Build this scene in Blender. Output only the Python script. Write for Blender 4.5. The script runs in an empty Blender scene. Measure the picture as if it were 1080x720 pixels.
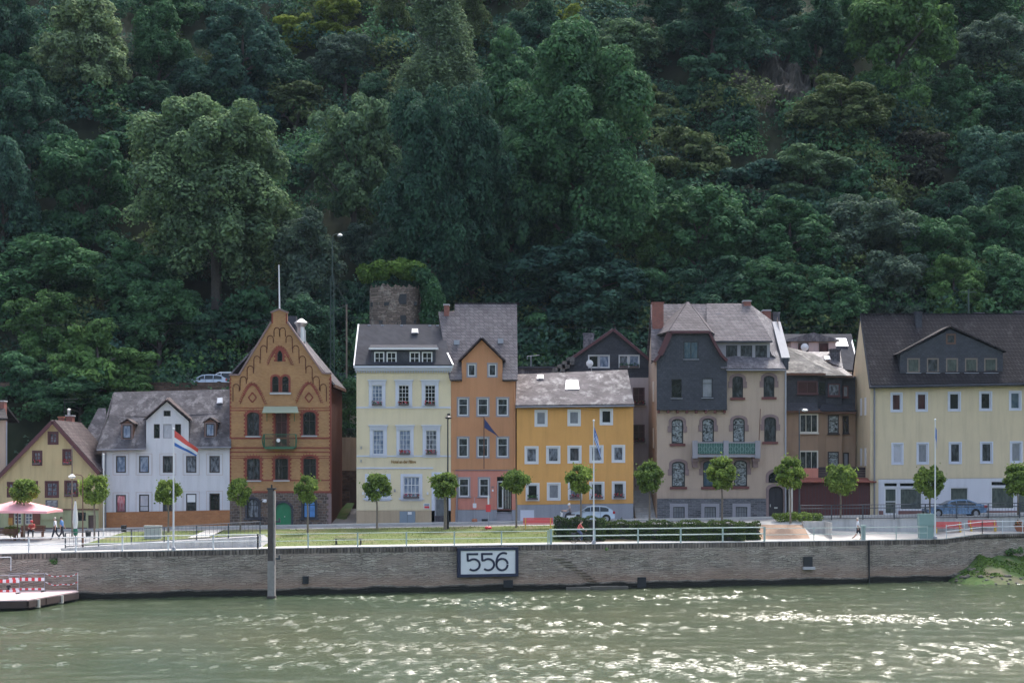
import bpy, bmesh, math, random
import numpy as np
from mathutils import Vector, Matrix
from mathutils.geometry import delaunay_2d_cdt
R = math.radians
SC = bpy.context.scene
COL = SC.collection
rng = random.Random(7)
NP = np.random.default_rng(11)

# ---- measuring aids: the camera is at (0,0,CH), looks along +Y; F is the focal length in 1080-px units
F, CH, HY = 1725.0, 9.5, 490.0
def PX(px, Y): return (px - 540.0) / F * Y
def PZ(py, Y): return CH - (py - HY) / F * Y
def P3(px, py, Y): return Vector((PX(px, Y), Y, PZ(py, Y)))

# ---------------------------------------------------------------- mesh collector
class MB:
    def __init__(s): s.v = []; s.f = []; s.m = []
    def add(s, vs, fs, m=0):
        b = len(s.v); s.v += [tuple(v) for v in vs]
        for f in fs: s.f.append(tuple(b + i for i in f)); s.m.append(m)
        return s
    def box(s, x0, x1, y0, y1, z0, z1, m=0):
        if x0 > x1: x0, x1 = x1, x0
        if y0 > y1: y0, y1 = y1, y0
        if z0 > z1: z0, z1 = z1, z0
        return s.add([(x0,y0,z0),(x1,y0,z0),(x1,y1,z0),(x0,y1,z0),(x0,y0,z1),(x1,y0,z1),(x1,y1,z1),(x0,y1,z1)],
                     [(0,3,2,1),(4,5,6,7),(0,1,5,4),(1,2,6,5),(2,3,7,6),(3,0,4,7)], m)
    def prism(s, poly, y0, y1, m=0):          # poly: (x,z) counter-clockwise seen from -Y
        n = len(poly)
        vs = [(x, y0, z) for x, z in poly] + [(x, y1, z) for x, z in poly]
        fs = [tuple(range(n)), tuple(range(2*n-1, n-1, -1))]
        fs += [(i, i+n, (i+1) % n + n, (i+1) % n) for i in range(n)]
        return s.add(vs, fs, m)
    def slab(s, pts, t, m=0):                 # planar polygon in 3D, thickened along its normal
        pts = [Vector(p) for p in pts]; n = Vector((0,0,0))
        for i in range(len(pts)):
            a, b = pts[i], pts[(i+1) % len(pts)]
            n += a.cross(b)
        n.normalize()
        k = len(pts); q = [p + n*t for p in pts]
        return s.add(list(pts) + q, [tuple(range(k-1, -1, -1)), tuple(range(k, 2*k))] +
                     [(i, (i+1) % k, (i+1) % k + k, i+k) for i in range(k)], m)
    def quad(s, a, b, c, d, m=0): return s.add([a, b, c, d], [(0,1,2,3)], m)
    def poly(s, pts, m=0): return s.add(pts, [tuple(range(len(pts)))], m)
    def ring(s, outer, inner, y0, y1, m=0):   # frame between two (x,z) outlines of equal count
        n = len(outer)
        vs = [(x,y0,z) for x,z in outer] + [(x,y0,z) for x,z in inner] + [(x,y1,z) for x,z in outer] + [(x,y1,z) for x,z in inner]
        fs = []
        for i in range(n):
            j = (i+1) % n
            fs += [(i, j, n+j, n+i), (j, i, 2*n+i, 2*n+j), (n+i, n+j, 3*n+j, 3*n+i), (2*n+i, 3*n+i, 3*n+j, 2*n+j)]
        return s.add(vs, fs, m)
    def tube(s, p0, p1, r0, r1=None, n=8, m=0, cap=True):
        r1 = r0 if r1 is None else r1
        p0, p1 = Vector(p0), Vector(p1); d = (p1-p0)
        if d.length < 1e-6: return s
        d.normalize(); u = d.orthogonal().normalized(); w = d.cross(u)
        vs = []
        for p, r in ((p0, r0), (p1, r1)):
            for i in range(n):
                a = 2*math.pi*i/n; vs.append(p + (u*math.cos(a) + w*math.sin(a))*r)
        fs = [(i, (i+1) % n, n+(i+1) % n, n+i) for i in range(n)]
        if cap: fs += [tuple(range(n-1,-1,-1)), tuple(range(n, 2*n))]
        return s.add(vs, fs, m)
    def path(s, pts, r, n=8, m=0):
        for a, b in zip(pts, pts[1:]): s.tube(a, b, r, r, n, m)
        return s
    def bar(s, p0, p1, wx, wz, m=0):          # square bar between two points
        p0, p1 = Vector(p0), Vector(p1); d = (p1-p0).normalized()
        up = Vector((0,0,1)) if abs(d.z) < .9 else Vector((0,1,0))
        u = d.cross(up).normalized()*wx/2; w = u.cross(d).normalized()*wz/2
        vs = [p+a*u+b*w for p in (p0,p1) for a, b in ((-1,-1),(1,-1),(1,1),(-1,1))]
        return s.add(vs, [(3,2,1,0),(4,5,6,7),(0,1,5,4),(1,2,6,5),(2,3,7,6),(3,0,4,7)], m)
    def lathe(s, prof, c, n=20, m=0, ax='z'): # prof: (r,h)
        vs = []; c = Vector(c)
        for r, h in prof:
            for i in range(n):
                a = 2*math.pi*i/n
                if ax == 'z': vs.append(c + Vector((r*math.cos(a), r*math.sin(a), h)))
                else: vs.append(c + Vector((r*math.cos(a), h, r*math.sin(a))))
        fs = []
        for k in range(len(prof)-1):
            for i in range(n):
                j = (i+1) % n; q = (k*n+i, k*n+j, (k+1)*n+j, (k+1)*n+i)
                fs.append(q if ax == 'z' else q[::-1])
        fs += [tuple(range(n-1,-1,-1)), tuple((len(prof)-1)*n+i for i in range(n))]
        return s.add(vs, fs, m)
    def ball(s, c, r, sx=1, sy=1, sz=1, n=8, m=0):
        c = Vector(c); k = n//2+1
        prof = [(max(.02, math.sin(math.pi*i/k))*r, -math.cos(math.pi*i/k)*r) for i in range(k+1)]
        b = len(s.v); s.lathe(prof, (0,0,0), n, m)
        s.v[b:] = [(c.x+x*sx, c.y+y*sy, c.z+z*sz) for x,y,z in s.v[b:]]
        return s
    def build(s, name, mats, parent=None, origin=None, smooth=False, bevel=0):
        if origin is None: origin = ORG.get(parent.name, Vector((0,0,0))) if parent else Vector((0,0,0))
        origin = Vector(origin)
        me = bpy.data.meshes.new(name)
        me.from_pydata([(x-origin.x, y-origin.y, z-origin.z) for x,y,z in s.v], [], s.f)
        if not isinstance(mats, (list, tuple)): mats = [mats]
        for m in mats: me.materials.append(M[m] if isinstance(m, str) else m)
        if len(mats) > 1: me.polygons.foreach_set('material_index', s.m)
        if smooth: me.polygons.foreach_set('use_smooth', [True]*len(s.f))
        me.update()
        o = bpy.data.objects.new(name, me); COL.objects.link(o)
        if parent: o.parent = parent
        else: o.location = origin
        ORG[o.name] = origin
        if bevel:
            bv = o.modifiers.new('b', 'BEVEL'); bv.width = bevel; bv.segments = 1; bv.limit_method = 'ANGLE'
        return o
ORG = {}
def tag(o, label=None, cat=None, group=None, kind=None):
    if label: o['label'] = label
    if cat: o['category'] = cat
    if group: o['group'] = group
    if kind: o['kind'] = kind
    return o
def root(name, loc, label, cat, group=None):
    o = bpy.data.objects.new(name, None); COL.objects.link(o); o.location = loc
    o.empty_display_size = .3
    ORG[o.name] = Vector(loc); return tag(o, label, cat, group)
def one(mb, name, mats, loc, label, cat, group=None, **k):
    return tag(mb.build(name, mats, None, loc, **k), label, cat, group)
def struct(mb, name, mats, **k): return tag(mb.build(name, mats, **k), kind='structure')
def copy_tree(o, loc, label, parent=None):
    def rec(a, p):
        c = a.copy(); COL.objects.link(c); c.parent = p
        for ch in a.children: rec(ch, c)
        return c
    c = rec(o, None); c.location = loc
    if label: c['label'] = label
    return c

# ---------------------------------------------------------------- materials
M = {}
class NT:
    def __init__(s, name):
        s.mat = bpy.data.materials.new(name); s.mat.use_nodes = True
        s.n = s.mat.node_tree.nodes; s.l = s.mat.node_tree.links
        s.p = s.n['Principled BSDF']; s.out = s.n['Material Output']; M[name] = s.mat
        s.tc = s.n.new('ShaderNodeTexCoord')
    def link(s, a, b): s.l.new(a, b)
    def new(s, t, **k):
        o = s.n.new('ShaderNode'+t)
        for a, b in k.items():
            if a[0] == '_': setattr(o, a[1:], b)
            else: o.inputs[a].default_value = b
        return o
    def mapped(s, scale=(1,1,1), coord='Object', rot=(0,0,0)):
        mp = s.new('Mapping'); mp.inputs['Scale'].default_value = scale; mp.inputs['Rotation'].default_value = rot
        s.link(s.tc.outputs[coord], mp.inputs['Vector']); return mp.outputs['Vector']
    def noise(s, scale, detail=3, vec=None, rough=.5, dist=0):
        o = s.new('TexNoise', Scale=scale, Detail=detail, Roughness=rough, Distortion=dist)
        s.link(vec if vec is not None else s.tc.outputs['Object'], o.inputs['Vector']); return o.outputs['Fac']
    def ramp(s, fac, stops):
        r = s.new('ValToRGB'); e = r.color_ramp.elements
        while len(e) < len(stops): e.new(.5)
        for i, (p, c) in enumerate(stops): e[i].position = p; e[i].color = (*c, 1) if len(c) == 3 else c
        s.link(fac, r.inputs['Fac']); return r.outputs['Color']
    def mix(s, fac, a, b, mode='MIX'):
        m = s.new('Mix', _data_type='RGBA', _blend_type=mode)
        for sock, v in ((m.inputs[0], fac), (m.inputs[6], a), (m.inputs[7], b)):
            if isinstance(v, (int, float)): sock.default_value = v
            elif isinstance(v, tuple): sock.default_value = (*v, 1)
            else: s.link(v, sock)
        return m.outputs[2]
    def math(s, op, a, b=0.0):
        m = s.new('Math', _operation=op)
        for i, v in enumerate((a, b)):
            if isinstance(v, (int, float)): m.inputs[i].default_value = v
            else: s.link(v, m.inputs[i])
        return m.outputs[0]
    def base(s, c):
        if isinstance(c, tuple): s.p.inputs['Base Color'].default_value = (*c, 1)
        else: s.link(c, s.p.inputs['Base Color'])
        return s
    def bump(s, h, strength=.5, dist=.05):
        b = s.new('Bump', Strength=strength, Distance=dist)
        s.link(h, b.inputs['Height']); s.link(b.outputs['Normal'], s.p.inputs['Normal']); return s
    def set(s, rough=.8, metal=0, spec=.5):
        s.p.inputs['Roughness'].default_value = rough; s.p.inputs['Metallic'].default_value = metal
        s.p.inputs['Specular IOR Level'].default_value = spec; return s
    def xz(s):   # (x + y, z) wall coordinates for brick textures on upright and sloping faces
        sp = s.new('SeparateXYZ'); s.link(s.tc.outputs['Object'], sp.inputs[0])
        cb = s.new('CombineXYZ'); s.link(s.math('ADD', sp.outputs[0], sp.outputs[1]), cb.inputs[0]); s.link(sp.outputs[2], cb.inputs[1])
        return cb.outputs[0]
def mul(c, k): return tuple(min(1, x*k) for x in c)

def flat(name, c, rough=.6, metal=0, var=.12, sc=3, spec=.5):
    t = NT(name); t.set(rough, metal, spec)
    t.base(t.mix(t.noise(sc, 4), mul(c, 1-var), mul(c, 1+var)))
def plaster(name, c, stain=.28, sc=.5):
    t = NT(name); t.set(.9, 0, .2)
    a = t.mix(t.noise(sc, 5, rough=.6), mul(c, .88), mul(c, 1.08))
    streak = t.noise(1.0, 4, t.mapped((2.2, 2.2, .22)), .6)
    a = t.mix(t.math('MULTIPLY', t.ramp(streak, [(.46, (0,0,0)), (.74, (1,1,1))]), min(.9, stain*1.7)), a, mul(c, .62))
    g = t.mix(t.noise(9, 3), (.94,.94,.94), (1.05,1.05,1.05))
    t.base(t.mix(1.0, a, g, 'MULTIPLY')).bump(t.noise(22, 3), .35, .02)
def bricky(name, c1, c2, mortar, bw, bh, mortar_size=.015, rough=.85, bump=.5, vec=None, lichen=None, lsc=1.2, lpos=(.5,.62), dist=.02, warp=0, big=.25, spec=.3):
    t = NT(name); t.set(rough, 0, spec)
    v = t.xz()
    if warp:
        nz = t.new('TexNoise', Scale=2.2, Detail=2.0); t.link(v, nz.inputs['Vector'])
        va = t.new('VectorMath', _operation='MULTIPLY_ADD'); t.link(nz.outputs['Color'], va.inputs[0])
        va.inputs[1].default_value = (warp, warp, 0); t.link(v, va.inputs[2]); v = va.outputs[0]
    b = t.new('TexBrick'); b.inputs['Scale'].default_value = 1
    b.inputs['Brick Width'].default_value = bw; b.inputs['Row Height'].default_value = bh
    b.inputs['Mortar Size'].default_value = mortar_size; b.inputs['Mortar Smooth'].default_value = .3
    b.inputs['Color1'].default_value = (*c1, 1); b.inputs['Color2'].default_value = (*c2, 1); b.inputs['Mortar'].default_value = (*mortar, 1)
    t.link(v, b.inputs['Vector'])
    c = b.outputs['Color']
    c = t.mix(1.0, c, t.ramp(t.noise(.8, 6, rough=.65), [(.3, (1-big,)*3), (.7, (1+big,)*3)]), 'MULTIPLY')
    if lichen:
        c = t.mix(t.ramp(t.noise(lsc, 8, t.mapped((1,1,.6)), .7), [(lpos[0], (0,0,0)), (lpos[1], (1,1,1))]), c, lichen)
    t.base(c); h = t.mix(.35, b.outputs['Fac'], t.noise(14, 3))
    inv = t.math('SUBTRACT', 1.0, h); t.bump(inv, bump, dist)
    return t
def pane(name, dark, curtain, kind='none', cov=.5):
    t = NT(name); t.set(.04, 0, .5); t.p.inputs['Coat Weight'].default_value = .3; t.p.inputs['Coat Roughness'].default_value = .03
    d = t.mix(t.noise(1.3, 3), mul(dark, .6), mul(dark, 1.5))
    if kind == 'none': t.base(d)
    elif kind == 'lace':
        f = t.ramp(t.noise(2.1, 5, t.mapped((2.2, 1, .9)), .6), [(cov-.12, (.03,.03,.03)), (cov+.16, (.85,.85,.85))])
        fold = t.mix(t.noise(9, 1, t.mapped((3, 1, .1))), mul(curtain, .6), curtain)
        t.base(t.mix(f, d, fold))
    elif kind == 'swirl':   # pale slanting streaks swirled over the dark pane colour
        f = t.ramp(t.noise(1.7, 5, t.mapped((1.5, 1, 2.4), rot=(0, .7, 0)), .65, 1.6), [(cov-.1, (.03,.03,.03)), (cov+.03, (.5,.5,.5)), (cov+.18, (.9,.9,.9))])
        t.base(t.mix(f, d, curtain))
def emis(name, c): flat(name, c)

plaster('tan_wall', (0.482,0.370,0.292), .2); plaster('white_wall', (0.636,0.628,0.662), .22); plaster('cottage_wall', (0.516,0.413,0.232), .3)
plaster('cottage_green', (0.378,0.387,0.232), .35); plaster('hotel_yellow', (.74,.635,.44), .12); plaster('hotel_base', (0.473,0.370,0.258), .3)
plaster('orange_wall', (0.550,0.271,0.142), .22); plaster('pink_wall', (0.602,0.249,0.189), .25); plaster('grey_base', (0.327,0.335,0.370), .3)
plaster('ochre_wall', (.73,.385,.13), .16); plaster('yellow_wall', (.645,.535,.37), .22); plaster('brown_wall', (0.378,0.258,0.181), .3)
plaster('rear_wall', (0.533,0.447,0.430), .3); plaster('shop_white', (0.636,0.636,0.688), .15); plaster('brown_base', (.22,.12,.11), .2)
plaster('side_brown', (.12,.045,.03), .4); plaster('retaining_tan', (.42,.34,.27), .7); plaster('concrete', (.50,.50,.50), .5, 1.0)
plaster('dormer_pink', (.58,.46,.45), .2); plaster('light_concrete', (.52,.51,.49), .4); plaster('grey_surround', (.34,.33,.36), .2)
bricky('ochre_brick', (.42,.235,.11), (.35,.185,.085), (.34,.22,.12), .26, .085, .008, big=.12, bump=.2)
bricky('red_brick', (.27,.06,.04), (.22,.05,.035), (.2,.1,.08), .26, .085, .008, big=.15, bump=.2)
bricky('chimney_brick', (.33,.10,.07), (.26,.08,.06), (.25,.2,.18), .25, .085, .012, big=.2)
bricky('basalt', (.075,.06,.055), (.17,.115,.085), (.2,.17,.15), .42, .24, .03, warp=.3, bump=.9, dist=.05)
bricky('slate_stone', (.085,.085,.095), (.16,.16,.18), (.22,.22,.22), .5, .16, .02, warp=.12, bump=.8, dist=.04)
bricky('ruin_stone', (.13,.10,.085), (.30,.235,.19), (.12,.10,.08), .5, .22, .04, warp=.45, bump=1, dist=.1, lichen=(.4,.35,.29), lpos=(.55,.68))
bricky('arch_stone', (.09,.055,.04), (.18,.12,.09), (.1,.08,.07), .5, .25, .03, warp=.3, bump=.9, dist=.05)
bricky('clinker', (.42,.19,.08), (.35,.15,.065), (.36,.2,.12), .3, .15, .012, big=.15, bump=.3)
bricky('slate_dark', (.045,.048,.06), (.065,.068,.082), (.03,.03,.04), .28, .18, .012, big=.15, bump=.5, rough=.5)
bricky('slate_hotel', (.034,.036,.046), (.046,.048,.058), (.04,.04,.05), .3, .25, .008, big=.2, bump=.2, rough=.85, spec=.15)
bricky('slate_grey', (0.1008,0.0954,0.1087), (0.1596,0.1494,0.1653), (.065,.06,.07), .35, .2, .03, big=.3, lichen=(.33,.31,.32), lsc=1.6, lpos=(.5,.74), bump=.7, rough=.6)
bricky('roof_pale', (0.1092,0.0979,0.1027), (0.1764,0.1577,0.1636), (.10,.09,.10), .42, .3, .05, big=.2, lichen=(.21,.20,.205), lsc=2.5, lpos=(.5,.8), bump=.8, dist=.04)
bricky('roof_patchy', (0.0966,0.0871,0.0914), (0.1302,0.1162,0.1218), (.11,.10,.105), .4, .3, .02, big=.35, lichen=(.36,.35,.35), lsc=1.1, lpos=(.50,.70), bump=.5)
bricky('roof_white_house', (0.0630,0.0581,0.0635), (0.0966,0.0888,0.0957), (.08,.075,.085), .3, .25, .03, big=.35, lichen=(.22,.21,.22), lsc=1.3, lpos=(.5,.68), bump=.6)
bricky('roof_plum', (.085,.075,.082), (.125,.11,.118), (.05,.045,.05), .3, .25, .02, big=.2, bump=.6)
bricky('roof_tile_brown', (.025,.022,.025), (.042,.036,.039), (.014,.012,.014), .3, .33, .05, big=.2, bump=.9, dist=.05, lichen=(.08,.07,.073), lsc=1.2, lpos=(.55,.75))
bricky('roof_tile_cottage', (.062,.048,.05), (.095,.072,.072), (.05,.035,.04), .3, .3, .04, big=.3, bump=.8, lichen=(.15,.13,.125), lpos=(.55,.75))
bricky('roof_mossy', (0.1008,0.0954,0.0940), (0.1512,0.1452,0.1436), (.10,.10,.09), .35, .25, .03, big=.35, lichen=(.29,.28,.26), lsc=1.1, lpos=(.48,.66), bump=.6)
flat('white_paint', (0.720,0.720,0.738), .5, var=.04); flat('cream_frame', (.66,.62,.55), .6, var=.06); flat('dark_frame', (.04,.028,.028), .5); flat('maroon_frame', (.095,.03,.035), .5)
flat('bluewhite', (0.594,0.612,0.702), .5, var=.04); flat('sandstone_red', (.24,.17,.165), .85, var=.2); flat('sill_red', (.15,.05,.045), .7, var=.15)
flat('door_green', (.025,.22,.10), .45, var=.15); flat('door_dark', (.03,.028,.035), .5); flat('door_brown', (.10,.06,.05), .6); flat('iron_green', (.03,.13,.07), .5)
flat('utility_blue', (.22,.27,.33), .5, .2, var=.06); flat('shutter_brown', (.16,.05,.03), .6); flat('wood_brown', (.15,.075,.05), .75, var=.3, sc=5)
flat('balcony_green', (.06,.15,.125), .6, var=.25, sc=5); flat('zinc', (.36,.37,.42), .45, .6, var=.15, sc=2); flat('steel', (.62,.62,.64), .3, .9); flat('gutter_grey', (.24,.24,.27), .5, .4)
flat('lead', (.26,.27,.30), .7, 0, var=.15, sc=2); flat('rail_dark', (.075,.085,.10), .45, .5); flat('rail_green', (.38,.47,.44), .55, var=.1); flat('rail_white', (.62,.65,.67), .5); flat('mast_green', (.05,.08,.07), .6, .3)
flat('black_metal', (.03,.032,.036), .5, .3); flat('rubber', (.02,.02,.02), .8); flat('maroon_panel', (.085,.022,.022), .6, var=.15, sc=2); flat('rust_roof', (.19,.055,.04), .8, var=.3)
flat('fence_brown', (.045,.03,.035), .7, var=.3); flat('red_paint', (.62,.05,.06), .45, var=.1); flat('bench_red', (.62,.10,.09), .55, var=.15); flat('bench_yellow', (.62,.42,.08), .55)
flat('navy', (.018,.024,.055), .6, var=.2); flat('board_white', (0.72,0.73,0.75), .6, var=.06, sc=6); flat('gold', (.30,.17,.06), .6); flat('pink_cloth', (.85,.40,.42), .8, var=.05)
flat('white_cloth', (.72,.74,.74), .8, var=.05); flat('green_cloth', (.02,.16,.09), .8); flat('flag_red', (.70,.10,.08), .7, var=.05); flat('flag_white', (.78,.78,.82), .7, var=.04)
flat('flag_blue', (.04,.14,.45), .7, var=.05); flat('flag_navy', (.03,.045,.14), .7, var=.1); flat('cabinet_grey', (.42,.44,.44), .5, .1, var=.06); flat('cabinet_green', (.25,.37,.35), .5, .1, var=.06)
flat('blue_poster', (.10,.28,.62), .5, var=.5, sc=4); flat('wood_pile', (.085,.07,.065), .9, var=.45, sc=4); flat('pile_pale', (.27,.25,.235), .9, var=.3, sc=4); flat('deck_pink', (.52,.40,.40), .7, var=.2, sc=1.2)
flat('deck_wood', (.20,.13,.11), .85, var=.4, sc=2.5); flat('deck_edge', (.06,.04,.036), .9, var=.5, sc=1.5); flat('hull_dark', (.03,.03,.035), .6); flat('brown_frame', (.22,.17,.14), .6); flat('plum', (.12,.09,.09), .8); flat('terracotta', (.38,.15,.09), .8)
flat('flower_red', (.60,.06,.08), .7, var=.4, sc=15); flat('flower_orange', (.65,.20,.05), .7, var=.4, sc=12); flat('info_yellow', (.55,.36,.10), .6, var=.3, sc=12); flat('sky_glass', (.55,.58,.62), .15, var=.1)
flat('skin', (.55,.33,.25), .6); flat('hair_white', (.55,.50,.44), .8); flat('hair_dark', (.05,.035,.03), .8); flat('shirt_white', (.75,.75,.78), .8); flat('shirt_blue', (.13,.27,.55), .8)
flat('shirt_red', (.50,.10,.09), .8); flat('cloth_dark', (.03,.032,.045), .85); flat('cloth_grey', (.28,.25,.25), .85); flat('shoe', (.03,.025,.025), .6); flat('jeans', (.05,.07,.14), .85)
flat('car_silver', (.40,.45,.52), .28, .55, var=.02); flat('car_blue', (.12,.19,.30), .25, .5, var=.02); flat('car_white', (.75,.77,.80), .3, 0, var=.02); flat('car_dark', (.05,.06,.08), .3, .3)
flat('car_glass', (.02,.03,.035), .05, var=.2); flat('headlamp', (.6,.62,.65), .15); flat('taillamp', (.45,.02,.03), .25); flat('plastic_black', (.03,.03,.03), .6); flat('trunk_bark', (.10,.085,.075), .95, var=.4, sc=6)
flat('street_bark', (.20,.165,.13), .95, var=.35, sc=8); flat('shade_green', (.30,.34,.25), .7, var=.1); flat('rock_grey', (.10,.09,.085), .95, var=.5, sc=.5); flat('sill_stone', (.45,.44,.45), .8); flat('ledge_stone', (.13,.12,.10), .9, var=.4, sc=3)
pane('pane_dark', (0.0132,0.0162,0.0192), (0,0,0)); pane('pane_lace', (0.0300,0.0330,0.0420), (.36,.39,.46), 'lace', .48); pane('pane_half', (0.018,0.021,0.024), (.15,.165,.19), 'lace', .54)
pane('pane_blue', (.10,.14,.22), (.50,.56,.70), 'lace', .5); pane('pane_swirl', (0.0210,0.0240,0.0270), (.50,.54,.56), 'swirl', .49); pane('pane_grey', (.20,.21,.24), (.34,.35,.38), 'lace', .5)
pane('pane_white', (.40,.41,.46), (.60,.60,.66), 'lace', .45); pane('pane_maroon', (.05,.02,.025), (.09,.04,.05), 'lace', .5); pane('pane_red', (.25,.06,.08), (.45,.3,.35), 'lace', .5)
pane('pane_shop', (.055,.068,.064), (.16,.18,.165), 'lace', .5); pane('pane_teal', (.05,.085,.12), (.16,.20,.22), 'lace', .5)

# quay masonry: long thin rubble courses, dark wet foot
t = bricky('quay_wall', (0.2838,0.2479,0.2064), (0.4300,0.3828,0.3182), (.19,.16,.135), .95, .17, .026, warp=.45, bump=1, dist=.09, big=.28)
src = t.p.inputs['Base Color'].links[0].from_socket
c = t.mix(t.ramp(t.noise(.35, 5, t.mapped((1,1,3)), .6), [(.42,(0,0,0)),(.68,(.75,.75,.75))]), src, (.36,.285,.235))
c = t.mix(t.ramp(t.noise(1.6, 6, t.mapped((.6,.6,4)), .7), [(.54,(0,0,0)),(.64,(.6,.6,.6))]), c, (.08,.07,.06))
g = t.new('NewGeometry'); sp = t.new('SeparateXYZ'); t.link(g.outputs['Position'], sp.inputs[0])
lv = t.math('ADD', sp.outputs[2], t.math('MULTIPLY', t.noise(.5, 5), .5))
c = t.mix(t.ramp(lv, [(.0,(1,1,1)), (.62,(1,1,1)), (.78,(0,0,0))]), c, (.022,.022,.017))
c = t.mix(t.ramp(t.math('MULTIPLY', t.math('SUBTRACT', lv, .75), .5), [(.0,(0,0,0)),(.03,(.55,.55,.55)),(.5,(0,0,0))]), c, (.36,.22,.15))
t.base(c)
bricky('coping', (.12,.10,.09), (.24,.20,.17), (.08,.07,.06), .3, .7, .04, warp=.1, bump=1, dist=.08, big=.45)
# ground stuffs
def groundm(name, c1, c2, sc, rough=.95, c3=None, bump=.4):
    t = NT(name); t.set(rough, 0, .2)
    c = t.ramp(t.noise(sc, 8, rough=.65), [(.3, c1), (.7, c2)])
    if c3: c = t.mix(t.ramp(t.noise(sc*.17, 4), [(.5,(0,0,0)),(.65,(1,1,1))]), c, c3)
    t.base(c).bump(t.noise(sc*3, 4), bump, .04)
groundm('lawn', (.085,.12,.035), (.13,.155,.055), 2.5, c3=(.16,.15,.08)); groundm('asphalt', (.22,.22,.225), (.28,.28,.28), 1.5); groundm('paving', (.42,.41,.39), (.52,.51,.48), 1.2)
groundm('plaza', (.44,.42,.39), (.52,.50,.46), .8); groundm('gravel', (.30,.20,.14), (.42,.30,.22), 6); groundm('soil', (.10,.08,.05), (.16,.13,.08), 2)
groundm('hill_soil', (.018,.026,.014), (.035,.042,.022), .5, c3=(.03,.045,.02)); groundm('bank_grass', (.045,.095,.028), (.095,.14,.045), 1.5, c3=(.16,.145,.095)); groundm('left_paving', (.27,.27,.275), (.34,.34,.335), 1.0)
groundm('mud', (.16,.13,.085), (.22,.18,.12), 1)
# rocks
t = NT('crag'); t.set(.95, 0, .1)
t.base(t.ramp(t.noise(.6, 9, t.mapped((1.4,1.4,.7)), .7), [(.35,(.03,.03,.026)), (.52,(.085,.08,.07)), (.70,(.17,.155,.135))])).bump(t.noise(1.2, 9, t.mapped((1.5,1.5,.6)), .7), 1, .5)
# water
t = NT('water'); t.set(.10, 0, .5); t.p.inputs['IOR'].default_value = 1.33
t.base(t.ramp(t.noise(.05, 5, t.mapped((.5,1.5,1)), .6), [(.35,(.044,.067,.036)), (.65,(.068,.082,.045))]))
nb = t.mix(.5, t.noise(2.2, 5, t.mapped((.55,1.4,1)), .65), t.noise(7.5, 4, t.mapped((.6,1.3,1)), .6)); t.bump(nb, 1.0, .06)
# foliage
def leafm(name, c, var=.35, trans=.22, hue=(1.15,1.12,.8)):
    t = NT(name)
    g = t.new('NewGeometry'); oi = t.new('ObjectInfo')
    a = t.mix(g.outputs['Random Per Island'], mul(c, 1-var), tuple(min(1, x*h*(1+var*.6)) for x, h in zip(c, hue)))
    nz = t.noise(.45, 3)
    a = t.mix(1.0, a, t.ramp(nz, [(.35,(.72,.76,.8)), (.65,(1.22,1.2,1.1))]), 'MULTIPLY')
    k = t.ramp(oi.outputs['Random'], [(0,(.80,.84,.88)), (1,(1.2,1.16,1.08))])
    a = t.mix(1.0, a, k, 'MULTIPLY')
    t.base(a); t.set(.85, 0, .08)
    tr = t.new('BsdfTranslucent'); t.link(a, tr.inputs['Color'])
    mx = t.new('MixShader'); mx.inputs[0].default_value = trans
    t.link(t.p.outputs[0], mx.inputs[1]); t.link(tr.outputs[0], mx.inputs[2]); t.link(mx.outputs[0], t.out.inputs['Surface'])
leafm('leaf_dark', (0.0493,0.1107,0.0859)); leafm('leaf_mid', (0.0660,0.1503,0.0890)); leafm('leaf_pale', (0.115,0.191,0.129)); leafm('leaf_poplar', (0.187,0.264,0.182)); leafm('leaf_yellow', (0.189,0.243,0.061))
leafm('leaf_olive', (0.0889,0.1260,0.0678)); leafm('leaf_bright', (0.1003,0.1935,0.0827)); leafm('leaf_blue', (0.0581,0.1251,0.1155)); leafm('leaf_street', (.19,.27,.09), trans=.35); leafm('leaf_hedge', (.055,.085,.04))
leafm('leaf_ivy', (0.11,0.19,0.055)); leafm('leaf_plum', (.066,.068,.062)); leafm('leaf_lawn', (.12,.16,.055), .2, .1, (1.1,1.05,.8)); leafm('leaf_bank', (.085,.15,.04), .3, .1); leafm('leaf_grey', (0.0924,0.1422,0.1304))
# ---------------------------------------------------------------- light, camera
w = bpy.data.worlds.new('World'); SC.world = w; w.use_nodes = True
wn = w.node_tree; bg = wn.nodes['Background']
sky = wn.nodes.new('ShaderNodeTexSky'); sky.sky_type = 'NISHITA'; sky.sun_disc = False
SUN_EL, SUN_AZ = 56.0, 20.0       # azimuth from +Y towards +X; the sun stands behind the hill
sky.sun_elevation = R(SUN_EL); sky.sun_rotation = R(SUN_AZ); sky.dust_density = 5; sky.air_density = 1.0; sky.ozone_density = 1.0
hs = wn.nodes.new('ShaderNodeHueSaturation'); hs.inputs['Saturation'].default_value = .78; hs.inputs['Value'].default_value = 1.0
wn.links.new(sky.outputs[0], hs.inputs['Color']); wn.links.new(hs.outputs[0], bg.inputs[0]); bg.inputs[1].default_value = 0.15
sl = bpy.data.lights.new('sun', 'SUN'); sl.energy = 1.1; sl.angle = R(6); sl.color = (1, .975, .94)
so = bpy.data.objects.new('sun', sl); COL.objects.link(so)
d = Vector((math.sin(R(SUN_AZ))*math.cos(R(SUN_EL)), math.cos(R(SUN_AZ))*math.cos(R(SUN_EL)), math.sin(R(SUN_EL))))
so.rotation_euler = d.to_track_quat('Z', 'Y').to_euler(); so.location = (0, 100, 150)
cd = bpy.data.cameras.new('camera'); cam = bpy.data.objects.new('camera', cd); COL.objects.link(cam); SC.camera = cam
cd.sensor_width = 36; cd.lens = F/1080*36; cd.shift_y = (HY-360)/1080; cd.clip_end = 3000; cd.clip_start = .5
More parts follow.
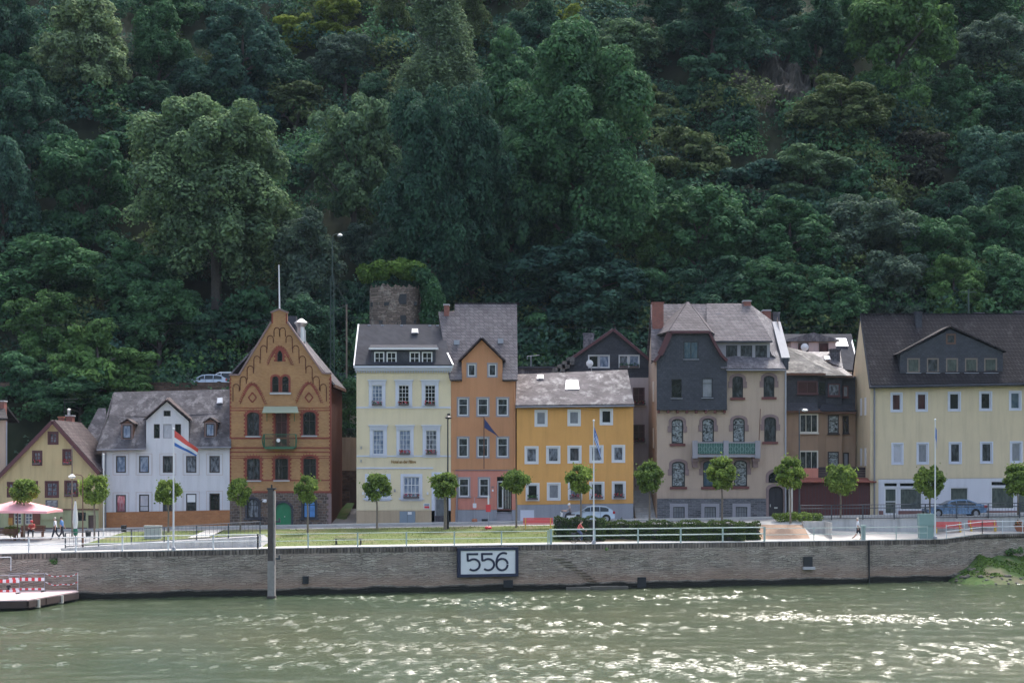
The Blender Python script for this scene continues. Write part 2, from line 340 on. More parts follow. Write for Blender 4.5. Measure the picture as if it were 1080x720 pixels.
cam.location = (0, 0, CH); cam.rotation_euler = (R(90), 0, 0)
SC.view_settings.view_transform = 'Standard'; SC.view_settings.look = 'None'; SC.view_settings.exposure = 1.55; SC.view_settings.gamma = 1
SC.cycles.max_bounces = 5; SC.cycles.diffuse_bounces = 2; SC.cycles.glossy_bounces = 2; SC.cycles.transmission_bounces = 2
SC.cycles.use_denoising = True; SC.cycles.caustics_reflective = False; SC.cycles.caustics_refractive = False

# ---------------------------------------------------------------- ground heights
def cl(v, a=0., b=1.): return max(a, min(b, v))
def Yw(x): return 123.9 + .27*x if x < 38.5 else 123.9 + .27*38.5 + (x-38.5)*.45
def zs(x): return 4.45 + .0168*max(-45, min(45, x))
XR0, XR1 = PX(998, 132.5), PX(1034, 134.5)
def zq(x): return 3.46 - max(0, -x-12)*.0055 + .36*cl((x-XR0)/(XR1-XR0))
XL0, XL1 = PX(57, 115.6), PX(272, 119.4)
def ground(x, Y):
    q = Yw(x); z0 = zq(x); s = zs(x)
    if Y < q: return z0
    if x > 24.2:
        return z0 + .55*cl((Y-q-1)/6) if Y < 138 else s
    z = z0 + (s-z0)*cl((Y-q-2.2)/(137-q-2.2))
    if XL0 < x < XL1 and Y > q+2.3: z = max(z, min(s, 3.42 + .72*(x-XL0)/(XL1-XL0)))
    return z
def hill(x, Y):      # behind the houses: yard, railway and road terrace, then the wooded slope
    s = zs(x)
    if Y < 158: return s
    if Y < 163: z = s + (17.2-s)*cl((Y-158)/4.5)
    elif Y < 171: z = 17.2
    else: z = 17.2 + .88*(Y-171)
    if Y > 171:
        k = cl((Y-171)/25)
        z += k*(2.6*math.sin(x*.07+Y*.03) + 1.8*math.sin(x*.13-Y*.05+1) + 1.2*math.sin(x*.31+Y*.17))
    return min(z, 128 + .1*(Y-171)) if Y < 400 else 128
def grid(xs, ys, zf, m='soil', dz=0):
    mb = MB(); nx, ny = len(xs), len(ys)
    for x in xs:
        for k in range(ny):
            y = ys[k](x) if callable(ys[k]) else ys[k]
            mb.v.append((x, y, zf(x, y)+dz))
    for i in range(nx-1):
        for j in range(ny-1):
            a = i*ny+j; mb.f.append((a, a+ny, a+ny+1, a+1)); mb.m.append(0)
    return mb
def lin(a, b, n): return [a+(b-a)*i/n for i in range(n+1)]
def patch(name, x0, x1, ya, yb, mat, dz=0, n=None, k=8):
    xs = lin(x0, x1, n or max(2, int((x1-x0)/.6)))
    f = lambda v: v if callable(v) else (lambda x, v=v: v)
    A, B = f(ya), f(yb)
    ys = [(lambda x, t=t: A(x) + (B(x)-A(x))*t) for t in lin(0, 1, k)]
    return struct(grid(xs, ys, ground, dz=dz), name, mat)
# one sheet of ground from the quay to the far hills (lies just under the paved and grassed sheets)
xs = lin(-600, -80, 6) + lin(-76, 76, 76) + lin(80, 600, 6)
def zall(x, Y):
    if Y <= 157: return min(ground(x, Y), ground(x, Y-1), ground(x, Y+.01)) - .25
    return hill(x, Y) - .02
ys = [(lambda x: Yw(x)+.3), (lambda x: Yw(x)+2), (lambda x: Yw(x)+3), (lambda x: (Yw(x)+3+137)/2), 137, 138.3, 142, 150, 156, 157.9, 158.5, 160, 162.6, 163.5, 166, 170.9, 172] + lin(175, 330, 40) + [420, 700, 1500]
struct(grid(xs, ys, zall), 'ground', 'hill_soil')
Q = lambda d: (lambda x: Yw(x)+d)
patch('quay_path', -60, XL0, Q(.45), Q(3.4), 'plaza'); patch('quay_path', XL0, XL1, Q(.45), Q(2.3), 'plaza')
patch('quay_path', XL1, 24.2, Q(.45), Q(2.4), 'paving'); patch('plaza', 24.2, 60, Q(.45), 137.98, 'plaza')
patch('cafe_paving', -60, XL0, Q(3.4), 137, 'left_paving'); patch('ramp_paving', XL0, XL1, Q(2.31), Q(7.5), 'left_paving')
patch('verge_lawn', XL0, XL1, Q(7.5), 137, 'lawn')
patch('lawn', XL1, PX(592, 130), Q(2.4), 136.6, 'lawn'); patch('shrub_bed', PX(592, 130), PX(800, 133), Q(2.4), 136.6, 'soil')
patch('gravel_bed', PX(800, 133), 24.2, Q(2.4), 136.0, 'gravel', n=20); patch('footpath', PX(800, 133), 24.2, 136.0, 136.98, 'paving', n=10)
patch('kerb_path', XL1, PX(800, 133), 136.6, 136.98, 'paving')
def zroad(x, Y): return zs(x) + .004
def sheet(name, x0, x1, y0, y1, zf, mat, n=60): return struct(grid(lin(x0, x1, n), lin(y0, y1, 2), zf), name, mat)
sheet('road', -60, 24.2, 137, 141.6, zroad, 'asphalt'); sheet('road', 24.2, 60, 138.3, 141.6, zroad, 'asphalt')
sheet('pavement', -60, 60, 141.8, 158, lambda x, y: zs(x)+.13, 'paving')
mb = MB()
for a, b in zip(lin(-60, 60, 40), lin(-60, 60, 40)[1:]):
    mb.add([(a,141.6,zs(a)-.1),(b,141.6,zs(b)-.1),(b,141.8,zs(b)-.1),(a,141.8,zs(a)-.1),(a,141.6,zs(a)+.14),(b,141.6,zs(b)+.14),(b,141.8,zs(b)+.14),(a,141.8,zs(a)+.14)], [(0,1,5,4),(4,5,6,7),(2,3,7,6)])
struct(mb, 'kerb', 'light_concrete')
mb = MB()
for x0, x1 in ((PX(330,138), PX(358,138)), (PX(361,138), PX(382,138)), (PX(386,138), PX(415,138)), (PX(178,131), PX(228,131))):
    if x1 > -24: mb.box(x0, x1, 137.2, 137.5, zs(x0)+.008, zs(x0)+.02); mb.box(x0+.3, x1-.1, 138.0, 138.3, zs(x0)+.008, zs(x0)+.02)
struct(mb, 'road_marking', 'white_paint')
struct(MB().slab([(PX(200,128),127.2,ground(PX(205,128),127.2)+.01),(PX(222,128),127.2,ground(PX(222,128),127.2)+.01),(PX(234,136),136.8,ground(PX(234,136),136.8)+.02),(PX(216,136),136.8,ground(PX(216,136),136.8)+.02)], .03), 'path', 'plaza')
# upper road behind the houses
struct(grid(lin(-80, 80, 20), [163.2, 170.5], lambda x, y: 17.22), 'road', 'asphalt')
tt = MB(); tt.box(-80, 80, 162.4, 163.1, 3, 17.7)
one(tt, 'retaining_wall', 'arch_stone', (-80, 163, 4), 'long stone retaining wall below the upper road behind the houses', 'wall')
# ---------------------------------------------------------------- water
WAVE_A, WAVE_B = .0018, .0128
xs = np.concatenate([np.linspace(-900, -52, 6), np.linspace(-46, 54, 900), np.linspace(60, 900, 6)])
ysw = np.concatenate([np.linspace(-900, 50, 8), np.linspace(56, 66, 30), 66.1 + 72*np.linspace(0, 1, 860)**1.0, np.array([150., 160.])])
XX, YY = np.meshgrid(xs, ysw, indexing='ij'); ZZ = np.zeros_like(XX); Z2 = np.zeros_like(XX)
r_ = np.random.default_rng(3)
def field(n, sx, sy):
    g_ = np.zeros_like(XX)
    for i in range(n): g_ += np.sin(XX*r_.normal(0, sx) + YY*r_.normal(0, sy) + r_.random()*6.28)
    return g_/math.sqrt(n/2)
for i in range(46):                      # gentle background ripple
    L = .9*(5.0**r_.random()); a = r_.normal(0, .5) + math.pi/2; k = 2*math.pi/L
    ZZ += WAVE_A*L*np.sin(k*(XX*math.cos(a) + YY*math.sin(a)) + r_.random()*6.28 + .7*np.sin(XX*r_.uniform(.2, .8)+r_.random()*6))
for i in range(36):                      # short steep chop that comes in bursts
    L = .27*(2.3**r_.random()); a = r_.normal(0, .65) + math.pi/2; k = 2*math.pi/L
    Z2 += WAVE_B*L*np.sin(k*(XX*math.cos(a) + YY*math.sin(a)) + r_.random()*6.28 + 1.3*np.sin(XX*r_.uniform(1.5, 5)+YY*.5+r_.random()*6))
burst = np.clip(field(16, 3.6, 1.4)*.55 + field(12, .14, .34)*.55 - .22 + .20*np.clip((XX+22)/30, -1, 1), 0, 1.3)
ZZ += Z2*burst
ZZ[(XX < -46.5) | (XX > 54.5) | (YY < 56)] = 0
nx, ny = XX.shape
V = np.stack([XX, YY, ZZ], -1).reshape(-1, 3).astype(np.float32)
ii, jj = np.meshgrid(np.arange(nx-1), np.arange(ny-1), indexing='ij'); a = (ii*ny+jj).ravel()
Fq = np.stack([a, a+ny, a+ny+1, a+1], -1).astype(np.int32)
def np_mesh(name, V, Fq, mats, smooth=False, mi=None):
    me = bpy.data.meshes.new(name); n = len(Fq); k = Fq.shape[1]
    me.vertices.add(len(V)); me.vertices.foreach_set('co', V.ravel())
    me.loops.add(n*k); me.loops.foreach_set('vertex_index', Fq.ravel().astype(np.int32))
    me.polygons.add(n); me.polygons.foreach_set('loop_start', np.arange(0, n*k, k, dtype=np.int32))
    if smooth: me.polygons.foreach_set('use_smooth', np.ones(n, dtype=bool))
    if mi is not None: me.polygons.foreach_set('material_index', mi.astype(np.int32))
    for m in mats: me.materials.append(M[m])
    me.update(calc_edges=True); return me
def np_obj(name, me, parent=None, loc=(0,0,0)):
    o = bpy.data.objects.new(name, me); COL.objects.link(o); o.location = loc
    if parent: o.parent = parent
    return o
tag(np_obj('river_water', np_mesh('river_water', V, Fq, ['water'], True)), kind='structure')
struct(grid(lin(-600,600,4), [-900, 0, 100, 140], lambda x, y: -2.5), 'river_bed', 'mud')
# far bank behind the viewer: a low wooded rise that the river and the windows can mirror
struct(grid(lin(-500, 500, 20), [-500, -320, -200, -140, -100, -95], lambda x, y: {-500:75,-320:62,-200:34,-140:9,-100:4,-95:-2}[y] + (3*math.sin(x*.03) if y < -150 else 0)), 'far_bank', 'hill_soil')

# ---------------------------------------------------------------- quay wall
def quay(name, x0, x1, label, zb=lambda x: -1.6, off=0., batter=.25, cope=.42, end_slope=False):
    rt = root(name, (x0, Yw(x0), 0), label, 'quay wall')
    n = max(2, int((x1-x0)/.7)); xs = lin(x0, x1, n); mb = MB(); r2 = random.Random(5)
    rows = 9
    for i, x in enumerate(xs):
        zt = zq(x) - cope
        for k in range(rows+1):
            z = zb(x) + (zt-zb(x))*k/rows
            mb.v.append((x, Yw(x)+off - batter*(zt-z)/4 - r2.uniform(0, .05), z))
        mb.v.append((x, Yw(x)+off+.6, zt))
    for i in range(n):
        for k in range(rows+1):
            a = i*(rows+2)+k; mb.f.append((a, a+rows+2, a+rows+3, a+1)); mb.m.append(0)
    for i in (0, n):                     # end faces
        b = len(mb.v); x = xs[i]; zt = zq(x)-cope
        mb.v += [(x, Yw(x)+off-batter, zb(x)), (x, Yw(x)+off+.6, zb(x)), (x, Yw(x)+off+.6, zt), (x, Yw(x)+off, zt)]
        mb.f.append((b, b+1, b+2, b+3)); mb.m.append(0)
    mb.build('masonry', 'quay_wall', rt)
    mb = MB(); x = x0                    # upright coping stones of uneven length
    while x < x1-.05:
        w_ = min(r2.uniform(.22, .5), x1-x); h = r2.uniform(-.02, .02); o = r2.uniform(-.03, .03)
        a, b = x+.012, x+w_-.012; pts = []
        for zz, o2 in ((zq(x)-cope+.002, 0), (zq(x)-.06+h, 0)):
            pts += [(a, Yw(a)+off-.03+o, zz), (b, Yw(b)+off-.03+o, zz), (b, Yw(b)+off+.5, zz), (a, Yw(a)+off+.5, zz)]
        mb.add(pts, [(4,5,6,7), (0,1,5,4), (1,2,6,5), (3,0,4,7)]); x += w_
    mb.build('coping', 'coping', rt)
    mb = MB()
    for a, b in zip(xs, xs[1:]):
        mb.add([(a, Yw(a)+off-.02, zq(a)-.06), (b, Yw(b)+off-.02, zq(b)-.06), (b, Yw(b)+.47, zq(b)-.06), (a, Yw(a)+.47, zq(a)-.06),
                (a, Yw(a)+off-.02, zq(a)+.01), (b, Yw(b)+off-.02, zq(b)+.01), (b, Yw(b)+.47, zq(b)+.01), (a, Yw(a)+.47, zq(a)+.01)], [(0,1,5,4),(4,5,6,7),(2,3,7,6)])
    mb.build('edge_kerb', 'light_concrete', rt)
    return rt
XC = PX(916, 131.7)
q1 = quay('quay_wall', -60, XC, 'long rubble stone quay wall carrying the white 556 board')
q2 = quay('quay_wall', XC, PX(1022, 134), 'short darker quay wall section right of the vertical joint', off=.35)
q3 = quay('quay_wall', PX(1022, 134)+.001, 60, 'raised quay wall behind the grassy bank at far right', off=.5, zb=lambda x: .8)
MB().box(XC-.06, XC+.03, Yw(XC)-.32, Yw(XC)+.3, -1, zq(XC)-.05).build('joint', 'black_metal', q1)
# openings and ledges of the wall
def wp(px, py, o=0.):       # a point on the wall face under a pixel
    x = PX(px, 124)
    for _ in range(6): x = PX(px, Yw(x)+o)
    return Vector((x, Yw(x)+o, PZ(py, Yw(x)+o)))
for px0, px1, py0, py1 in ((847, 856, 586.5, 597), (319.5, 326, 607, 615), (531, 541, 611, 619), (672, 681, 608, 619)):
    a, b = wp(px0, py1), wp(px1, py0); o = -.22
    MB().box(a.x, b.x, a.y+o-.05, b.y+.3, a.z, b.z).build('drain_hole', 'black_metal', q1)
a, b = wp(846, 600), wp(858, 597); MB().box(a.x, b.x, a.y-.5, b.y, a.z, b.z).build('stone_lip', 'sill_stone', q1)
mb = MB(); rr = random.Random(8); x = wp(597, 615).x; x1 = wp(660, 615).x
while x < x1: w_ = rr.uniform(.6, 1.3); mb.box(x, x+w_-.03, Yw(x)-.9+rr.uniform(-.1,.1), Yw(x), -.6, .22+rr.uniform(-.05,.06)); x += w_
mb.build('foot_ledge', 'ledge_stone', q1)
mb = MB(); rr = random.Random(18)      # broken courses above the ledge
for k in range(9):
    a = wp(585+k*4.2, 588+k*2.9); 
    mb.box(a.x, a.x+rr.uniform(.7,1.2), a.y-.12-.01*k, a.y+.2, a.z-.08, a.z+.05)
mb.build('projecting_course', 'quay_wall', q1)

# bank at the right foot of the wall
xa, xb = PX(1006, 132), 62
def bankz(x, Y):
    top = 1.95*cl((x-xa)/(PX(1036,134)-xa))**.8
    t = cl((Yw(x)+.4-Y)/5.6)
    return top*(1-t)**.9 - .35*t + .10*math.sin(x*2.1+Y)*(1-t) + .07*math.sin(x*5-Y*3)
struct(grid(lin(xa, xb, 40), [Q(.4-5.6*t) for t in lin(1, 0, 14)], bankz), 'grass_bank', 'bank_grass')
struct(grid(lin(-60,-22, 40), [Q(-4), Q(-3), Q(-2), Q(-1), Q(.2)], lambda x, y: -.12+.2*cl((y-Yw(x)+4)/4.2)*cl((-26-x)/6)+.03*math.sin(x*1.7)), 'mud_bank', 'mud')
# low retaining walls on the promenade
mb = MB(); xs = lin(XL0, XL1, 26)
for a, b in zip(xs, xs[1:]):
    pts = []
    for x in (a+.006, b-.006):
        y = Yw(x)+2.3; pts += [(x, y, 3.0), (x, y-.2, 3.0), (x, y-.2, ground(x, y+.3)+.1), (x, y, ground(x, y+.3)+.1)]
    mb.add(pts, [(0,1,2,3), (1,5,6,2), (2,6,7,3), (7,4,0,3), (4,7,6,5)])
one(mb, 'retaining_wall', 'concrete', (XL0, Yw(XL0)+2.3, 3.3), 'low concrete ramp wall under the dark railing at left', 'wall')
mb = MB(); xs = lin(24.2, 58, 16)
for a, b in zip(xs, xs[1:]): mb.box(a+.006, b-.006, 138.0, 138.28, 3.4, zs(a)+.14)
one(mb, 'retaining_wall', 'concrete', (24.2, 138, 4), 'long low concrete wall between bright plaza and street at right', 'wall')
mb = MB(); mb.box(PX(846,136), PX(869,136), 135.6, 136, 3.4, PZ(549.3,136)); mb.box(PX(868.4,136), PX(869,136), 132.5, 135.6, 3.4, PZ(549.3,136))
one(mb, 'planter_wall', 'light_concrete', (PX(846,136), 136, 4), 'short pale concrete block wall beside the gravel bed', 'wall')


hz = MB().box(-920, 920, -920, 1520, -3.6, 262); o = hz.build('shadow_lift_haze', 'soil'); o.data.materials.clear()  # added volume: its bluish scatter lifts the black gaps between the trees
hm = bpy.data.materials.new('shadow_lift_air'); hm.use_nodes = True; hm.node_tree.nodes.remove(hm.node_tree.nodes['Principled BSDF'])
pv = hm.node_tree.nodes.new('ShaderNodeVolumePrincipled'); pv.inputs['Color'].default_value = (.62, .80, 1, 1); pv.inputs['Density'].default_value = .00006
hm.node_tree.links.new(pv.outputs[0], hm.node_tree.nodes['Material Output'].inputs['Volume']); o.data.materials.append(hm); tag(o, kind='stuff'); o['label'] = 'thin bluish haze added to lift the dark gaps in the wood'
SC.cycles.volume_bounces = 0
# ---------------------------------------------------------------- house tools
def shape(x0, x1, z0, z1, rise=0., point=False, n=8):
    if rise <= 0: return [(x0,z0),(x1,z0),(x1,z1),(x0,z1)]
    cx, hw = (x0+x1)/2, (x1-x0)/2; zz = z1-rise; pts = [(x0,z0),(x1,z0)]
    for i in range(n+1):
        a = math.pi*i/n
        if point:
            u = 1-2*i/n; pts.append((cx+hw*u, zz + rise*(1-abs(u)**1.7)))
        else: pts.append((cx+hw*math.cos(a), zz+rise*math.sin(a)))
    return pts
def inside(p, poly):
    c = False; x, z = p
    for (x1,z1),(x2,z2) in zip(poly, poly[1:]+poly[:1]):
        if (z1 > z) != (z2 > z) and x < (x2-x1)*(z-z1)/(z2-z1)+x1: c = not c
    return c
class House:
    def __init__(s, name, label, cat, Y, px, pybase, group=None):
        s.Y = Y; s.o = Vector((PX(px, Y), Y, PZ(pybase, Y))); s.holes = {}
        s.r = root(name, s.o, label, cat, group)
    def X(s, px): return PX(px, s.Y)
    def Z(s, py): return PZ(py, s.Y)
    def pts(s, l): return [(s.X(a), s.Z(b)) for a, b in l]
    def part(s, mb, name, mat, parent=None, **k): return mb.build(name, mat, parent or s.r, origin=s.o, **k)
    def facade(s, outline, mat, name='wall', dy=0., holes=None, dep=.16, back=None, edge=True):
        """upright wall with true openings; outline in pixels (seen anticlockwise), dy = offset of the face from the house front"""
        out = s.pts(outline); y = s.Y+dy; hs = s.holes.get(round(dy,3), []) if holes is None else holes
        hs = [h for h in hs if inside((sum(p[0] for p in h)/len(h), sum(p[1] for p in h)/len(h)), out)]
        vs = [Vector(p) for p in out]; ed = [(i, (i+1) % len(out)) for i in range(len(out))]
        for h in hs:
            b = len(vs); vs += [Vector(p) for p in h]; ed += [(b+i, b+(i+1) % len(h)) for i in range(len(h))]
        V2, _, T, *_r = delaunay_2d_cdt(vs, ed, [], 0, 1e-5)
        mb = MB(); mb.v = [(p.x, y, p.y) for p in V2]
        for t in T:
            c = [sum(V2[i][k] for i in t)/3 for k in (0,1)]
            if inside(c, out) and not any(inside(c, h) for h in hs):
                a, b_, c_ = (V2[i] for i in t[:3])
                if (b_-a).cross(c_-a) < 0: t = t[::-1]
                mb.f.append(tuple(t)); mb.m.append(0)
        for h in hs:
            n = len(h); mb.add([(x,y,z) for x,z in h]+[(x,y+dep+.02,z) for x,z in h], [((i+1)%n, i, i+n, (i+1)%n+n) for i in range(n)])
        if back:      # give the panel thickness
            n = len(out); mb.add([(x,y,z) for x,z in out]+[(x,y+back,z) for x,z in out], [(i, i+n, (i+1)%n+n, (i+1)%n) for i in range(n)])
        return s.part(mb, name, mat)
    def window(s, x0, x1, y0, y1, fm='white_paint', pane='pane_dark', rise=0., mv=1, mh=(), fw=.07, dy=0., dep=.14, sur=None, sill=None, head=None, flower=None, name='window', point=False, blind=None, mw=.045, sub=None, hole=True):
        X0, X1, Z0, Z1 = s.X(x0), s.X(x1), s.Z(y1), s.Z(y0); yf = s.Y+dy
        p = shape(X0, X1, Z0, Z1, rise, point)
        if hole: s.holes.setdefault(round(dy,3), []).append(p)
        q = shape(X0+fw, X1-fw, Z0+fw, Z1-fw, max(0, rise-fw*.3) if rise else 0, point)
        mb = MB().ring(p, q, yf+dep-.07, yf+dep)
        xi0, xi1, zi0, zi1 = X0+fw, X1-fw, Z0+fw, Z1-fw
        for i in range(1, mv+1):
            x = xi0+(xi1-xi0)*i/(mv+1); mb.box(x-mw/2, x+mw/2, yf+dep-.06, yf+dep-.01, zi0, zi1-(rise*.05 if rise else 0))
        for t in mh:
            z = zi0+(zi1-zi0)*t; mb.box(xi0, xi1, yf+dep-.055, yf+dep-.012, z-mw/2, z+mw/2)
        w_ = s.part(mb, name, fm)
        g = MB().poly([(x, yf+dep-.02, z) for x, z in q]); s.part(g, 'pane', pane, w_)
        if sur:
            m, wd, pr = sur[:3]; o1 = shape(X0-wd, X1+wd, Z0-(wd if len(sur) < 4 else 0), Z1+wd, rise+wd*.4 if rise else 0, point)
            s.part(MB().ring(o1, shape(X0, X1, Z0, Z1, rise, point), yf-pr, yf+.03), 'surround', m, w_)
        if sill:
            m, wd, h = sill; s.part(MB().box(X0-wd, X1+wd, yf-.13, yf+.05, Z0-h, Z0-.004), 'sill', m, w_)
        if head:
            m, wd, h = head; mb = MB().box(X0-wd, X1+wd, yf-.10, yf-.001, Z1+.16, Z1+.16+h*.4); mb.box(X0-wd-.08, X1+wd+.08, yf-.20, yf-.001, Z1+.16+h*.4, Z1+.16+h*.6)
            mb.box(X0-wd+.03, X0-wd+.18, yf-.14, yf-.002, Z1+.0, Z1+.158); mb.box(X1+wd-.18, X1+wd-.03, yf-.14, yf-.002, Z1, Z1+.158); s.part(mb, 'cornice', m, w_)
        if blind:
            zz = Z1-fw-(Z1-Z0)*blind; s.part(MB().box(xi0, xi1, yf+dep-.05, yf+dep-.025, zz, zi1), 'blind', 'white_paint', w_)
        if flower:
            mb = MB().box(X0+.02, X1-.02, yf-.30, yf-.14, Z0-.02, Z0+.13, 0); r2 = random.Random(int(x0*7))
            for i in range(46):
                c = Vector((r2.uniform(X0, X1), yf-.22+r2.uniform(-.1,.08), Z0+.13+r2.uniform(0,.26)))
                a = Vector((r2.uniform(-1,1), r2.uniform(-1,1), r2.uniform(-1,1)))*.07; b = Vector((r2.uniform(-1,1), r2.uniform(-1,1), r2.uniform(-1,1)))*.07
                mb.quad(c-a, c-b, c+a, c+b, 1 if r2.random() < .55 else 2)
            s.part(mb, 'flower_box', ['plum', flower, 'leaf_mid'], w_)
        return w_
    def shell(s, xl, xr, ye, yb, depth, mat, ridge=None, dyr=None, name='side_wall', zb=None, skew=0):
        """side and back walls. ye = eave py on the front; ridge = ridge height z; dyr = ridge distance"""
        X0, X1, z0, ze = s.X(xl), s.X(xr), s.Z(yb)-.8, s.Z(ye); Y0, Y1 = s.Y+.01, s.Y+depth; ze2 = ze if zb is None else zb
        mb = MB()
        prof = [(Y0, z0), (Y1, z0), (Y1, ze2)] + ([(s.Y+dyr, ridge)] if ridge else []) + [(Y0, ze)]
        mb.poly([(X0, a, b) for a, b in prof][::-1]); mb.poly([(X1*a/Y0 if skew else X1, a, b) for a, b in prof]); X1 = X1*Y1/Y0 if skew else X1
        mb.quad((X1,Y1,z0), (X0,Y1,z0), (X0,Y1,ze2), (X1,Y1,ze2))
        return s.part(mb, name, mat)
    def pitched(s, l, r, rl, rr_, depth, dyr, mat, over=.35, t=.18, back=True, name='roof', back_z=None):
        """roof with the ridge along X. l, r: (px,py) of the front eave ends; rl, rr_: of the ridge ends seen at Y+dyr"""
        Ye, Yr = s.Y-over, s.Y+dyr
        a, b = P3(*l, Ye), P3(*r, Ye); c, d_ = P3(*rr_, Yr), P3(*rl, Yr)
        mb = MB().slab([a, b, c, d_], t)
        if back:
            Yb = s.Y+depth+over; zb = back_z if back_z is not None else a.z
            mb.slab([d_+Vector((0,.01,0)), c+Vector((0,.01,0)), Vector((c.x, Yb, zb)), Vector((d_.x, Yb, zb))], t)
        s.plane = (a, (b-a).cross(d_-a).normalized()); s.pt = t
        return s.part(mb, name, mat), d_.z
    def box(s, name, mat, x0, x1, y0, y1, d0, d1, parent=None, **k):
        return s.part(MB().box(s.X(x0), s.X(x1), s.Y+d0, s.Y+d1, s.Z(y1), s.Z(y0)), name, mat, parent, **k)
    def chimney(s, px0, px1, py0, py1, Y, mat='chimney_brick', cap='sill_stone', d=.9, down=1.2):
        x0, x1 = PX(px0, Y), PX(px1, Y); z0, z1 = PZ(py1, Y)-down, PZ(py0, Y)
        c = s.part(MB().box(x0, x1, Y, Y+d, z0, z1-.12), 'chimney', mat)
        s.part(MB().box(x0-.06, x1+.06, Y-.06, Y+d+.06, z1-.12, z1), 'chimney_cap', cap, c); return c
    def skylight(s, roof, a, b, c, d_, Ya, Yb, off=.22, gl='sky_glass'):
        """a,b lower corners, c,d upper corners in px at depths Ya (low) and Yb (high)"""
        if getattr(s, 'plane', None):
            P0, N0 = s.plane; C0 = Vector((0,0,CH)); P0 = P0+N0*(s.pt+.01)
            def hit(q): v = P3(*q, 100.)-C0; return C0+v*((P0-C0).dot(N0)/v.dot(N0))
            p = [hit(q) for q in (a, b, c, d_)]
        else: p = [P3(*a, Ya), P3(*b, Ya), P3(*c, Yb), P3(*d_, Yb)]
        n = (p[1]-p[0]).cross(p[3]-p[0]).normalized()
        fr = s.part(MB().slab([q+n*off*.3 for q in p], .12), 'skylight', 'zinc')
        cc = sum(p, Vector())/4; s.part(MB().slab([cc+(q-cc)*.84+n*(off*.3+.125) for q in p], .02), 'pane', gl, fr)
    def pipe(s, px, y0, y1, mat='zinc', r=.06, dy=-.1, name='downpipe'):
        return s.part(MB().tube((s.X(px), s.Y+dy, s.Z(y1)), (s.X(px), s.Y+dy, s.Z(y0)), r), name, mat)
    def vent(s, px, py, Y, w=.5):
        c = P3(px, py, Y); s.part(MB().box(c.x-w/2, c.x+w/2, c.y-.3, c.y+.5, c.z-.1, c.z+.32).box(c.x-w*.35, c.x+w*.35, c.y-.2, c.y+.5, c.z-.35, c.z-.1), 'roof_vent', 'zinc')

# ================================================================ B  cottage with timber-red windows
h = House('cottage', 'small ochre cottage with maroon window frames behind the pink parasol', 'house', 142.5, 52, 560)
WF = dict(fm='maroon_frame', pane='pane_lace', mv=1, mh=(.33,.66), fw=.13, mw=.06, sur=('maroon_frame', .10, .04))
h.window(51.5, 60.5, 456, 467.5, **WF); h.window(35, 43.5, 476, 489.5, **WF, flower='flower_red'); h.window(67, 75.5, 474.5, 489, **WF, flower='flower_red')
h.window(8.5, 17, 509, 523, **WF); h.window(30, 39, 508, 523, **WF); h.window(48.5, 61, 508, 523.5, **WF); h.window(69, 81.5, 507.5, 522.5, **WF, flower='flower_red')
for a, b in ((15, 22.5), (26.5, 34)): h.window(a, b, 541, 552.5, fm='cream_frame', pane='pane_lace', mv=1, mh=(.33,.66), fw=.06)
h.window(82, 90.5, 540, 549, fm='black_metal', pane='pane_dark', mv=1)
h.window(93, 101, 543, 561, fm='door_brown', pane='door_brown', mv=0, name='door', fw=.09)
h.facade([(-8, 537), (104, 537), (104, 499), (55.5, 446), (0.5, 501), (-8, 509)], 'cottage_wall')
h.facade([(-8, 562), (68, 562), (68, 537.2), (-8, 537.2)], 'cottage_green', dy=0, name='ground_floor_wall')
h.facade([(68, 562), (104, 562), (104, 537.2), (68, 537.2)], 'cottage_green', dy=0, name='ground_floor_wall')
h.box('base_course', 'plum', -8, 92, 556, 563, -.06, 0); h.box('band', 'wood_brown', -8, 104.3, 536.2, 537.6, -.10, -.002)
for a, b in ((9.5, 14.5), (34.5, 42.5)): h.box('shutter', 'shutter_brown', a, b, 541, 553, -.08, -.01)
h.box('house_panel', 'cottage_green', 44, 67, 538.2, 548, -.12, -.004)
sg = h.box('sign', 'slate_grey', 48.3, 61, 527, 534.5, -.09, -.003)
for k, (a, b) in enumerate(((50, 54.5), (56.5, 60))): h.box('lettering', 'cabinet_grey', a, b, 528.2, 529.1, -.10, -.09, sg)
for y_ in (530.6, 532.6): h.box('lettering', 'cabinet_grey', 50.5, 59, y_, y_+.6, -.10, -.09, sg)
zr = PZ(445, 142.3); Yb = 151
mb = MB(); A = P3(-10, 511.5, 142.2); B_ = P3(55.5, 444, 142.2); C_ = P3(104.5, 499, 142.2)
f_ = lambda p, dy: Vector((p.x, p.y+dy, p.z))
roof = h.part(MB().slab([B_, C_, f_(C_, 9), f_(B_, 9)], .18).slab([A, B_, f_(B_, 9), f_(A, 9)], .18), 'roof', 'roof_tile_cottage')
h.part(MB().bar(A+Vector((0,-.05,-.05)), B_+Vector((0,-.05,-.05)), .09, .3).bar(B_+Vector((0,-.05,-.05)), C_+Vector((0,-.05,-.05)), .09, .3), 'barge_board', 'maroon_frame')
h.shell(-8, 104, 500, 562, 9, 'cottage_wall')
h.chimney(69.5, 76, 437.5, 447, 149.5); h.chimney(61.5, 66.5, 439, 447, 148, 'chimney_brick', 'terracotta', .5)
h.part(MB().lathe([(.14,0),(.14,.45),(.22,.5),(.05,.6)], P3(72.7, 437.5, 150), 8), 'chimney_pot', 'steel')
an = MB().tube(P3(68, 446, 149), P3(68, 420, 149), .035)
for k, z_ in enumerate((421, 424, 434)): an.tube(P3(67, z_, 149), P3(82-k*3, z_, 149), .02)
h.part(an, 'aerial', 'black_metal')
h.skylight(roof, (91, 486), (97, 487), (92, 478), (87, 476), 146, 147.5)
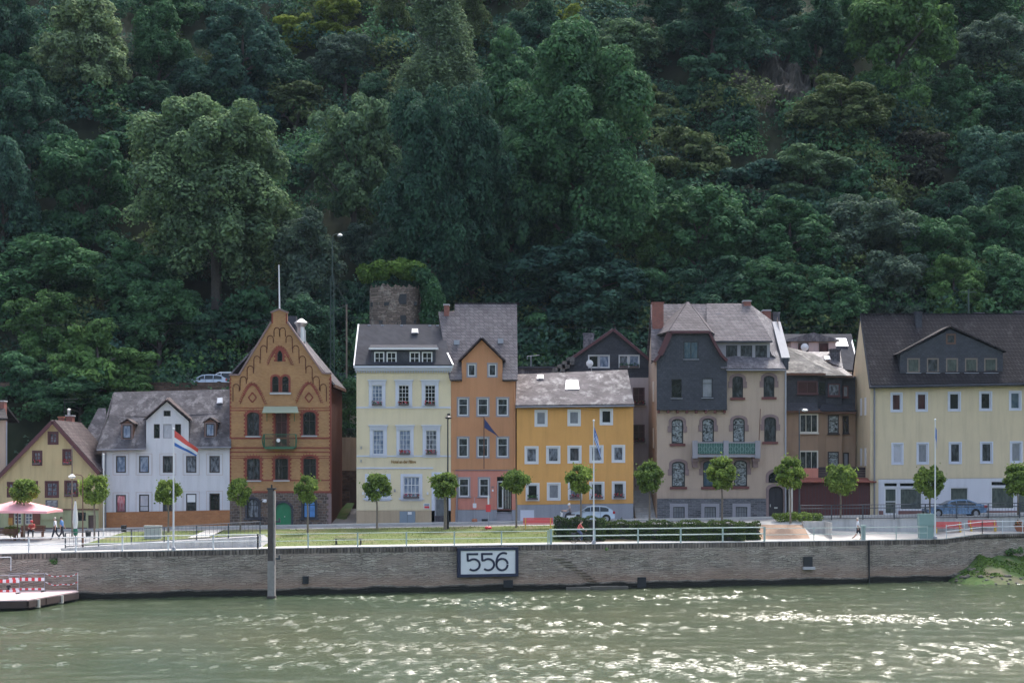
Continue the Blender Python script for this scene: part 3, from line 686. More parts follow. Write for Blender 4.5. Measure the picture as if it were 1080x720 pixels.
h.part(MB().slab([P3(99,500,146), P3(103,500,142.6), P3(96,468,149), P3(94,468,149)], .25), 'party_wall', 'white_wall')
# dark-roofed wing between the cottage and the white house
h = House('outbuilding', 'low dark-roofed wing squeezed between cottage and white house', 'house', 150, 100, 556)
h.facade([(84, 558), (115, 558), (115, 478), (84, 478)], 'white_wall', back=.3)
h.part(MB().slab([P3(78,482,149.8), P3(112,482,149.8), P3(112,432,155), P3(104,432,155)][:4], .2), 'roof', 'roof_white_house')
h.part(MB().slab([P3(70,470,150), P3(98,474,150), P3(83,447,155), P3(76,447,155)], .2), 'roof', 'roof_tile_brown')
h.shell(98, 114, 480, 556, 6, 'white_wall')
h.box('verge_cap', 'white_paint', 103.5, 107, 430.8, 432.4, 4.8, 5.2)
# ================================================================ A  edge house at the far left
h = House('terraced_house', 'tan house end with orange chimney cut by the left edge', 'house', 143.2, -25, 560)
h.window(-40, -30, 470, 490); h.window(-22, -12, 470, 490); h.window(-40, -30, 510, 530); h.window(-22, -12, 510, 530)
h.facade([(-60, 562), (6, 562), (6, 443), (-60, 443)], 'tan_wall'); 
_, zr = h.pitched((-60, 443), (8.5, 443), (-60, 425), (3, 425), 9, 4.5, 'roof_tile_brown', back=True); h.shell(-60, 6, 443, 562, 9, 'tan_wall', zr-.05, 4.5, skew=1)
h.chimney(-2, 4, 422, 442, 145.5); h.pipe(7.3, 444, 505, 'zinc')
# ================================================================ C  white house
h = House('town_house', 'long white house with grey roof behind the red white blue flag', 'house', 144, 175, 557)
SU = ('grey_surround', .10, .012); cols = [(122.3, 132.8), (146.6, 157.2), (171.6, 182.4), (196.2, 207.2), (220.8, 231.8)]
for i, (a, b) in enumerate(cols):
    w_ = dict(fm='dark_frame', mv=0, fw=.10, dep=.10, sur=None)
    h.window(a, b, 480.5, 498.3, pane=['pane_blue','pane_blue','pane_half','pane_lace','pane_lace'][i], **w_)
    h.window(a, b, 521.5-i*.4, 540-i*.4, pane=['pane_red','pane_white','pane_half','pane_half','pane_dark'][i], mh=(.3,) if i in (1,3) else (), blind=.42 if i == 3 else None, **w_)
    for y0_, y1_ in ((478, 500.8), (519-i*.4, 542.5-i*.4)):    # scored line round each window
        x0_, x1_, z0_, z1_ = h.X(a)-.28, h.X(b)+.28, h.Z(y1_), h.Z(y0_)
        h.part(MB().ring(shape(x0_, x1_, z0_, z1_), shape(x0_+.045, x1_-.045, z0_+.045, z1_-.045), h.Y-.015, h.Y+.01), 'window_border', 'rear_wall')
for a, b, c, d_, pn in ((162.2, 168.5, 447, 462, 'pane_dark'), (172, 181, 447, 462, 'pane_white'), (184.5, 191, 447, 462, 'pane_dark'), (172.5, 180, 432.8, 438.8, 'pane_dark')):
    h.window(a, b, c, d_, fm='dark_frame' if pn == 'pane_dark' else 'grey_surround', pane=pn, mv=0, fw=.06, dep=.1)
h.facade([(107.5, 540), (243, 537.5), (243, 471), (199, 471.5), (199, 444), (176, 423.5), (154.2, 443), (154.2, 473), (107.5, 474)], 'white_wall')
h.facade([(107.5, 560), (243, 560), (243, 537.6), (107.5, 540.1)], 'clinker', 'plinth', dy=-.04)
mb = MB(); Ye = 143.55
eL, eR = P3(102.5, 474.5, Ye), P3(244, 471.5, Ye); kL, kR = P3(108, 460, 144.6), P3(243.4, 456, 144.6); rL, rR = P3(121, 414.5, 148.5), P3(243, 411.5, 148.5)
d1, d2 = P3(154, 473.5, Ye), P3(199.3, 472.2, Ye); k1, k2 = P3(154, 458.5, 144.6), P3(199.3, 457.2, 144.6); v1, v2 = P3(155.8, 444, 145.7), P3(197.6, 444, 145.7)
for q in ((eL, d1, k1, kL), (d2, eR, kR, k2)): mb.slab(q, .14)
mb.slab([kL, k1, P3(154.3, 441, 146.06), P3(115.3, 439.5, 146.2)], .14)
mb.slab([k2, kR, P3(243.2, 436.5, 146.2), P3(199.2, 440, 146.1)], .14)
mb.slab([P3(115.3, 439.5, 146.2), P3(154.3, 440, 146.15), P3(199.2, 440, 146.1), P3(243.2, 436.5, 146.2), rR, rL], .14)
mb.slab([rL+Vector((0,.01,0)), rR+Vector((0,.01,0)), Vector((rR.x, 153.5, eR.z)), Vector((rL.x-1, 153.5, eL.z))], .14)
mb.slab([P3(102.4, 474.5, 153), eL, kL+Vector((0,0,0)), rL], .14)
roof = h.part(mb, 'roof', 'roof_white_house'); h.plane = (P3(115.3, 439.5, 146.2), (P3(243.2, 436.5, 146.2)-P3(115.3, 439.5, 146.2)).cross(rL-P3(115.3, 439.5, 146.2)).normalized()); h.pt = .14
h.shell(107.5, 243, 472, 560, 9.3, 'white_wall', rR.z-.3, 4.5)
ap = P3(176, 422, 143.6); 
h.part(MB().slab([ap, P3(202, 444.5, 143.6), P3(200.5, 440, 146.6), P3(178, 419.5, 148.0)], .12).slab([P3(151.5, 443.5, 143.6), ap, P3(178, 419.5, 148.0), P3(156, 440, 146.6)], .12), 'gable_roof', 'roof_tile_cottage')
h.part(MB().add([P3(199,472,144.01), P3(199,444,144.01), Vector((h.X(199), 147.0, h.Z(444))), Vector((h.X(199), 145.2, h.Z(471)))], [(0,1,2,3)]).add([P3(154.2,472,144.01), P3(154.2,444,144.01), Vector((h.X(154.2), 147.0, h.Z(444))), Vector((h.X(154.2), 145.2, h.Z(471)))], [(3,2,1,0)]), 'gable_cheek', 'slate_dark')
for cx, y0, y1 in ((134, 448, 463.3), (221.8, 446.5, 461)):
    Yd = 144.15; dw = House.__new__(House); dw.Y = Yd; dw.o = h.o; dw.r = h.r; dw.holes = {}
    dm = h.part(MB().prism([(PX(cx-6.5,Yd), PZ(y1+.7,Yd)), (PX(cx+6.5,Yd), PZ(y1+.7,Yd)), (PX(cx+6.5,Yd), PZ(y0-1.5,Yd)), (PX(cx,Yd), PZ(y0-4.5,Yd)), (PX(cx-6.5,Yd), PZ(y0-1.5,Yd))], Yd+.05, Yd+2.4), 'dormer', 'wood_brown')
    w2 = dw.window(cx-4.6, cx+4.6, y0, y1-1, fm='dark_frame', pane='pane_blue', mv=0, fw=.09, dep=.0, sur=('sandstone_red', .1, .02)); w2.location = (0,0,0)
    t1, t2, t0 = P3(cx-7.8, y0-.8, Yd-.15), P3(cx+7.8, y0-.8, Yd-.15), P3(cx, y0-6, Yd-.15); bb = Vector((0, 2.6, 0))
    h.part(MB().slab([t1, t0, t0+bb, t1+bb], .07).slab([t0, t2, t2+bb, t0+bb], .07), 'dormer_roof', 'roof_tile_cottage', dm)
h.skylight(roof, (228.7, 427), (235.3, 426.5), (235, 420.5), (229.5, 421), 147.3, 147.9)
h.pipe(111.5, 477, 557, 'gutter_grey', .07)
for a, b in ((eL, d1), (d2, eR)): h.part(MB().tube(a+Vector((0,-.1,.0)), b+Vector((0,-.1,0)), .07), 'gutter', 'gutter_grey')
h.box('cellar_window', 'black_metal', 128, 136, 556, 559.5, -.08, -.042)

# ================================================================ D  brick house
h = House('brick_house', 'tall ochre brick house with stepped arch frieze, green arched door and flagpole', 'house', 144, 298, 557)
RB = ('red_brick', .17, .03, 1)
def teeth(H, x0, x1, y0, y1, rise, par, dy=0, point=False, wd=.17):      # toothed red brick edge round an opening
    X0, X1, Z0, Z1 = H.X(x0), H.X(x1), H.Z(y1), H.Z(y0); mb = MB(); yf = H.Y+dy-.022; z = Z0
    k = 0
    while z < Z1-rise:
        if k % 2 == 0: mb.box(X0-wd-.11, X0-wd+.01, yf, yf+.05, z, z+.17); mb.box(X1+wd-.01, X1+wd+.11, yf, yf+.05, z, z+.17)
        z += .17; k += 1
    cx, hw, zc = (X0+X1)/2, (X1-X0)/2, Z1-rise
    n = 9
    for i in range(n):
        a = math.pi*(i+.5)/n; u = Vector((math.cos(a), 0, math.sin(a)))
        if point: uu = 1-2*(i+.5)/n; p = Vector((cx+hw*uu, yf, zc+rise*(1-abs(uu)**1.7)))+u*wd
        else: p = Vector((cx+(hw+wd)*math.cos(a), yf, zc+(rise+wd)*math.sin(a)))
        mb.bar(p+Vector((0,.02,0))-u*.02, p+Vector((0,.02,0))+u*.14, .04, .09)
    H.part(mb, 'brick_teeth', 'red_brick', par)
for a, b, y0, y1 in ((260.5, 273.5, 434.5, 459.5), (319.5, 333, 434, 459), (260.3, 274.2, 482, 506.2), (290, 304, 481.5, 506), (319.8, 333.5, 481, 505.5)):
    w_ = h.window(a, b, y0, y1, fm='dark_frame', pane=rng.choice(['pane_dark','pane_half']) , rise=.28, mv=1, mh=(.62,), fw=.09, sur=RB, sill=('sill_stone', .12, .12), dep=.2); teeth(h, a, b, y0, y1, .28, w_)
w_ = h.window(290.5, 302.8, 434, 471.5, fm='maroon_frame', pane='pane_maroon', mv=1, mh=(.25,.72), fw=.1, sur=RB, dep=.2, name='balcony_door'); teeth(h, 290.5, 302.8, 437, 471, 0, w_)
for a, b in ((287, 294), (297.5, 304.5)): w_ = h.window(a, b, 396.5, 413.5, fm='dark_frame', rise=.3, mv=0, mh=(.5,), fw=.06, sur=RB)
h.box('sill', 'sill_stone', 284.8, 307, 413.8, 415.8, -.12, .0)
w_ = h.window(292.3, 297.9, 369.3, 381, fm='dark_frame', rise=.35, mv=0, fw=.05, sur=RB, point=True); teeth(h, 292.3, 297.9, 369.3, 381, .35, w_, point=True)
for a, b, pn in ((260.8, 273.2, 'pane_lace'), (319.8, 333, 'blue_poster')):
    h.window(a, b, 525.5, 546, fm='black_metal', pane=pn, rise=.5, mv=1, mh=(.68,), fw=.09, sur=('slate_dark', .16, .06), sill=('slate_dark', .3, .15), dep=.2, dy=-.06)
w_ = h.window(290.5, 307.2, 529.8, 559, fm='door_green', pane='door_green', rise=.68, mv=1, mh=(), fw=.06, sur=('slate_dark', .18, .05, 1), dep=.2, dy=-.06, name='door')
h.part(MB().box(h.X(299.8), h.X(300.6), h.Y-.0, h.Y+.08, h.Z(545), h.Z(544)), 'handle', 'steel', w_)
out = [(242.5, 519.5), (349, 519.5), (349, 394.5), (340.5, 394), (303, 340), (303, 329.5), (294.6, 326.8), (286.5, 329.5), (286.5, 340), (252.5, 396), (242.5, 396)]
h.facade(out, 'ochre_brick', back=.35)
h.facade([(242.5, 562), (349, 562), (349, 519.7), (242.5, 519.7)], 'basalt', 'ground_floor', dy=-.06, back=.3)
mb = MB()
for y0, y1 in ((429.5, 430.4), (432.2, 433.2), (461, 462.8), (471.3, 473), (475.8, 477.2), (480.3, 481), (482.6, 483.4), (505.6, 506.9), (517.5, 519.6)): mb.box(h.X(242.4), h.X(349.1), h.Y-.025, h.Y+.01, h.Z(y1), h.Z(y0))
h.part(mb, 'brick_band', 'red_brick')
mb = MB(); z = h.Z(519); k = 0
while z < h.Z(397):
    if k % 2 == 0: mb.box(h.X(242.3), h.X(244), h.Y-.028, h.Y+.01, z, z+.17); mb.box(h.X(347), h.X(349.2), h.Y-.028, h.Y+.35, z, z+.17)
    else: mb.box(h.X(242.3), h.X(243), h.Y-.028, h.Y+.01, z, z+.17); mb.box(h.X(348), h.X(349.2), h.Y-.028, h.Y+.35, z, z+.17)
    z += .17; k += 1
h.part(mb, 'corner_teeth', 'red_brick')
mb = MB(); z = h.Z(559); k = 0
while z < h.Z(521):
    mb.box(h.X(345 if k % 2 else 346.6), h.X(349.3), h.Y-.10, h.Y+.35, z, z+.26); z += .27; k += 1
h.part(mb, 'quoin', 'sandstone_red')
# blind pointed arches with lozenges, central arch
for cx, hw, y0, y1, lz in ((266.2, 13, 405, 426, 1), (325.8, 13, 404, 425, 1), (295, 12.5, 366, 385, 0)):
    p1 = shape(h.X(cx-hw), h.X(cx+hw), h.Z(y1), h.Z(y0), h.Z(y0)-h.Z(y1)-.02, True, 14)[1:]; p1 = p1[:-0 or None]
    mb = MB()
    pts = [Vector((x, h.Y-.02, z)) for x, z in p1[1:]]
    for a, b in zip(pts, pts[1:]): mb.bar(a, b, .05, .17)
    for i, (a, b) in enumerate(zip(pts, pts[1:])):
        m_ = (a+b)/2; n_ = Vector((-(b-a).z, 0, (b-a).x)).normalized()
        if n_.dot(m_-Vector((h.X(cx), h.Y, h.Z(y1)))) < 0: n_ = -n_
        for t_ in (a, m_): mb.bar(t_+n_*.07, t_+n_*.2, .04, .08)
    if lz:
        q = [Vector((h.X(cx+a), h.Y-.02, h.Z(419+b))) for a, b in ((0,-5.2),(4.2,0),(0,5.2),(-4.2,0),(0,-5.2))]
        for a, b in zip(q, q[1:]): mb.bar(a, b, .05, .11)
    h.part(mb, 'blind_arch', 'red_brick')
# stepped round-arch frieze climbing the gable
mb = MB()
steps = [(249, 421, 406), (256.5, 409.5, 398), (264, 398.5, 387), (271, 388, 376.5), (278, 377, 365.5), (285, 366, 355)]
for side in (-1, 1):
    for i, (x, yb, yt) in enumerate(steps):
        X_ = x if side < 0 else 590-x
        pts = []
        for t in range(7):
            a = math.pi*t/6; pts.append(Vector((h.X(X_-side*0 + 3.3*math.cos(a)), h.Y-.02, h.Z(yt+2.4-3.6*math.sin(a)))))
        lo, hi = (pts[-1], pts[0]) if side < 0 else (pts[0], pts[-1])
        for a, b in zip(pts, pts[1:]): mb.bar(a, b, .045, .07)
        mb.bar(lo, Vector((lo.x, lo.y, h.Z(yb+2))), .07, .045); mb.bar(hi, Vector((hi.x, hi.y, h.Z(yt+6.5))), .07, .045)
for cx in (292, 298):
    pts = [Vector((h.X(cx+3*math.cos(math.pi*t/6)), h.Y-.02, h.Z(349-3.6*math.sin(math.pi*t/6)))) for t in range(7)]
    for a, b in zip(pts, pts[1:]): mb.bar(a, b, .045, .07)
    mb.bar(pts[0], pts[0]+Vector((0,0,-.5)), .07, .045); mb.bar(pts[-1], pts[-1]+Vector((0,0,-.5)), .07, .045)
h.part(mb, 'arch_frieze', 'side_brown')
mb = MB()
cp = [(242, 395.3), (252.3, 395.3), (286.2, 339.5)]; cq = [(303.4, 339.5), (340.7, 393.4), (349.6, 393.8)]
for l in (cp, cq):
    for a, b in zip(l, l[1:]): mb.bar(P3(*a, h.Y+.12), P3(*b, h.Y+.12), .55, .14)
for a, b in (((285.5, 329.6), (294.6, 326.2)), ((294.6, 326.2), (304, 329.6))): mb.bar(P3(*a, h.Y+.12), P3(*b, h.Y+.12), .55, .13)
h.part(mb, 'gable_coping', 'sandstone_red')
mb = MB()
for a, b in ((286.4, 288), (301.5, 303.1)): mb.box(h.X(a), h.X(b), h.Y-.028, h.Y+.01, h.Z(341), h.Z(330.5))
h.part(mb, 'pillar_edge', 'red_brick')
yr = 9.5; zr = PZ(338, 144.3)
A = P3(303, 339, 144.36); B_ = P3(349.5, 405, 144.36); Ra = Vector((P3(294.7,328,144).x, 144.36, zr)); Cc = P3(345.5, 392, 144.36)
L1 = P3(243, 396, 144.36); dv = Vector((0, yr, 0))
E = Vector((h.X(351.5), 144.36, h.Z(406)))
h.part(MB().slab([Ra, E, E+dv, Ra+dv], .15).slab([L1, Ra, Ra+dv, L1+dv], .15), 'roof', 'slate_grey')
h.part(MB().bar(E+Vector((.05,0,-.05)), E+dv+Vector((.05,0,-.05)), .18, .25), 'eaves', 'wood_brown')
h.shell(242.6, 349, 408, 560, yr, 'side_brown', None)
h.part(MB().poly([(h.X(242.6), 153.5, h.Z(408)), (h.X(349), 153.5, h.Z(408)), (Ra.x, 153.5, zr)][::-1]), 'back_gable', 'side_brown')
h.part(MB().lathe([(.35,-.7),(.35,1.1)], P3(317.5, 352, 146), 12).lathe([(.35,0),(.62,.35),(.62,.42),(.1,.75)], P3(317.5, 345, 146), 12).tube(P3(321.5, 362, 146), P3(321.5, 348, 146), .1), 'flue', 'steel')
h.part(MB().box(PX(303.5,147), PX(312,147), 147, 148, PZ(352,147), PZ(333,147)), 'chimney', 'slate_dark')
h.part(MB().tube((h.X(294.6), 144.2, h.Z(328)), (h.X(293.8), 144.2, h.Z(279)), .07, .05), 'roof_pole', 'white_paint')
# balcony, canopy
bx0, bx1, zf, zt = h.X(279.5), h.X(313), h.Z(471.5), h.Z(458); bal = h.part(MB().box(bx0+.1, bx1-.1, h.Y-1.0, h.Y, zf-.15, zf), 'balcony', 'iron_green')
mb = MB(); n = 26
for i in range(n+1):
    x = bx0+.15+(bx1-bx0-.3)*i/n; mb.tube((x, h.Y-.98, zf), (x, h.Y-.98, zt), .014, n=4)
for z in (zf+.05, zt): mb.tube((bx0, h.Y-.98, z), (bx1, h.Y-.98, z), .028, n=6)
for x in (bx0, bx1):
    pts = [Vector((x + (1 if x == bx1 else -1)*(.16*math.sin(math.pi*t/6)-.05), h.Y-.9, zf+(zt-zf)*t/6)) for t in range(7)]
    for a, b in zip(pts, pts[1:]): mb.bar(a, b, .05, .3)
    mb.tube((x, h.Y-.98, zt), (x, h.Y, zt), .028, n=6); mb.tube((x, h.Y-.98, zf), (x, h.Y, zf), .028, n=6)
    for k in range(6): mb.tube((x, h.Y-.9+.15*k, zf), (x, h.Y-.9+.15*k, zt), .014, n=4)
h.part(mb, 'railing', 'iron_green', bal)
h.part(MB().lathe([(.17,0),(.17,.03)], (h.X(295.3), h.Y-1.03, h.Z(464.3)), 14, ax='y'), 'badge', 'white_paint', bal)
can = h.part(MB().slab([P3(276.5, 435.5, 142.9), P3(315, 435.5, 142.9), P3(313.5, 429, 143.9), P3(278.5, 429, 143.9)], .06), 'canopy', 'shade_green')
h.part(MB().tube(P3(281.5, 435.5, 143), P3(281.5, 444, 143.9), .03).tube(P3(310.5, 435.5, 143), P3(310.5, 444, 143.9), .03), 'bracket', 'iron_green', can)
h.part(MB().bar(P3(276, 526.5, 143.9), P3(281, 526.5, 143.9), .05, .05).ball(P3(279.5, 528, 143.6), .16).box(h.X(277.6), h.X(281.4), h.Y-.5, h.Y-.1, h.Z(529), h.Z(527.6)), 'wall_lamp', 'white_paint')

# passage between brick house and hotel
ps = House('passage_wall', 'tall plastered retaining wall with arched cellar door between brick house and hotel', 'wall', 156, 368, 535)
ps.window(368.5, 377, 508, 536, fm='door_brown', pane='door_brown', rise=.5, mv=0, mh=(), name='door', sur=('arch_stone', .1, .05, 1))
ps.facade([(352, 545), (382, 545), (382, 496), (352, 496)], 'arch_stone', 'lower_wall', back=.3)
ps.facade([(352, 496), (382, 496), (382, 461), (352, 461)], 'retaining_tan', back=.3)
ps.box('upper_wall', 'concrete', 366, 382, 432, 461, 2.5, 2.8)
rl = MB()
for k in range(9): x = PX(366+k*1.6, 156.4); rl.tube((x, 156.4, PZ(461,156.4)), (x, 156.4, PZ(452,156.4)), .02, n=4)
rl.tube(P3(365, 452, 156.4), P3(380, 452, 156.4), .03); ps.part(rl, 'railing', 'rail_dark')
struct(MB().add([(PX(350,144.5),144.5,zs(-16)+.15),(PX(379,144.5),144.5,zs(-14)+.15),(PX(379,156),156,PZ(536,156)),(PX(352,156),156,PZ(536,156))], [(0,1,2,3)]), 'alley', 'asphalt')
one(MB().add([P3(352,553,145), P3(361,553,145), P3(373,530,155.5), P3(366,530,155.5), P3(352,545,149)], [(0,1,2,3,4)]).add([P3(361,553.2,145), P3(362,553.2,145), P3(374,530.2,155.5), P3(373,530.2,155.5)], [(0,1,2,3)]), 'grass_strip', 'bank_grass', P3(356,550,146), 'narrow grassy slope beside the alley left of hotel', 'grass')

# ================================================================ E  pale yellow hotel
h = House('hotel', 'pale yellow hotel with white framed windows and flat dark dormer', 'hotel', 144, 425, 553)
WW = dict(fm='white_paint', mv=2, fw=.06, mw=.03, dep=.12)
for i, (a, b) in enumerate(((392.3, 403.3), (420.3, 431.5), (448, 459.3))):
    pn = ['pane_blue','pane_dark','pane_dark'][i]
    h.window(a, b, 406, 427.3, pane=pn, mh=(.2,.4,.62,.81), sur=('bluewhite', .27, .05), head=('bluewhite', .3, .5), sill=('bluewhite', .3, .08), flower='flower_red', **WW)
    a += 1; b += 1.5
    h.window(a, b, 453.5, 479, pane=['pane_blue','pane_blue','pane_lace'][i], mh=(.2,.4,.62,.81), sur=('bluewhite', .27, .05), head=('bluewhite', .3, .5), sill=('bluewhite', .3, .08), flower='flower_red' if i else None, **WW)
for a, b in ((388, 409), (425.5, 442.5)):
    h.window(a, b, 502.5, 525, pane='pane_blue', mh=(.22,.62), mv=3, fm='white_paint', fw=.08, mw=.06, dep=.12, sur=('bluewhite', .25, .05), sill=('bluewhite', .4, .12), flower='flower_red' if a > 400 else None)
dr = h.window(458.5, 472, 501, 556, fm='white_paint', pane='pane_grey', mv=0, mh=(.55,.85), fw=.08, dep=.9, sur=('bluewhite', .28, .05, 1), name='door')
h.facade([(376, 538), (475.5, 538), (475.5, 388), (376, 388)], 'hotel_yellow', dep=.14)
h.facade([(376, 556), (458.5, 556), (458.5, 538.2), (376, 538.2)], 'hotel_base', 'plinth', dy=-.05, holes=[], back=.1)
h.facade([(472, 556), (475.5, 556), (475.5, 538.2), (472, 538.2)], 'hotel_base', 'plinth', dy=-.05, holes=[], back=.1)
mb = MB()
for x_ in (458.5, 472): mb.box(h.X(x_)-.01, h.X(x_)+.01, h.Y, h.Y+.9, h.Z(556), h.Z(501))
h.part(mb, 'door_reveal', 'white_wall', dr)
mb = MB()
for k in range(5): mb.box(h.X(458.6), h.X(471.9), h.Y+.05+.16*k, h.Y+.88, h.Z(554)+.17*k, h.Z(554)+.17*(k+1)-.005)
h.part(mb, 'steps', 'slate_grey', dr)
h.part(MB().box(h.X(460.5), h.X(470.3), h.Y+.8, h.Y+.84, h.Z(523.5), h.Z(515)), 'door_glass', 'pane_dark', dr)
for y0, y1 in ((428.8, 430.4), (480, 481.6), (492.6, 494.2)): h.box('string_course', 'bluewhite', 376, 475.6 if y0 < 490 else 457, y0, y1, -.06, -.001)
mb = MB().box(h.X(373.5), h.X(477.5), h.Y-.55, h.Y+.1, h.Z(388.3), h.Z(386)); mb.box(h.X(374.5), h.X(476.8), h.Y-.32, h.Y-.001, h.Z(391), h.Z(388.35))
for k in range(38): x = h.X(375.5+k*2.66); mb.box(x, x+.11, h.Y-.2, h.Y-.002, h.Z(393), h.Z(391.03))
h.part(mb, 'cornice', 'bluewhite')
roof, zr = h.pitched((374, 386.3), (477, 386.3), (379, 343.5), (466, 344), 9, 4.5, 'slate_hotel', over=.5)
h.shell(376, 475.4, 387, 556, 9, 'hotel_yellow', zr-.06, 4.5)
h.part(MB().bar(P3(373.6, 386.5, 143.45), P3(378.2, 343.2, 148.5), .14, .3).bar(P3(477.5, 386, 143.45), P3(471.5, 373.5, 144.9), .14, .35), 'verge', 'white_paint')
Yd = 143.75; D = House.__new__(House); D.Y = Yd; D.o = h.o; D.r = h.r; D.holes = {}
for a, b in ((394.7, 405.3), (407.7, 418.3), (432, 442.8), (445, 456)): D.window(a, b, 371, 384.7, fm='white_paint', pane='pane_dark', mv=1, mh=(.5,), fw=.1, dep=.05, sill=('white_paint', .15, .08))
D.facade([(391.5, 386.3), (459.5, 386.3), (459.5, 367.5), (391.5, 367.5)], 'slate_dark', 'dormer', back=2.9)
h.part(MB().slab([P3(389.3, 368, 143.4), P3(462, 368, 143.4), P3(460, 363.3, 146.9), P3(391.5, 363.3, 146.9)], .1), 'dormer_roof', 'slate_hotel')
h.part(MB().bar(P3(389, 367.6, 143.35), P3(462.2, 367.6, 143.35), .1, .16), 'dormer_gutter', 'white_paint')
h.skylight(roof, (434.2, 352.8), (441.3, 352.8), (440.8, 348.2), (434.6, 348.2), 147.35, 147.95)
mb = MB()
for px_ in (388, 402, 422, 452, 460): mb.box(PX(px_,148.4), PX(px_,148.4)+.25, 148.2, 148.4, PZ(344.5,148.4), PZ(342.7,148.4))
h.part(mb, 'snow_hook', 'zinc')
ut = h.box('utility_door', 'utility_blue', 421.5, 438, 538.8, 553, -.10, -.052); h.box('notice', 'white_paint', 430, 434.3, 539.5, 542.2, -.115, -.101, ut)
h.part(MB().box(h.X(429.7)-.012, h.X(429.7)+.012, h.Y-.108, h.Y-.1, h.Z(553), h.Z(539)), 'seam', 'rail_dark', ut)
sn = h.box('sign', 'white_paint', 446.8, 453.5, 530.5, 536.4, -.06, -.001); h.box('sign_panel', 'red_paint', 447.6, 452.8, 533.3, 535.7, -.07, -.061, sn); h.box('sign_panel', 'utility_blue', 447.6, 452.8, 531.1, 532.8, -.07, -.061, sn)
for px_ in (383, 451): h.box('wall_lamp', 'white_paint', px_-.8, px_+.9, 518.5, 521.5, -.25, -.002)
h.box('wall_lamp', 'grey_surround', 415.8, 417.2, 515.5, 518.5, -.2, -.002)
for y0 in (470.5, 484.5): h.box('bracket', 'zinc', 380.6, 381.4, y0, y0+2.8, -.3, -.002)
def text(body, size, loc, mat, parent, name='lettering', origin=None, ext=.02, sx=1, rot=(R(90),0,0), off=0, align='CENTER'):
    cu = bpy.data.curves.new(name, 'FONT'); cu.body = body; cu.size = size; cu.extrude = ext; cu.offset = off; cu.align_x = align; cu.align_y = 'CENTER'; cu.resolution_u = 6
    o = bpy.data.objects.new(name+'_tmp', cu); COL.objects.link(o); dg = bpy.context.evaluated_depsgraph_get()
    me = bpy.data.meshes.new_from_object(o.evaluated_get(dg)); bpy.data.objects.remove(o)
    mt = Matrix.Translation(Vector(loc)-(origin or Vector())) @ Matrix.Rotation(rot[2], 4, 'Z') @ Matrix.Rotation(rot[0], 4, 'X') @ Matrix.Diagonal((sx,1,1,1))
    me.transform(mt); me.materials.clear(); me.materials.append(M[mat]); o2 = bpy.data.objects.new(name, me); COL.objects.link(o2)
    if parent: o2.parent = parent
    return o2
text('Hotel an der Fähre', .36, (h.X(425.6), h.Y-.03, h.Z(486.8)), 'gold', h.r, origin=h.o, sx=.78, off=.012)
bk = MB()
h.part(MB().tube((h.X(473.2), h.Y-.3, h.Z(440)), (h.X(473.2), h.Y-.3, h.Z(436)), .12), 'sign_lamp', 'black_metal')

# ================================================================ F  orange house
h = House('gabled_house', 'narrow orange house with pink ground floor and navy flag', 'house', 144, 512, 552)
GS = dict(fm='white_paint', fw=.09, dep=.12, sur=('grey_surround', .13, .03)); 
for a, b in ((493.5, 501.5), (515.3, 523.3)): h.window(a, b, 384, 396.5, pane='pane_half', mv=0, mh=(), **GS)
for y0, y1 in ((420, 438), (461.5, 481.5)):
    for a, b in ((483.3, 493.6), (503.8, 514.8), (524.6, 535.6)): h.window(a, b, y0, y1, pane='pane_half', mv=0, mh=(.62,), **GS)
for a, b in ((484, 494.6), (505.5, 515.6)): h.window(a, b, 504.3, 523.3, pane='pane_half', mv=0, mh=(.62,), **GS, sill=('grey_surround', .2, .1))
dr = h.window(524.2, 539.8, 502.5, 537, fm='black_metal', pane='pane_dark', mv=2, mh=(.85,), fw=.08, dep=.5, name='door')
mb = MB()
for k in range(5): x = h.X(531.3+k*1.7); mb.box(x-.02, x+.02, h.Y+.44, h.Y+.47, h.Z(536), h.Z(507))
h.part(mb, 'grille', 'steel', dr); h.part(MB().ring(shape(h.X(524.5), h.X(530.5), h.Z(536.5), h.Z(507)), shape(h.X(525.5), h.X(529.5), h.Z(535), h.Z(508.5)), h.Y+.40, h.Y+.46), 'side_frame', 'white_paint', dr)
h.facade([(475.7, 495.8), (543.8, 495.8), (543.8, 402), (530, 402), (530, 380), (508, 358.3), (487, 380), (487, 402), (475.7, 402)], 'orange_wall', dep=.14)
h.facade([(480.3, 537.3), (524.2, 537.3), (543.8, 537.3), (543.8, 496), (480.3, 496)], 'pink_wall', 'ground_floor', dep=.14)
h.facade([(475.7, 556), (480.2, 556), (480.2, 496), (475.7, 496)], 'orange_wall', 'pilaster', dep=.14)
h.facade([(480.3, 556), (524.2, 556), (524.2, 537.5), (480.3, 537.5)], 'grey_base', 'plinth', dy=-.04, back=.1); h.facade([(539.8, 556), (543.8, 556), (543.8, 537.5), (539.8, 537.5)], 'grey_base', 'plinth', dy=-.04, back=.1)
h.box('string_course', 'sandstone_red', 480.3, 543.8, 495.0, 496.2, -.05, -.001)
mb = MB()
for k in range(6): mb.box(h.X(524.3), h.X(539.7), h.Y-.7+.2*k, h.Y+.5, h.Z(552)+.175*k, h.Z(552)+.175*(k+1)-.006)
h.part(mb, 'steps', 'grey_surround', dr)
mb = MB(); Ye, Yr = 143.6, 149.2
ov = P3(474, 401.5, Ye); 
mb.slab([P3(474.3, 401.5, Ye), P3(487.3, 401.5, Ye), P3(487.3, 379, 145.2), P3(470.3, 379, 145.2)], .16)
mb.slab([P3(529.8, 401.5, Ye), P3(546, 401.5, Ye), P3(545.8, 379, 145.2), P3(529.8, 379, 145.2)], .16)
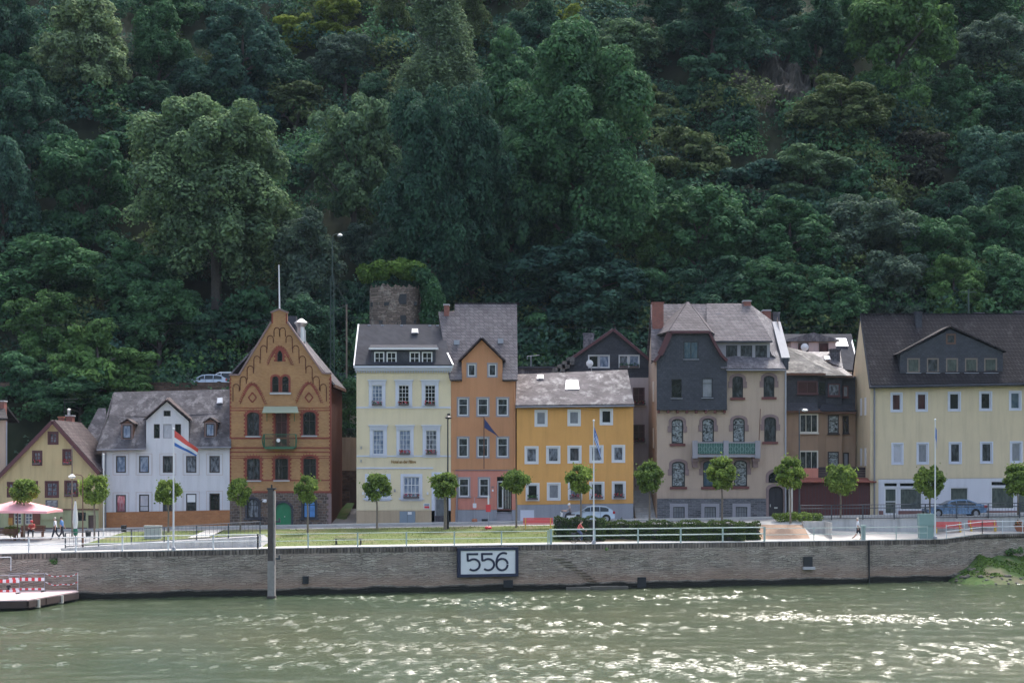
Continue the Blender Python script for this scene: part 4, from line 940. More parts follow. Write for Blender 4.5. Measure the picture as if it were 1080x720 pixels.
mb.slab([P3(470.3, 379, 145.2), P3(545.8, 379, 145.2), P3(545.2, 322, Yr), P3(479.6, 322, Yr), P3(479.6, 330, 148.65), P3(462.3, 330, 148.65)], .16)
z_ = P3(0, 322, Yr).z; mb.slab([P3(462.3, 330.5, Yr+.02), P3(545.2, 322, Yr+.02), Vector((PX(545.2,Yr), 154.5, h.Z(402))), Vector((PX(466,Yr), 154.5, h.Z(402)))], .16)
roof = h.part(mb, 'roof', 'roof_pale')
mb = MB(); rr = random.Random(4); x = PX(480, Yr)
while x < PX(545, Yr): w_ = .42; mb.box(x, x+w_-.03, Yr-.12, Yr+.15, z_+.02+rr.uniform(0,.05), z_+.22+rr.uniform(0,.05)); x += w_
h.part(mb, 'ridge_tile', 'roof_tile_brown', roof)
ap = P3(508, 356.5, 143.55); bl, br = P3(484, 381, 143.55), P3(532.3, 381, 143.55)
h.part(MB().slab([bl, ap, Vector((ap.x, 147.3, ap.z)), Vector((bl.x, 145.9, bl.z))], .13).slab([ap, br, Vector((br.x, 145.9, br.z)), Vector((ap.x, 147.3, ap.z))], .13), 'gable_roof', 'roof_tile_cottage')
h.part(MB().poly([P3(487,402,144.005), P3(487,380,144.005), (h.X(487),145.8,h.Z(380)), (h.X(487),144.2,h.Z(402))]).poly([P3(530,402,144.005), P3(530,380,144.005), (h.X(530),145.8,h.Z(380)), (h.X(530),144.2,h.Z(402))][::-1]), 'gable_cheek', 'slate_grey')
h.shell(475.7, 543.8, 402, 556, 10, 'orange_wall', z_-.3, 5.2)
h.plane = (P3(470.3, 379, 145.2), (P3(545.8, 379, 145.2)-P3(470.3, 379, 145.2)).cross(P3(545.2, 322, Yr)-P3(470.3, 379, 145.2)).normalized()); h.pt = .16
h.chimney(468.2, 473.5, 320.5, 334.5, 148.2); h.vent(481.8, 362.5, 146.3); h.vent(528, 361, 146.4)
h.pipe(482, 500, 556, 'gutter_grey', .06); h.pipe(542.3, 404, 520, 'orange_wall', .05)
fp = h.part(MB().tube((h.X(510.6), h.Y-.8, h.Z(494)), (h.X(510.6), h.Y-.9, h.Z(439.5)), .045), 'flag_staff', 'wood_brown')
def flag(name, P, mats, nx=14, ny=6, amp=.12, parent=None, origin=None, rows=None):
    """P: four corners hoist-top, hoist-bottom, fly-bottom, fly-top"""
    a, b, c, d_ = [Vector(p) for p in P]; mb = MB()
    for s_ in (0, 1):
        for i in range(nx+1):
            u = i/nx
            for j in range(ny+1):
                v = j/ny; p = (a*(1-v)+b*v)*(1-u) + (d_*(1-v)+c*v)*u
                mb.v.append((p.x, p.y + amp*math.sin(u*7+v*1.5)*u + s_*.02, p.z + .03*math.sin(u*9+v*3)*u))
    N = (nx+1)*(ny+1)
    for i in range(nx):
        for j in range(ny):
            q = i*(ny+1)+j; m = rows(i/nx, j/ny) if rows else 0
            mb.f.append((q, q+1, q+ny+2, q+ny+1)); mb.m.append(m); mb.f.append((N+q, N+q+ny+1, N+q+ny+2, N+q+1)); mb.m.append(m)
    return mb.build(name, mats, parent, origin=origin, smooth=True)
flag('flag', [P3(511, 441.3, 143.1), P3(511, 451, 143.1), P3(529, 462.5, 143.0), P3(526, 461, 143.0)], 'flag_navy', parent=fp, origin=h.o)
h.box('house_number', 'sandstone_red', 518.3, 521, 512.5, 514.3, -.04, -.002); h.box('letter_box', 'white_paint', 518.8, 520.6, 515.8, 518, -.08, -.002)
h.box('cellar_vent', 'black_metal', 508, 514.5, 547, 550, -.06, -.042)

# ================================================================ G  ochre block
h = House('ochre_house', 'broad ochre yellow house with patchy lichen roof and large skylight', 'house', 144, 606, 549.5)
GW = dict(fm='white_paint', fw=.12, dep=.12, mv=0, sur=('white_paint', .13, .04))
for a, b, y0, y1 in ((565.3, 576, 433.5, 448.3), (600, 611, 433, 447.6), (634, 645, 432, 446.6)): h.window(a, b, y0, y1, pane='pane_grey' if a < 620 else 'pane_dark', **GW)
for i, (a, b) in enumerate(((554.8, 566.5), (577.5, 589.5), (600, 611.8), (623.2, 635), (646.6, 657.8))): h.window(a, b, 471.8-i*.35, 487.6-i*.35, pane=['pane_lace','pane_lace','pane_half','pane_lace','pane_lace'][i], **GW)
for i, (a, b) in enumerate(((556, 567.5), (578.3, 589.8), (600.5, 612.5), (623, 636), (646.8, 658.5))): h.window(a, b, 510.5-i*.45, 526.5-i*.45, pane=['pane_dark','pane_grey','pane_lace','pane_half','pane_half'][i], flower='flower_red' if i in (2,3,4) else ('leaf_bright' if i == 0 else None), **GW)
h.facade([(545, 532), (668, 530.5), (668, 427.5), (545, 428.5)], 'ochre_wall', dep=.14)
gd = h.box('garage_door', 'bluewhite', 548.8, 563.3, 537.5, 549.5, -.03, .1)
h.facade([(544.5, 553), (668, 553), (668, 530.7), (544.5, 532.2)], 'grey_base', 'plinth', dy=-.04, holes=[shape(h.X(548.8), h.X(563.3), h.Z(549.8), h.Z(537.4))], back=.1)
roof, zr = h.pitched((543.7, 428.8), (668.8, 427.6), (545.3, 396.5), (661.8, 391.5), 9, 5, 'roof_patchy', over=.4)
h.shell(545, 668, 429, 553, 9, 'ochre_wall', zr-.08, 5)
h.part(MB().tube(P3(543.7, 429.2, 143.5), P3(668.8, 428, 143.5), .08), 'gutter', 'gutter_grey')
h.skylight(roof, (596, 412.5), (611, 412), (609.5, 402.3), (597, 402.8), 146.5, 147.9); h.skylight(roof, (566, 401.3), (573.5, 401), (573, 396.7), (567, 397), 148.1, 148.75); h.skylight(roof, (632, 400.3), (639.5, 400), (639, 396), (633, 396.3), 148.0, 148.65)

# ================================================================ H  black gabled rear house
h = House('rear_house', 'set-back house with black slate gable behind the ochre house', 'house', 153, 640, 548)
for a, b in ((620.8, 631.3), (632, 642.5)): h.window(a, b, 374.8, 387.5, fm='white_paint', pane='pane_blue' if a > 631 else 'pane_dark', mv=0, fw=.08, sur=('white_paint', .05, .03))
for a, b in ((653, 662.5), (663.5, 674)): h.window(a, b, 374.6, 387.3, fm='white_paint', pane='pane_lace' if a < 660 else 'pane_blue', mv=0, fw=.08, sur=('white_paint', .05, .03), flower='leaf_mid')
for y0, y1 in ((408.5, 427), (447.5, 466.5)): h.window(667.5, 680, y0, y1, fm='maroon_frame', pane='pane_maroon', mv=1, mh=(.6,), fw=.1, sill=('cream_frame', .1, .1), flower='flower_red')
h.facade([(592, 398), (690, 398), (690, 384), (647, 349), (592, 385.5)], 'slate_dark'); h.facade([(592, 552), (690, 552), (690, 398.1), (592, 398.1)], 'rear_wall', 'lower_wall')
A, B_, C_ = P3(584, 391, 152.6), P3(647, 347.3, 152.6), P3(693, 386, 152.6); dv = Vector((0, 9, 0))
h.part(MB().slab([A, B_, B_+dv, A+dv], .16).slab([B_, C_, C_+dv, B_+dv], .16), 'roof', 'slate_grey')
h.part(MB().bar(A-Vector((0,.05,.02)), B_-Vector((0,.05,.02)), .1, .24).bar(B_-Vector((0,.05,.02)), C_-Vector((0,.05,.02)), .1, .24), 'barge_board', 'maroon_frame')
h.shell(592, 690, 398, 552, 8, 'rear_wall'); h.chimney(615.5, 626.5, 351, 370, 157, 'slate_grey', 'slate_grey', .8)
h.part(MB().lathe([(.02,0),(.33,.1),(.3,.12)], P3(622, 383, 151.6), 14, ax='y').tube(P3(623,383,151.6), P3(624,391,152.4), .04), 'satellite_dish', 'board_white')
mb = MB()
for k in range(4): a = P3(583+k*5, 389-k*3.8, 152); mb.box(a.x, a.x+.7, a.y, a.y+1.5, a.z-.6, a.z+.1)
h.part(mb, 'roof_step', 'roof_mossy')
h2 = House('low_shed', 'flat grey roofed shed with aerial behind the ochre roof', 'shed', 156, 570, 400)
h2.part(MB().box(PX(545,156), PX(592,156), 156, 161, 6, PZ(388.5,156)), 'wall', 'slate_grey'); h2.part(MB().box(PX(544,156), PX(593,156), 155.7, 161.2, PZ(388.4,156), PZ(386.5,156)), 'roof', 'slate_dark')
h2.part(MB().tube(P3(560, 388, 156.5), P3(560, 375, 156.5), .04).tube(P3(556, 375.5, 156.5), P3(569, 374.5, 156.5), .03).tube(P3(556, 375.5, 156.5), P3(556, 379, 156.5), .03), 'aerial', 'zinc')

# gap steps between ochre and tan houses
mb = MB()
for k in range(12): mb.box(PX(669.5,146), PX(690.5,146), 144.8+k*.5, 153, zs(9)+.1+k*.2, zs(9)+.1+(k+1)*.2-.005)
one(mb, 'stairway', 'concrete', (PX(670,146), 145, zs(9)), 'narrow concrete steps climbing between ochre and tan houses', 'steps')

# ================================================================ I  tan villa with slate front
h = House('villa', 'large tan villa with slate-clad front gable and green balcony', 'house', 144, 760, 547)
AW = dict(fm='black_metal', pane='pane_swirl', rise=.26, mv=0, mh=(.68,), fw=.09, dep=.16, sur=('sandstone_red', .0, .0), sill=None)
def arched(a, b, y0, y1, pn='pane_swirl', fl=None, sill=True, bot=.45, par=None):
    w_ = h.window(a, b, y0, y1, fm='black_metal', pane=pn, rise=.3, mv=0, mh=(.72,), fw=.09, dep=.16, sill=('sill_red', .17, .22) if sill else None)
    X0, X1, Z0, Z1 = h.X(a), h.X(b), h.Z(y1), h.Z(y0); wd = .24; zl = Z0+(Z1-Z0)*bot
    o1 = shape(X0-wd, X1+wd, zl, Z1+wd, .42); i1 = shape(X0, X1, zl, Z1, .3)
    mb = MB().ring(o1, i1, h.Y-.06, h.Y+.02); mb.box(X0-wd-.1, X0-.002, h.Y-.07, h.Y+.01, zl, zl+.55); mb.box(X1+.002, X1+wd+.1, h.Y-.07, h.Y+.01, zl, zl+.55)
    h.part(mb, 'surround', 'sandstone_red', w_); return w_
arched(772.3, 783.7, 396.5, 419, 'pane_half'); arched(805.3, 816.8, 396, 418.5, 'pane_half')
arched(708.3, 720.6, 441.5, 467.5); arched(740.6, 753, 441, 466, sill=False); arched(773, 785.5, 440.5, 466, sill=False); arched(806, 818.5, 439.5, 465.5, 'pane_half')
arched(708.5, 722.5, 486.5, 513, 'pane_swirl'); arched(741.5, 755.5, 485.5, 513, 'pane_teal'); arched(774, 788, 485, 512.5, 'pane_swirl')
for a, b in ((710, 722), (743, 755), (776, 788)): h.window(a, b, 534.2, 546, fm='black_metal', pane='pane_grey', mv=3, mh=(.5,), fw=.05, mw=.02, dep=.14, dy=-.05, sur=('grey_surround', .3, .05))
h.window(810.5, 826.5, 497, 508.8, fm='black_metal', pane='pane_dark', rise=.5, mv=0, fw=.06, name='transom', sur=('sandstone_red', .24, .06, 1))
dr = h.window(810.8, 826.3, 512.5, 549, fm='door_dark', pane='door_dark', rise=.35, mv=1, mh=(.35,), fw=.12, name='door', sur=('sandstone_red', .24, .06, 1), dep=.3)
h.box('letter_plate', 'steel', 817, 820.5, 534.5, 536, .2, .24, dr); h.box('handle', 'steel', 812.4, 813.3, 531.5, 534.5, .18, .24, dr)
h.facade([(693, 525.5), (808, 525.3), (829.5, 525.3), (829.5, 389), (693, 389)], 'tan_wall', dep=.18)
h.facade([(693, 551), (810.8, 551), (810.8, 525.5), (693, 525.7)], 'slate_stone', 'plinth', dy=-.05, back=.1); h.facade([(826.3, 551), (829.6, 551), (829.6, 525.5), (826.3, 525.5)], 'slate_stone', 'plinth', dy=-.05, holes=[], back=.1)
# slate front
for a, b, c, d_, pn in ((720.3, 736, 360.3, 379, 'pane_teal'), (707.3, 718.7, 399.5, 420, 'pane_dark'), (739.7, 751, 398.8, 419.6, 'pane_grey')):
    h.window(a, b, c, d_, fm='black_metal', pane=pn, mv=1 if a == 720.3 else 0, mh=() if a != 739.7 else (.75,), fw=.08, dy=-.45, dep=.1, sill=('zinc', .05, .05))
h.facade([(692.5, 431.5), (766, 431.5), (766, 381), (761, 376), (755, 366), (747.5, 351), (707.5, 351), (701, 366), (696, 376), (692.5, 381)], 'slate_dark', 'slate_front', dy=-.45, back=.44)
mb = MB(); pl = [(689.8, 381.5), (696, 374), (701.3, 363), (706.8, 350.3), (747.8, 350.3), (755.5, 365.5), (761, 374.5), (766.8, 380.5)]
for a, b in zip(pl, pl[1:]): mb.bar(P3(*a, 143.35), P3(*b, 143.35), .5, .22)
h.part(mb, 'verge_board', 'maroon_frame')
mb = MB(); mb.box(h.X(692.3), h.X(766.3), h.Y-.5, h.Y-.001, h.Z(432.4), h.Z(431.5))
h.part(mb, 'slate_front_base', 'slate_dark'); mb = MB()
for k in range(8): x = h.X(694.5+k*9.9); mb.box(x-.1, x+.1, h.Y-.4, h.Y-.002, h.Z(435.6), h.Z(432.45))
h.part(mb, 'corbel', 'sill_red')
zr = PZ(322, 149)
ap = P3(725.5, 319, 147.2)
fl_, fr_ = P3(705.5, 350.3, 143.2), P3(749, 350.3, 143.2)
ridgeback = Vector((ap.x, 149, ap.z))
g2l, g2r = P3(690, 381, 143.2), P3(767.3, 380, 143.2); nl, nr = Vector((fl_.x-.4, 148.2, fl_.z+.3)), Vector((fr_.x+.4, 148.2, fr_.z+.3))
h.part(MB().slab([fl_, fr_, ap], .12).slab([fr_, Vector((fr_.x+1.2, 147.6, fr_.z-.1)), ap], .12).slab([Vector((fl_.x-1.2, 147.6, fl_.z-.1)), fl_, ap], .12), 'gable_hip', 'roof_plum')
mb = MB(); l2 = [Vector(P3(*p, 143.25)) for p in pl[4:]]; l1 = [Vector(P3(*p, 143.25)) for p in pl[:4]]
for a, b in zip(l2, l2[1:]): mb.slab([a, b, Vector((b.x, 146.0, b.z)), Vector((a.x, 147.6, a.z))], .08)
for a, b in zip(l1, l1[1:]): mb.slab([a, b, Vector((b.x, 147.6, b.z)), Vector((a.x, 146.0, a.z))], .08)
h.part(mb, 'gable_roof', 'slate_grey')
mb = MB()
mb.slab([P3(686.8, 381.5, 143.7), P3(760, 381.5, 143.7), P3(760, 322, 149), P3(686.3, 322, 149)], .16)
mb.slab([P3(745, 361, 144.7), P3(814.5, 361, 144.7), P3(791.5, 321.5, 149), P3(745, 321.5, 149)], .16)
mb.slab([P3(686.3, 322, 149.01), P3(791.5, 321.5, 149.01), Vector((PX(815,149), 154.5, h.Z(389))), Vector((PX(686,149), 154.5, h.Z(389)))], .16)
roof = h.part(mb, 'roof', 'roof_pale')
mb = MB()
mb.slab([P3(760, 389.5, 143.5), P3(828.5, 389.5, 143.5), P3(819, 371, 145.4), P3(760, 378.5, 144.4)], .14)
mb.slab([P3(813, 375, 144.6), P3(827, 385, 144.6), P3(817, 342, 149.2), P3(791, 322.5, 149.2)], .14)
h.part(mb, 'lower_roof', 'slate_grey')
h.part(MB().bar(P3(828.5, 379, 144.3), P3(818.5, 341, 149), .75, .4), 'verge', 'lead'); h.part(MB().box(PX(826,144.3), PX(831,144.3), 144, 144.6, PZ(390,144.3), PZ(378,144.3)), 'verge_end', 'slate_dark')
for a, b in ((766.5, 778.5), (782, 794.3), (797.6, 810)): D2 = h.window(a, b, 363.6, 377.8, fm='black_metal', pane='pane_half', mv=0, mh=(.82,), fw=.07, dy=.55, dep=.08, hole=True)
h.facade([(755, 379.5), (813.2, 379.5), (813.2, 360.8), (755, 360.8)], 'grey_surround', 'dormer', dy=.55, back=2.2)
h.part(MB().bar(P3(752, 360.2, 144.3), P3(814.5, 360.2, 144.3), .4, .13), 'dormer_gutter', 'slate_dark')
h.shell(693, 829.5, 389, 551, 10, 'tan_wall', zr-1.0, 5)
h.chimney(688.3, 699.8, 318.5, 338.5, 146.5, 'chimney_brick', 'chimney_brick', .9); h.chimney(784.5, 792, 316.5, 328, 148.6); h.chimney(805.3, 813, 326.5, 342, 150, 'chimney_brick', 'sill_stone', 1, 3); h.chimney(815.3, 822.3, 329, 343, 150, 'slate_grey', 'slate_grey', 1, 3)
h.vent(757.3, 334.5, 148.0)
# balcony
z0, z1 = h.Z(479.5), h.Z(466); X0, X1 = h.X(730.5), h.X(799)
bal = h.part(MB().box(X0, X1, h.Y-1.25, h.Y, z0-.2, z0), 'balcony', 'grey_surround')
mb = MB()
for px_ in (731.5, 763.8, 797): x = h.X(px_); mb.box(x-.22, x+.22, h.Y-1.3, h.Y-.95, z0-.3, z1+.12)
mb.box(X0, X1, h.Y-1.2, h.Y-1.05, z1-.1, z1); mb.box(X0, X0+.12, h.Y-1.1, h.Y, z0, z1); mb.box(X1-.12, X1, h.Y-1.1, h.Y, z0, z1)
h.part(mb, 'balustrade', 'grey_surround', bal)
for a, b in ((733.5, 761.8), (765.8, 795)):
    pn_ = h.part(MB().box(h.X(a), h.X(b), h.Y-1.14, h.Y-1.10, z0+.08, z1-.11), 'screen', 'balcony_green', bal); mb = MB()
for a, b in ((733.5, 761.8), (765.8, 795)):
    for k in range(12): x = h.X(a)+(h.X(b)-h.X(a))*k/11; mb.tube((x, h.Y-1.18, z0), (x, h.Y-1.18, z1-.05), .015, n=4)
    for k in range(5): cx = h.X(a)+(h.X(b)-h.X(a))*(k+.5)/5; mb.ring([(cx+.2*math.cos(t*.785), z0+.5+.25*math.sin(t*.785)) for t in range(8)], [(cx+.17*math.cos(t*.785), z0+.5+.22*math.sin(t*.785)) for t in range(8)], h.Y-1.2, h.Y-1.17)
h.part(mb, 'ironwork', 'cabinet_green', bal)
for px_ in (732.5, 796): x = h.X(px_); mb = MB(); mb.box(x-.3, x+.3, h.Y-.9, h.Y-.002, z0-.6, z0-.21); mb.box(x-.22, x+.22, h.Y-.5, h.Y-.002, z0-1.1, z0-.6); h.part(mb, 'console', 'sandstone_red', bal)
h.part(MB().tube(P3(800.5, 467, 143.2), P3(802, 431, 142.9), .035), 'flag_staff', 'wood_brown')
h.pipe(828.3, 391, 549, 'zinc', .07, -.12); h.part(MB().tube(P3(766, 390.2, 143.4), P3(829, 390.2, 143.4), .08), 'gutter', 'gutter_grey')
mb = MB()
for y0 in (400, 450, 500): mb.box(h.X(693)-.06, h.X(693)-.01, h.Y+3, h.Y+4, h.Z(y0+22), h.Z(y0))
h.part(mb, 'side_window', 'cream_frame')

# ================================================================ J  bay-windowed house and garage
h = House('bay_house', 'brown bay-windowed house with slate upper floor behind the maroon garages', 'house', 149, 866, 545)
S = h.Y
def baywall(name, mat, pts, y0, y1, holes=True):   # pts: list of (px, dy)
    for (a, d0), (b, d1) in zip(pts, pts[1:]):
        A = Vector((PX(a, S+d0), S+d0)); B = Vector((PX(b, S+d1), S+d1)); mb = MB()
        mb.quad((A.x, A.y, PZ(y1, S)), (B.x, B.y, PZ(y1, S)), (B.x, B.y, PZ(y0, S)), (A.x, A.y, PZ(y0, S))); h.part(mb, name, mat)
bay = [(826, -.6), (862, -.6), (871, 0), (888, 0), (888, .6), (902, .6), (902, 5)]
baywall('slate_wall', 'slate_dark', bay, 396, 431); baywall('wall', 'brown_wall', bay, 431, 548)
def bwin(a, b, y0, y1, d, fm, pn, mv=0, mh=(), nm='window', fw=.1):
    h.window(a, b, y0, y1, fm=fm, pane=pn, mv=mv, mh=mh, fw=fw, dy=d-.12, dep=.1, name=nm, sill=(fm, .05, .1), hole=False)
bwin(839.5, 861, 402, 415.5, -.6, 'maroon_frame', 'pane_maroon', 1); bwin(873, 885.5, 404.5, 417.5, 0, 'maroon_frame', 'pane_lace', 0); bwin(890, 896, 406.5, 418.5, .6, 'maroon_frame', 'pane_grey')
for y0, y1, pn in ((436.5, 456.5, 'pane_half'), (475, 496, 'pane_half')):
    bwin(841.5, 861.5, y0, y1, -.6, 'cream_frame', pn, 2, (), fw=.12); bwin(873, 884.5, y0+1, y1+.5, 0, 'dark_frame', 'pane_swirl', 0, (.7,)); bwin(890.5, 896.5, y0+2, y1, .6, 'dark_frame', 'pane_dark' if y0 < 450 else 'pane_grey')
h.part(MB().box(PX(862.5,S-.3), PX(870,S-.3), S-.5, S-.45, PZ(416,S), PZ(403,S)), 'bay_side_window', 'pane_dark')
h.part(MB().slab([P3(826, 433.5, S-1.1), P3(864, 433.5, S-1.1), P3(860, 425, S-.55), P3(826, 425, S-.55)], .1).slab([P3(864, 434, S-.9), P3(903, 434, S-.3), P3(900, 427, S+.4), P3(866, 427, S-.2)], .1), 'skirt_roof', 'slate_dark')
for a, b, c, d_, e, g_ in ((826,864,-1.2,-.6,435,433.5), (864,902,-.6,.5,436,434.5), (826,868,-1.3,-.5,396.3,394.3), (868,898,-.8,.6,398,396.4)): h.part(MB().box(PX(a,S), PX(b,S), S+c, S+d_, PZ(e,S), PZ(g_,S)), 'cornice', 'wood_brown')
h.part(MB().slab([P3(825, 394.5, S-1.2), P3(868.5, 394.5, S-1.2), P3(851, 380, S+1), P3(825, 366, S+3)], .14).slab([P3(866, 397, S-.8), P3(892, 397, S-.8), P3(858.5, 374.5, S+3.2), P3(851, 380, S+1)], .14).slab([P3(825,366,S+3.05), P3(851,380,S+1.05), P3(858.5,374.5,S+3.2), P3(845,371,S+4)], .14), 'roof', 'roof_mossy')
h.part(MB().slab([P3(889, 398.5, S-.2), P3(901, 398.5, S-.2), P3(888, 389, S+2.2), P3(874, 386, S+2.2)], .12).slab([P3(862, 378, S+3), P3(889, 389, S+2.25), P3(886, 372, S+4.5), P3(850, 372, S+4.5)], .12), 'side_roof', 'slate_grey')
h.part(MB().box(PX(877,S+3), PX(886,S+3), S+3, S+4, PZ(390,S+3), PZ(369,S+3)).box(PX(876,S+3), PX(887,S+3), S+2.9, S+4.1, PZ(369,S+3), PZ(367.5,S+3)), 'chimney', 'slate_grey')
h.skylight(None, (870, 381), (876, 381), (875, 377), (869, 377), S+2.6, S+3.1)
h.part(MB().box(PX(826,S+1), PX(902,S+1), S+.7, S+8, 4.5, PZ(400,S)), 'core_wall', 'brown_wall')
h = House('attic_house', 'dark-roofed house with pale attic dormer above the bay-windowed house', 'house', 157, 866, 545)
h.part(MB().slab([P3(826, 387, 157), P3(905, 392, 157), P3(898, 353.5, 162), P3(826, 353.5, 162)], .15).slab([P3(826, 353.5, 162.01), P3(898, 353.5, 162.01), P3(898, 370, 167), P3(826, 370, 167)], .15), 'roof', 'slate_hotel')
h.part(MB().bar(P3(906, 391, 156.9), P3(896.5, 353, 162), .14, .2), 'verge', 'bluewhite'); h.box('wall', 'rear_wall', 826, 904, 392, 545, .1, 8)
h.part(MB().box(PX(834,157), PX(881,157), 156.7, 160, PZ(378,157), PZ(360.5,157)), 'dormer', 'dormer_pink')
for a, b in ((841, 852), (863, 873)): h.window(a, b, 361.8, 373.5, fm='dark_frame', pane='pane_maroon', mv=0, dy=-.45, dep=.12, fw=.06, hole=False)
h.part(MB().prism([(PX(828,157), PZ(360.3,157)), (PX(884,157), PZ(360.3,157)), (PX(884,157), PZ(358.5,157)), (PX(857,157), PZ(351,157)), (PX(828,157), PZ(358.5,157))], 156.4, 160.5), 'dormer_roof', 'slate_grey')
h.skylight(None, (881, 366.5), (894.5, 366.5), (892, 358.5), (878.5, 358.5), 160.0, 161.2)
h.part(MB().lathe([(.02,0),(.38,.12),(.35,.14)], P3(849, 366, 156.2), 14, ax='y').tube(P3(849,366,156.3), P3(850,374,156.6), .04), 'satellite_dish', 'board_white')
h = House('garage_block', 'dark maroon garage block with rust-red roof under the terrace', 'garage', 144.2, 880, 545)
mb = MB().box(h.X(836), h.X(923.5), h.Y, h.Y+4.5, h.Z(549), h.Z(508.5)); h.part(mb, 'wall', 'maroon_panel')
for a, b in ((846, 874), (877, 902), (904, 922)):
    g_ = h.box('garage_door', 'maroon_panel', a, b, 512, 547, -.05, -.001); mb = MB()
    for k in range(1, 8): x = h.X(a)+(h.X(b)-h.X(a))*k/8; mb.box(x-.012, x+.012, h.Y-.062, h.Y-.05, h.Z(546.5), h.Z(512.5))
    h.part(mb, 'rib', 'door_dark', g_)
h.part(MB().slab([P3(835, 508.8, 143.6), P3(924.5, 508.8, 143.6), P3(924, 504.5, 145.4), P3(836, 504.5, 145.4)], .08), 'roof', 'rust_roof')
fn = MB()
for k in range(7): fn.box(PX(863,146), PX(923,146), 146, 146.05, PZ(504.5,146)+k*.15, PZ(504.5,146)+k*.15+.13)
fn.box(PX(863,146), PX(923,146), 145.96, 146.08, PZ(494.2,146), PZ(493.4,146)); h.part(fn, 'terrace_screen', 'fence_brown')
h.part(MB().box(PX(846,145.6), PX(863,145.6), 145.6, 146, PZ(504.6,145.6), PZ(493.5,145.6)), 'parapet', 'pink_wall'); h.part(MB().box(h.X(836), h.X(923.5), h.Y+1.3, h.Y+4.6, h.Z(508.4), PZ(505,146)), 'terrace', 'concrete')
h.box('corner_post', 'cream_frame', 831.5, 835.5, 500, 549, -.3, 3)

# ================================================================ K  yellow block at right
h = House('apartment_building', 'pale yellow block with brown tiled roof and white shop floor', 'building', 144, 1000, 544.5)
BW = dict(fm='bluewhite', mv=0, fw=.11, dep=.12, sur=('bluewhite', .12, .04))
for i, (a, b) in enumerate(((940.5, 950.5), (967, 977.3), (1001, 1012), (1034, 1045), (1065.5, 1076), (1100, 1110))):
    h.window(a, b, 415-i*.4, 433-i*.4, pane=['pane_maroon','pane_maroon','pane_dark','pane_dark','pane_teal','pane_dark'][i], **BW)
    h.window(a+1, b+1, 468-i*.4, 488.5-i*.4, pane=['pane_white','pane_grey','pane_half','pane_half','pane_grey','pane_dark'][i], **BW)
h.window(932.5, 946.5, 514, 542.5, fm='white_paint', pane='pane_shop', mv=0, mh=(.48,), fw=.14, mw=.07, name='door'); h.window(932.5, 946.5, 509, 513, fm='white_paint', pane='pane_dark', mv=0, fw=.04, name='transom')
h.window(949, 972.7, 514.5, 537.5, fm='white_paint', pane='pane_shop', mv=0, fw=.09, name='shop_window'); h.window(949, 972.7, 509, 513, fm='white_paint', pane='pane_dark', mv=0, fw=.04, name='transom')
h.window(1002.5, 1021, 514, 530, fm='white_paint', pane='pane_shop', mv=0, fw=.06, name='shop_window')
h.window(1045.5, 1070, 513.5, 536.5, fm='white_paint', pane='pane_shop', mv=0, fw=.08, name='shop_window'); h.window(1045.5, 1070, 507.5, 512, fm='white_paint', pane='pane_dark', mv=0, fw=.04, name='transom'); h.window(1074, 1086, 508, 541, fm='white_paint', pane='pane_shop', mv=0, name='door')
h.facade([(918, 505.2), (1130, 503), (1130, 404), (918, 408)], 'yellow_wall', dep=.14); h.facade([(926.5, 548), (1130, 548), (1130, 503.2), (926.5, 505.4)], 'shop_white', 'shop_floor', dep=.14)
h.facade([(918, 548), (926.4, 548), (926.4, 505.4), (918, 505.4)], 'yellow_wall', 'pilaster', holes=[]); 
for a, b in ((927, 931.5), (947.5, 1073)): h.box('base_course', 'brown_base', a, b, 538.3, 547, -.05, -.001)
mb = MB(); mb.slab([P3(918.5, 407.3, 143.5), P3(1135, 403, 143.5), P3(1135, 331, 148), P3(907.5, 334, 148)], .18)
mb.slab([P3(907.5, 334, 148.01), P3(1135, 331, 148.01), Vector((PX(1135,148), 152.6, h.Z(407))), Vector((PX(907.5,148), 152.6, h.Z(407)))], .18)
roof = h.part(mb, 'roof', 'roof_tile_brown'); zr = PZ(334, 148)
mb = MB(); x = PX(907.5,148)
while x < PX(1135,148): mb.box(x, x+.4, 147.8, 148.2, zr+.1, zr+.28+rng.uniform(0,.04)); x += .43
h.part(mb, 'ridge_tile', 'roof_tile_brown', roof)
h.part(MB().tube(P3(917.5, 408, 143.4), P3(1135, 404, 143.4), .13).box(PX(918,143.5), PX(1135,143.5), 143.45, 143.99, h.Z(407), h.Z(405.5)), 'gutter', 'slate_dark')
h.shell(918, 1130, 408, 548, 8.2, 'yellow_wall', zr-.02, 4)
h.part(MB().bar(P3(917.6, 409, 143.4), P3(907.7, 333.5, 148), .1, .25), 'verge', 'slate_dark')
mb = MB()
for dy_, y0 in ((1.6, 418), (3.4, 418), (1.6, 472), (3.4, 472)): mb.box(h.X(918)-.04, h.X(918)-.005, h.Y+dy_, h.Y+dy_+.7, h.Z(y0+19), h.Z(y0))
h.part(mb, 'side_window', 'white_paint')
h.pipe(922, 409, 545, 'gutter_grey', .08)
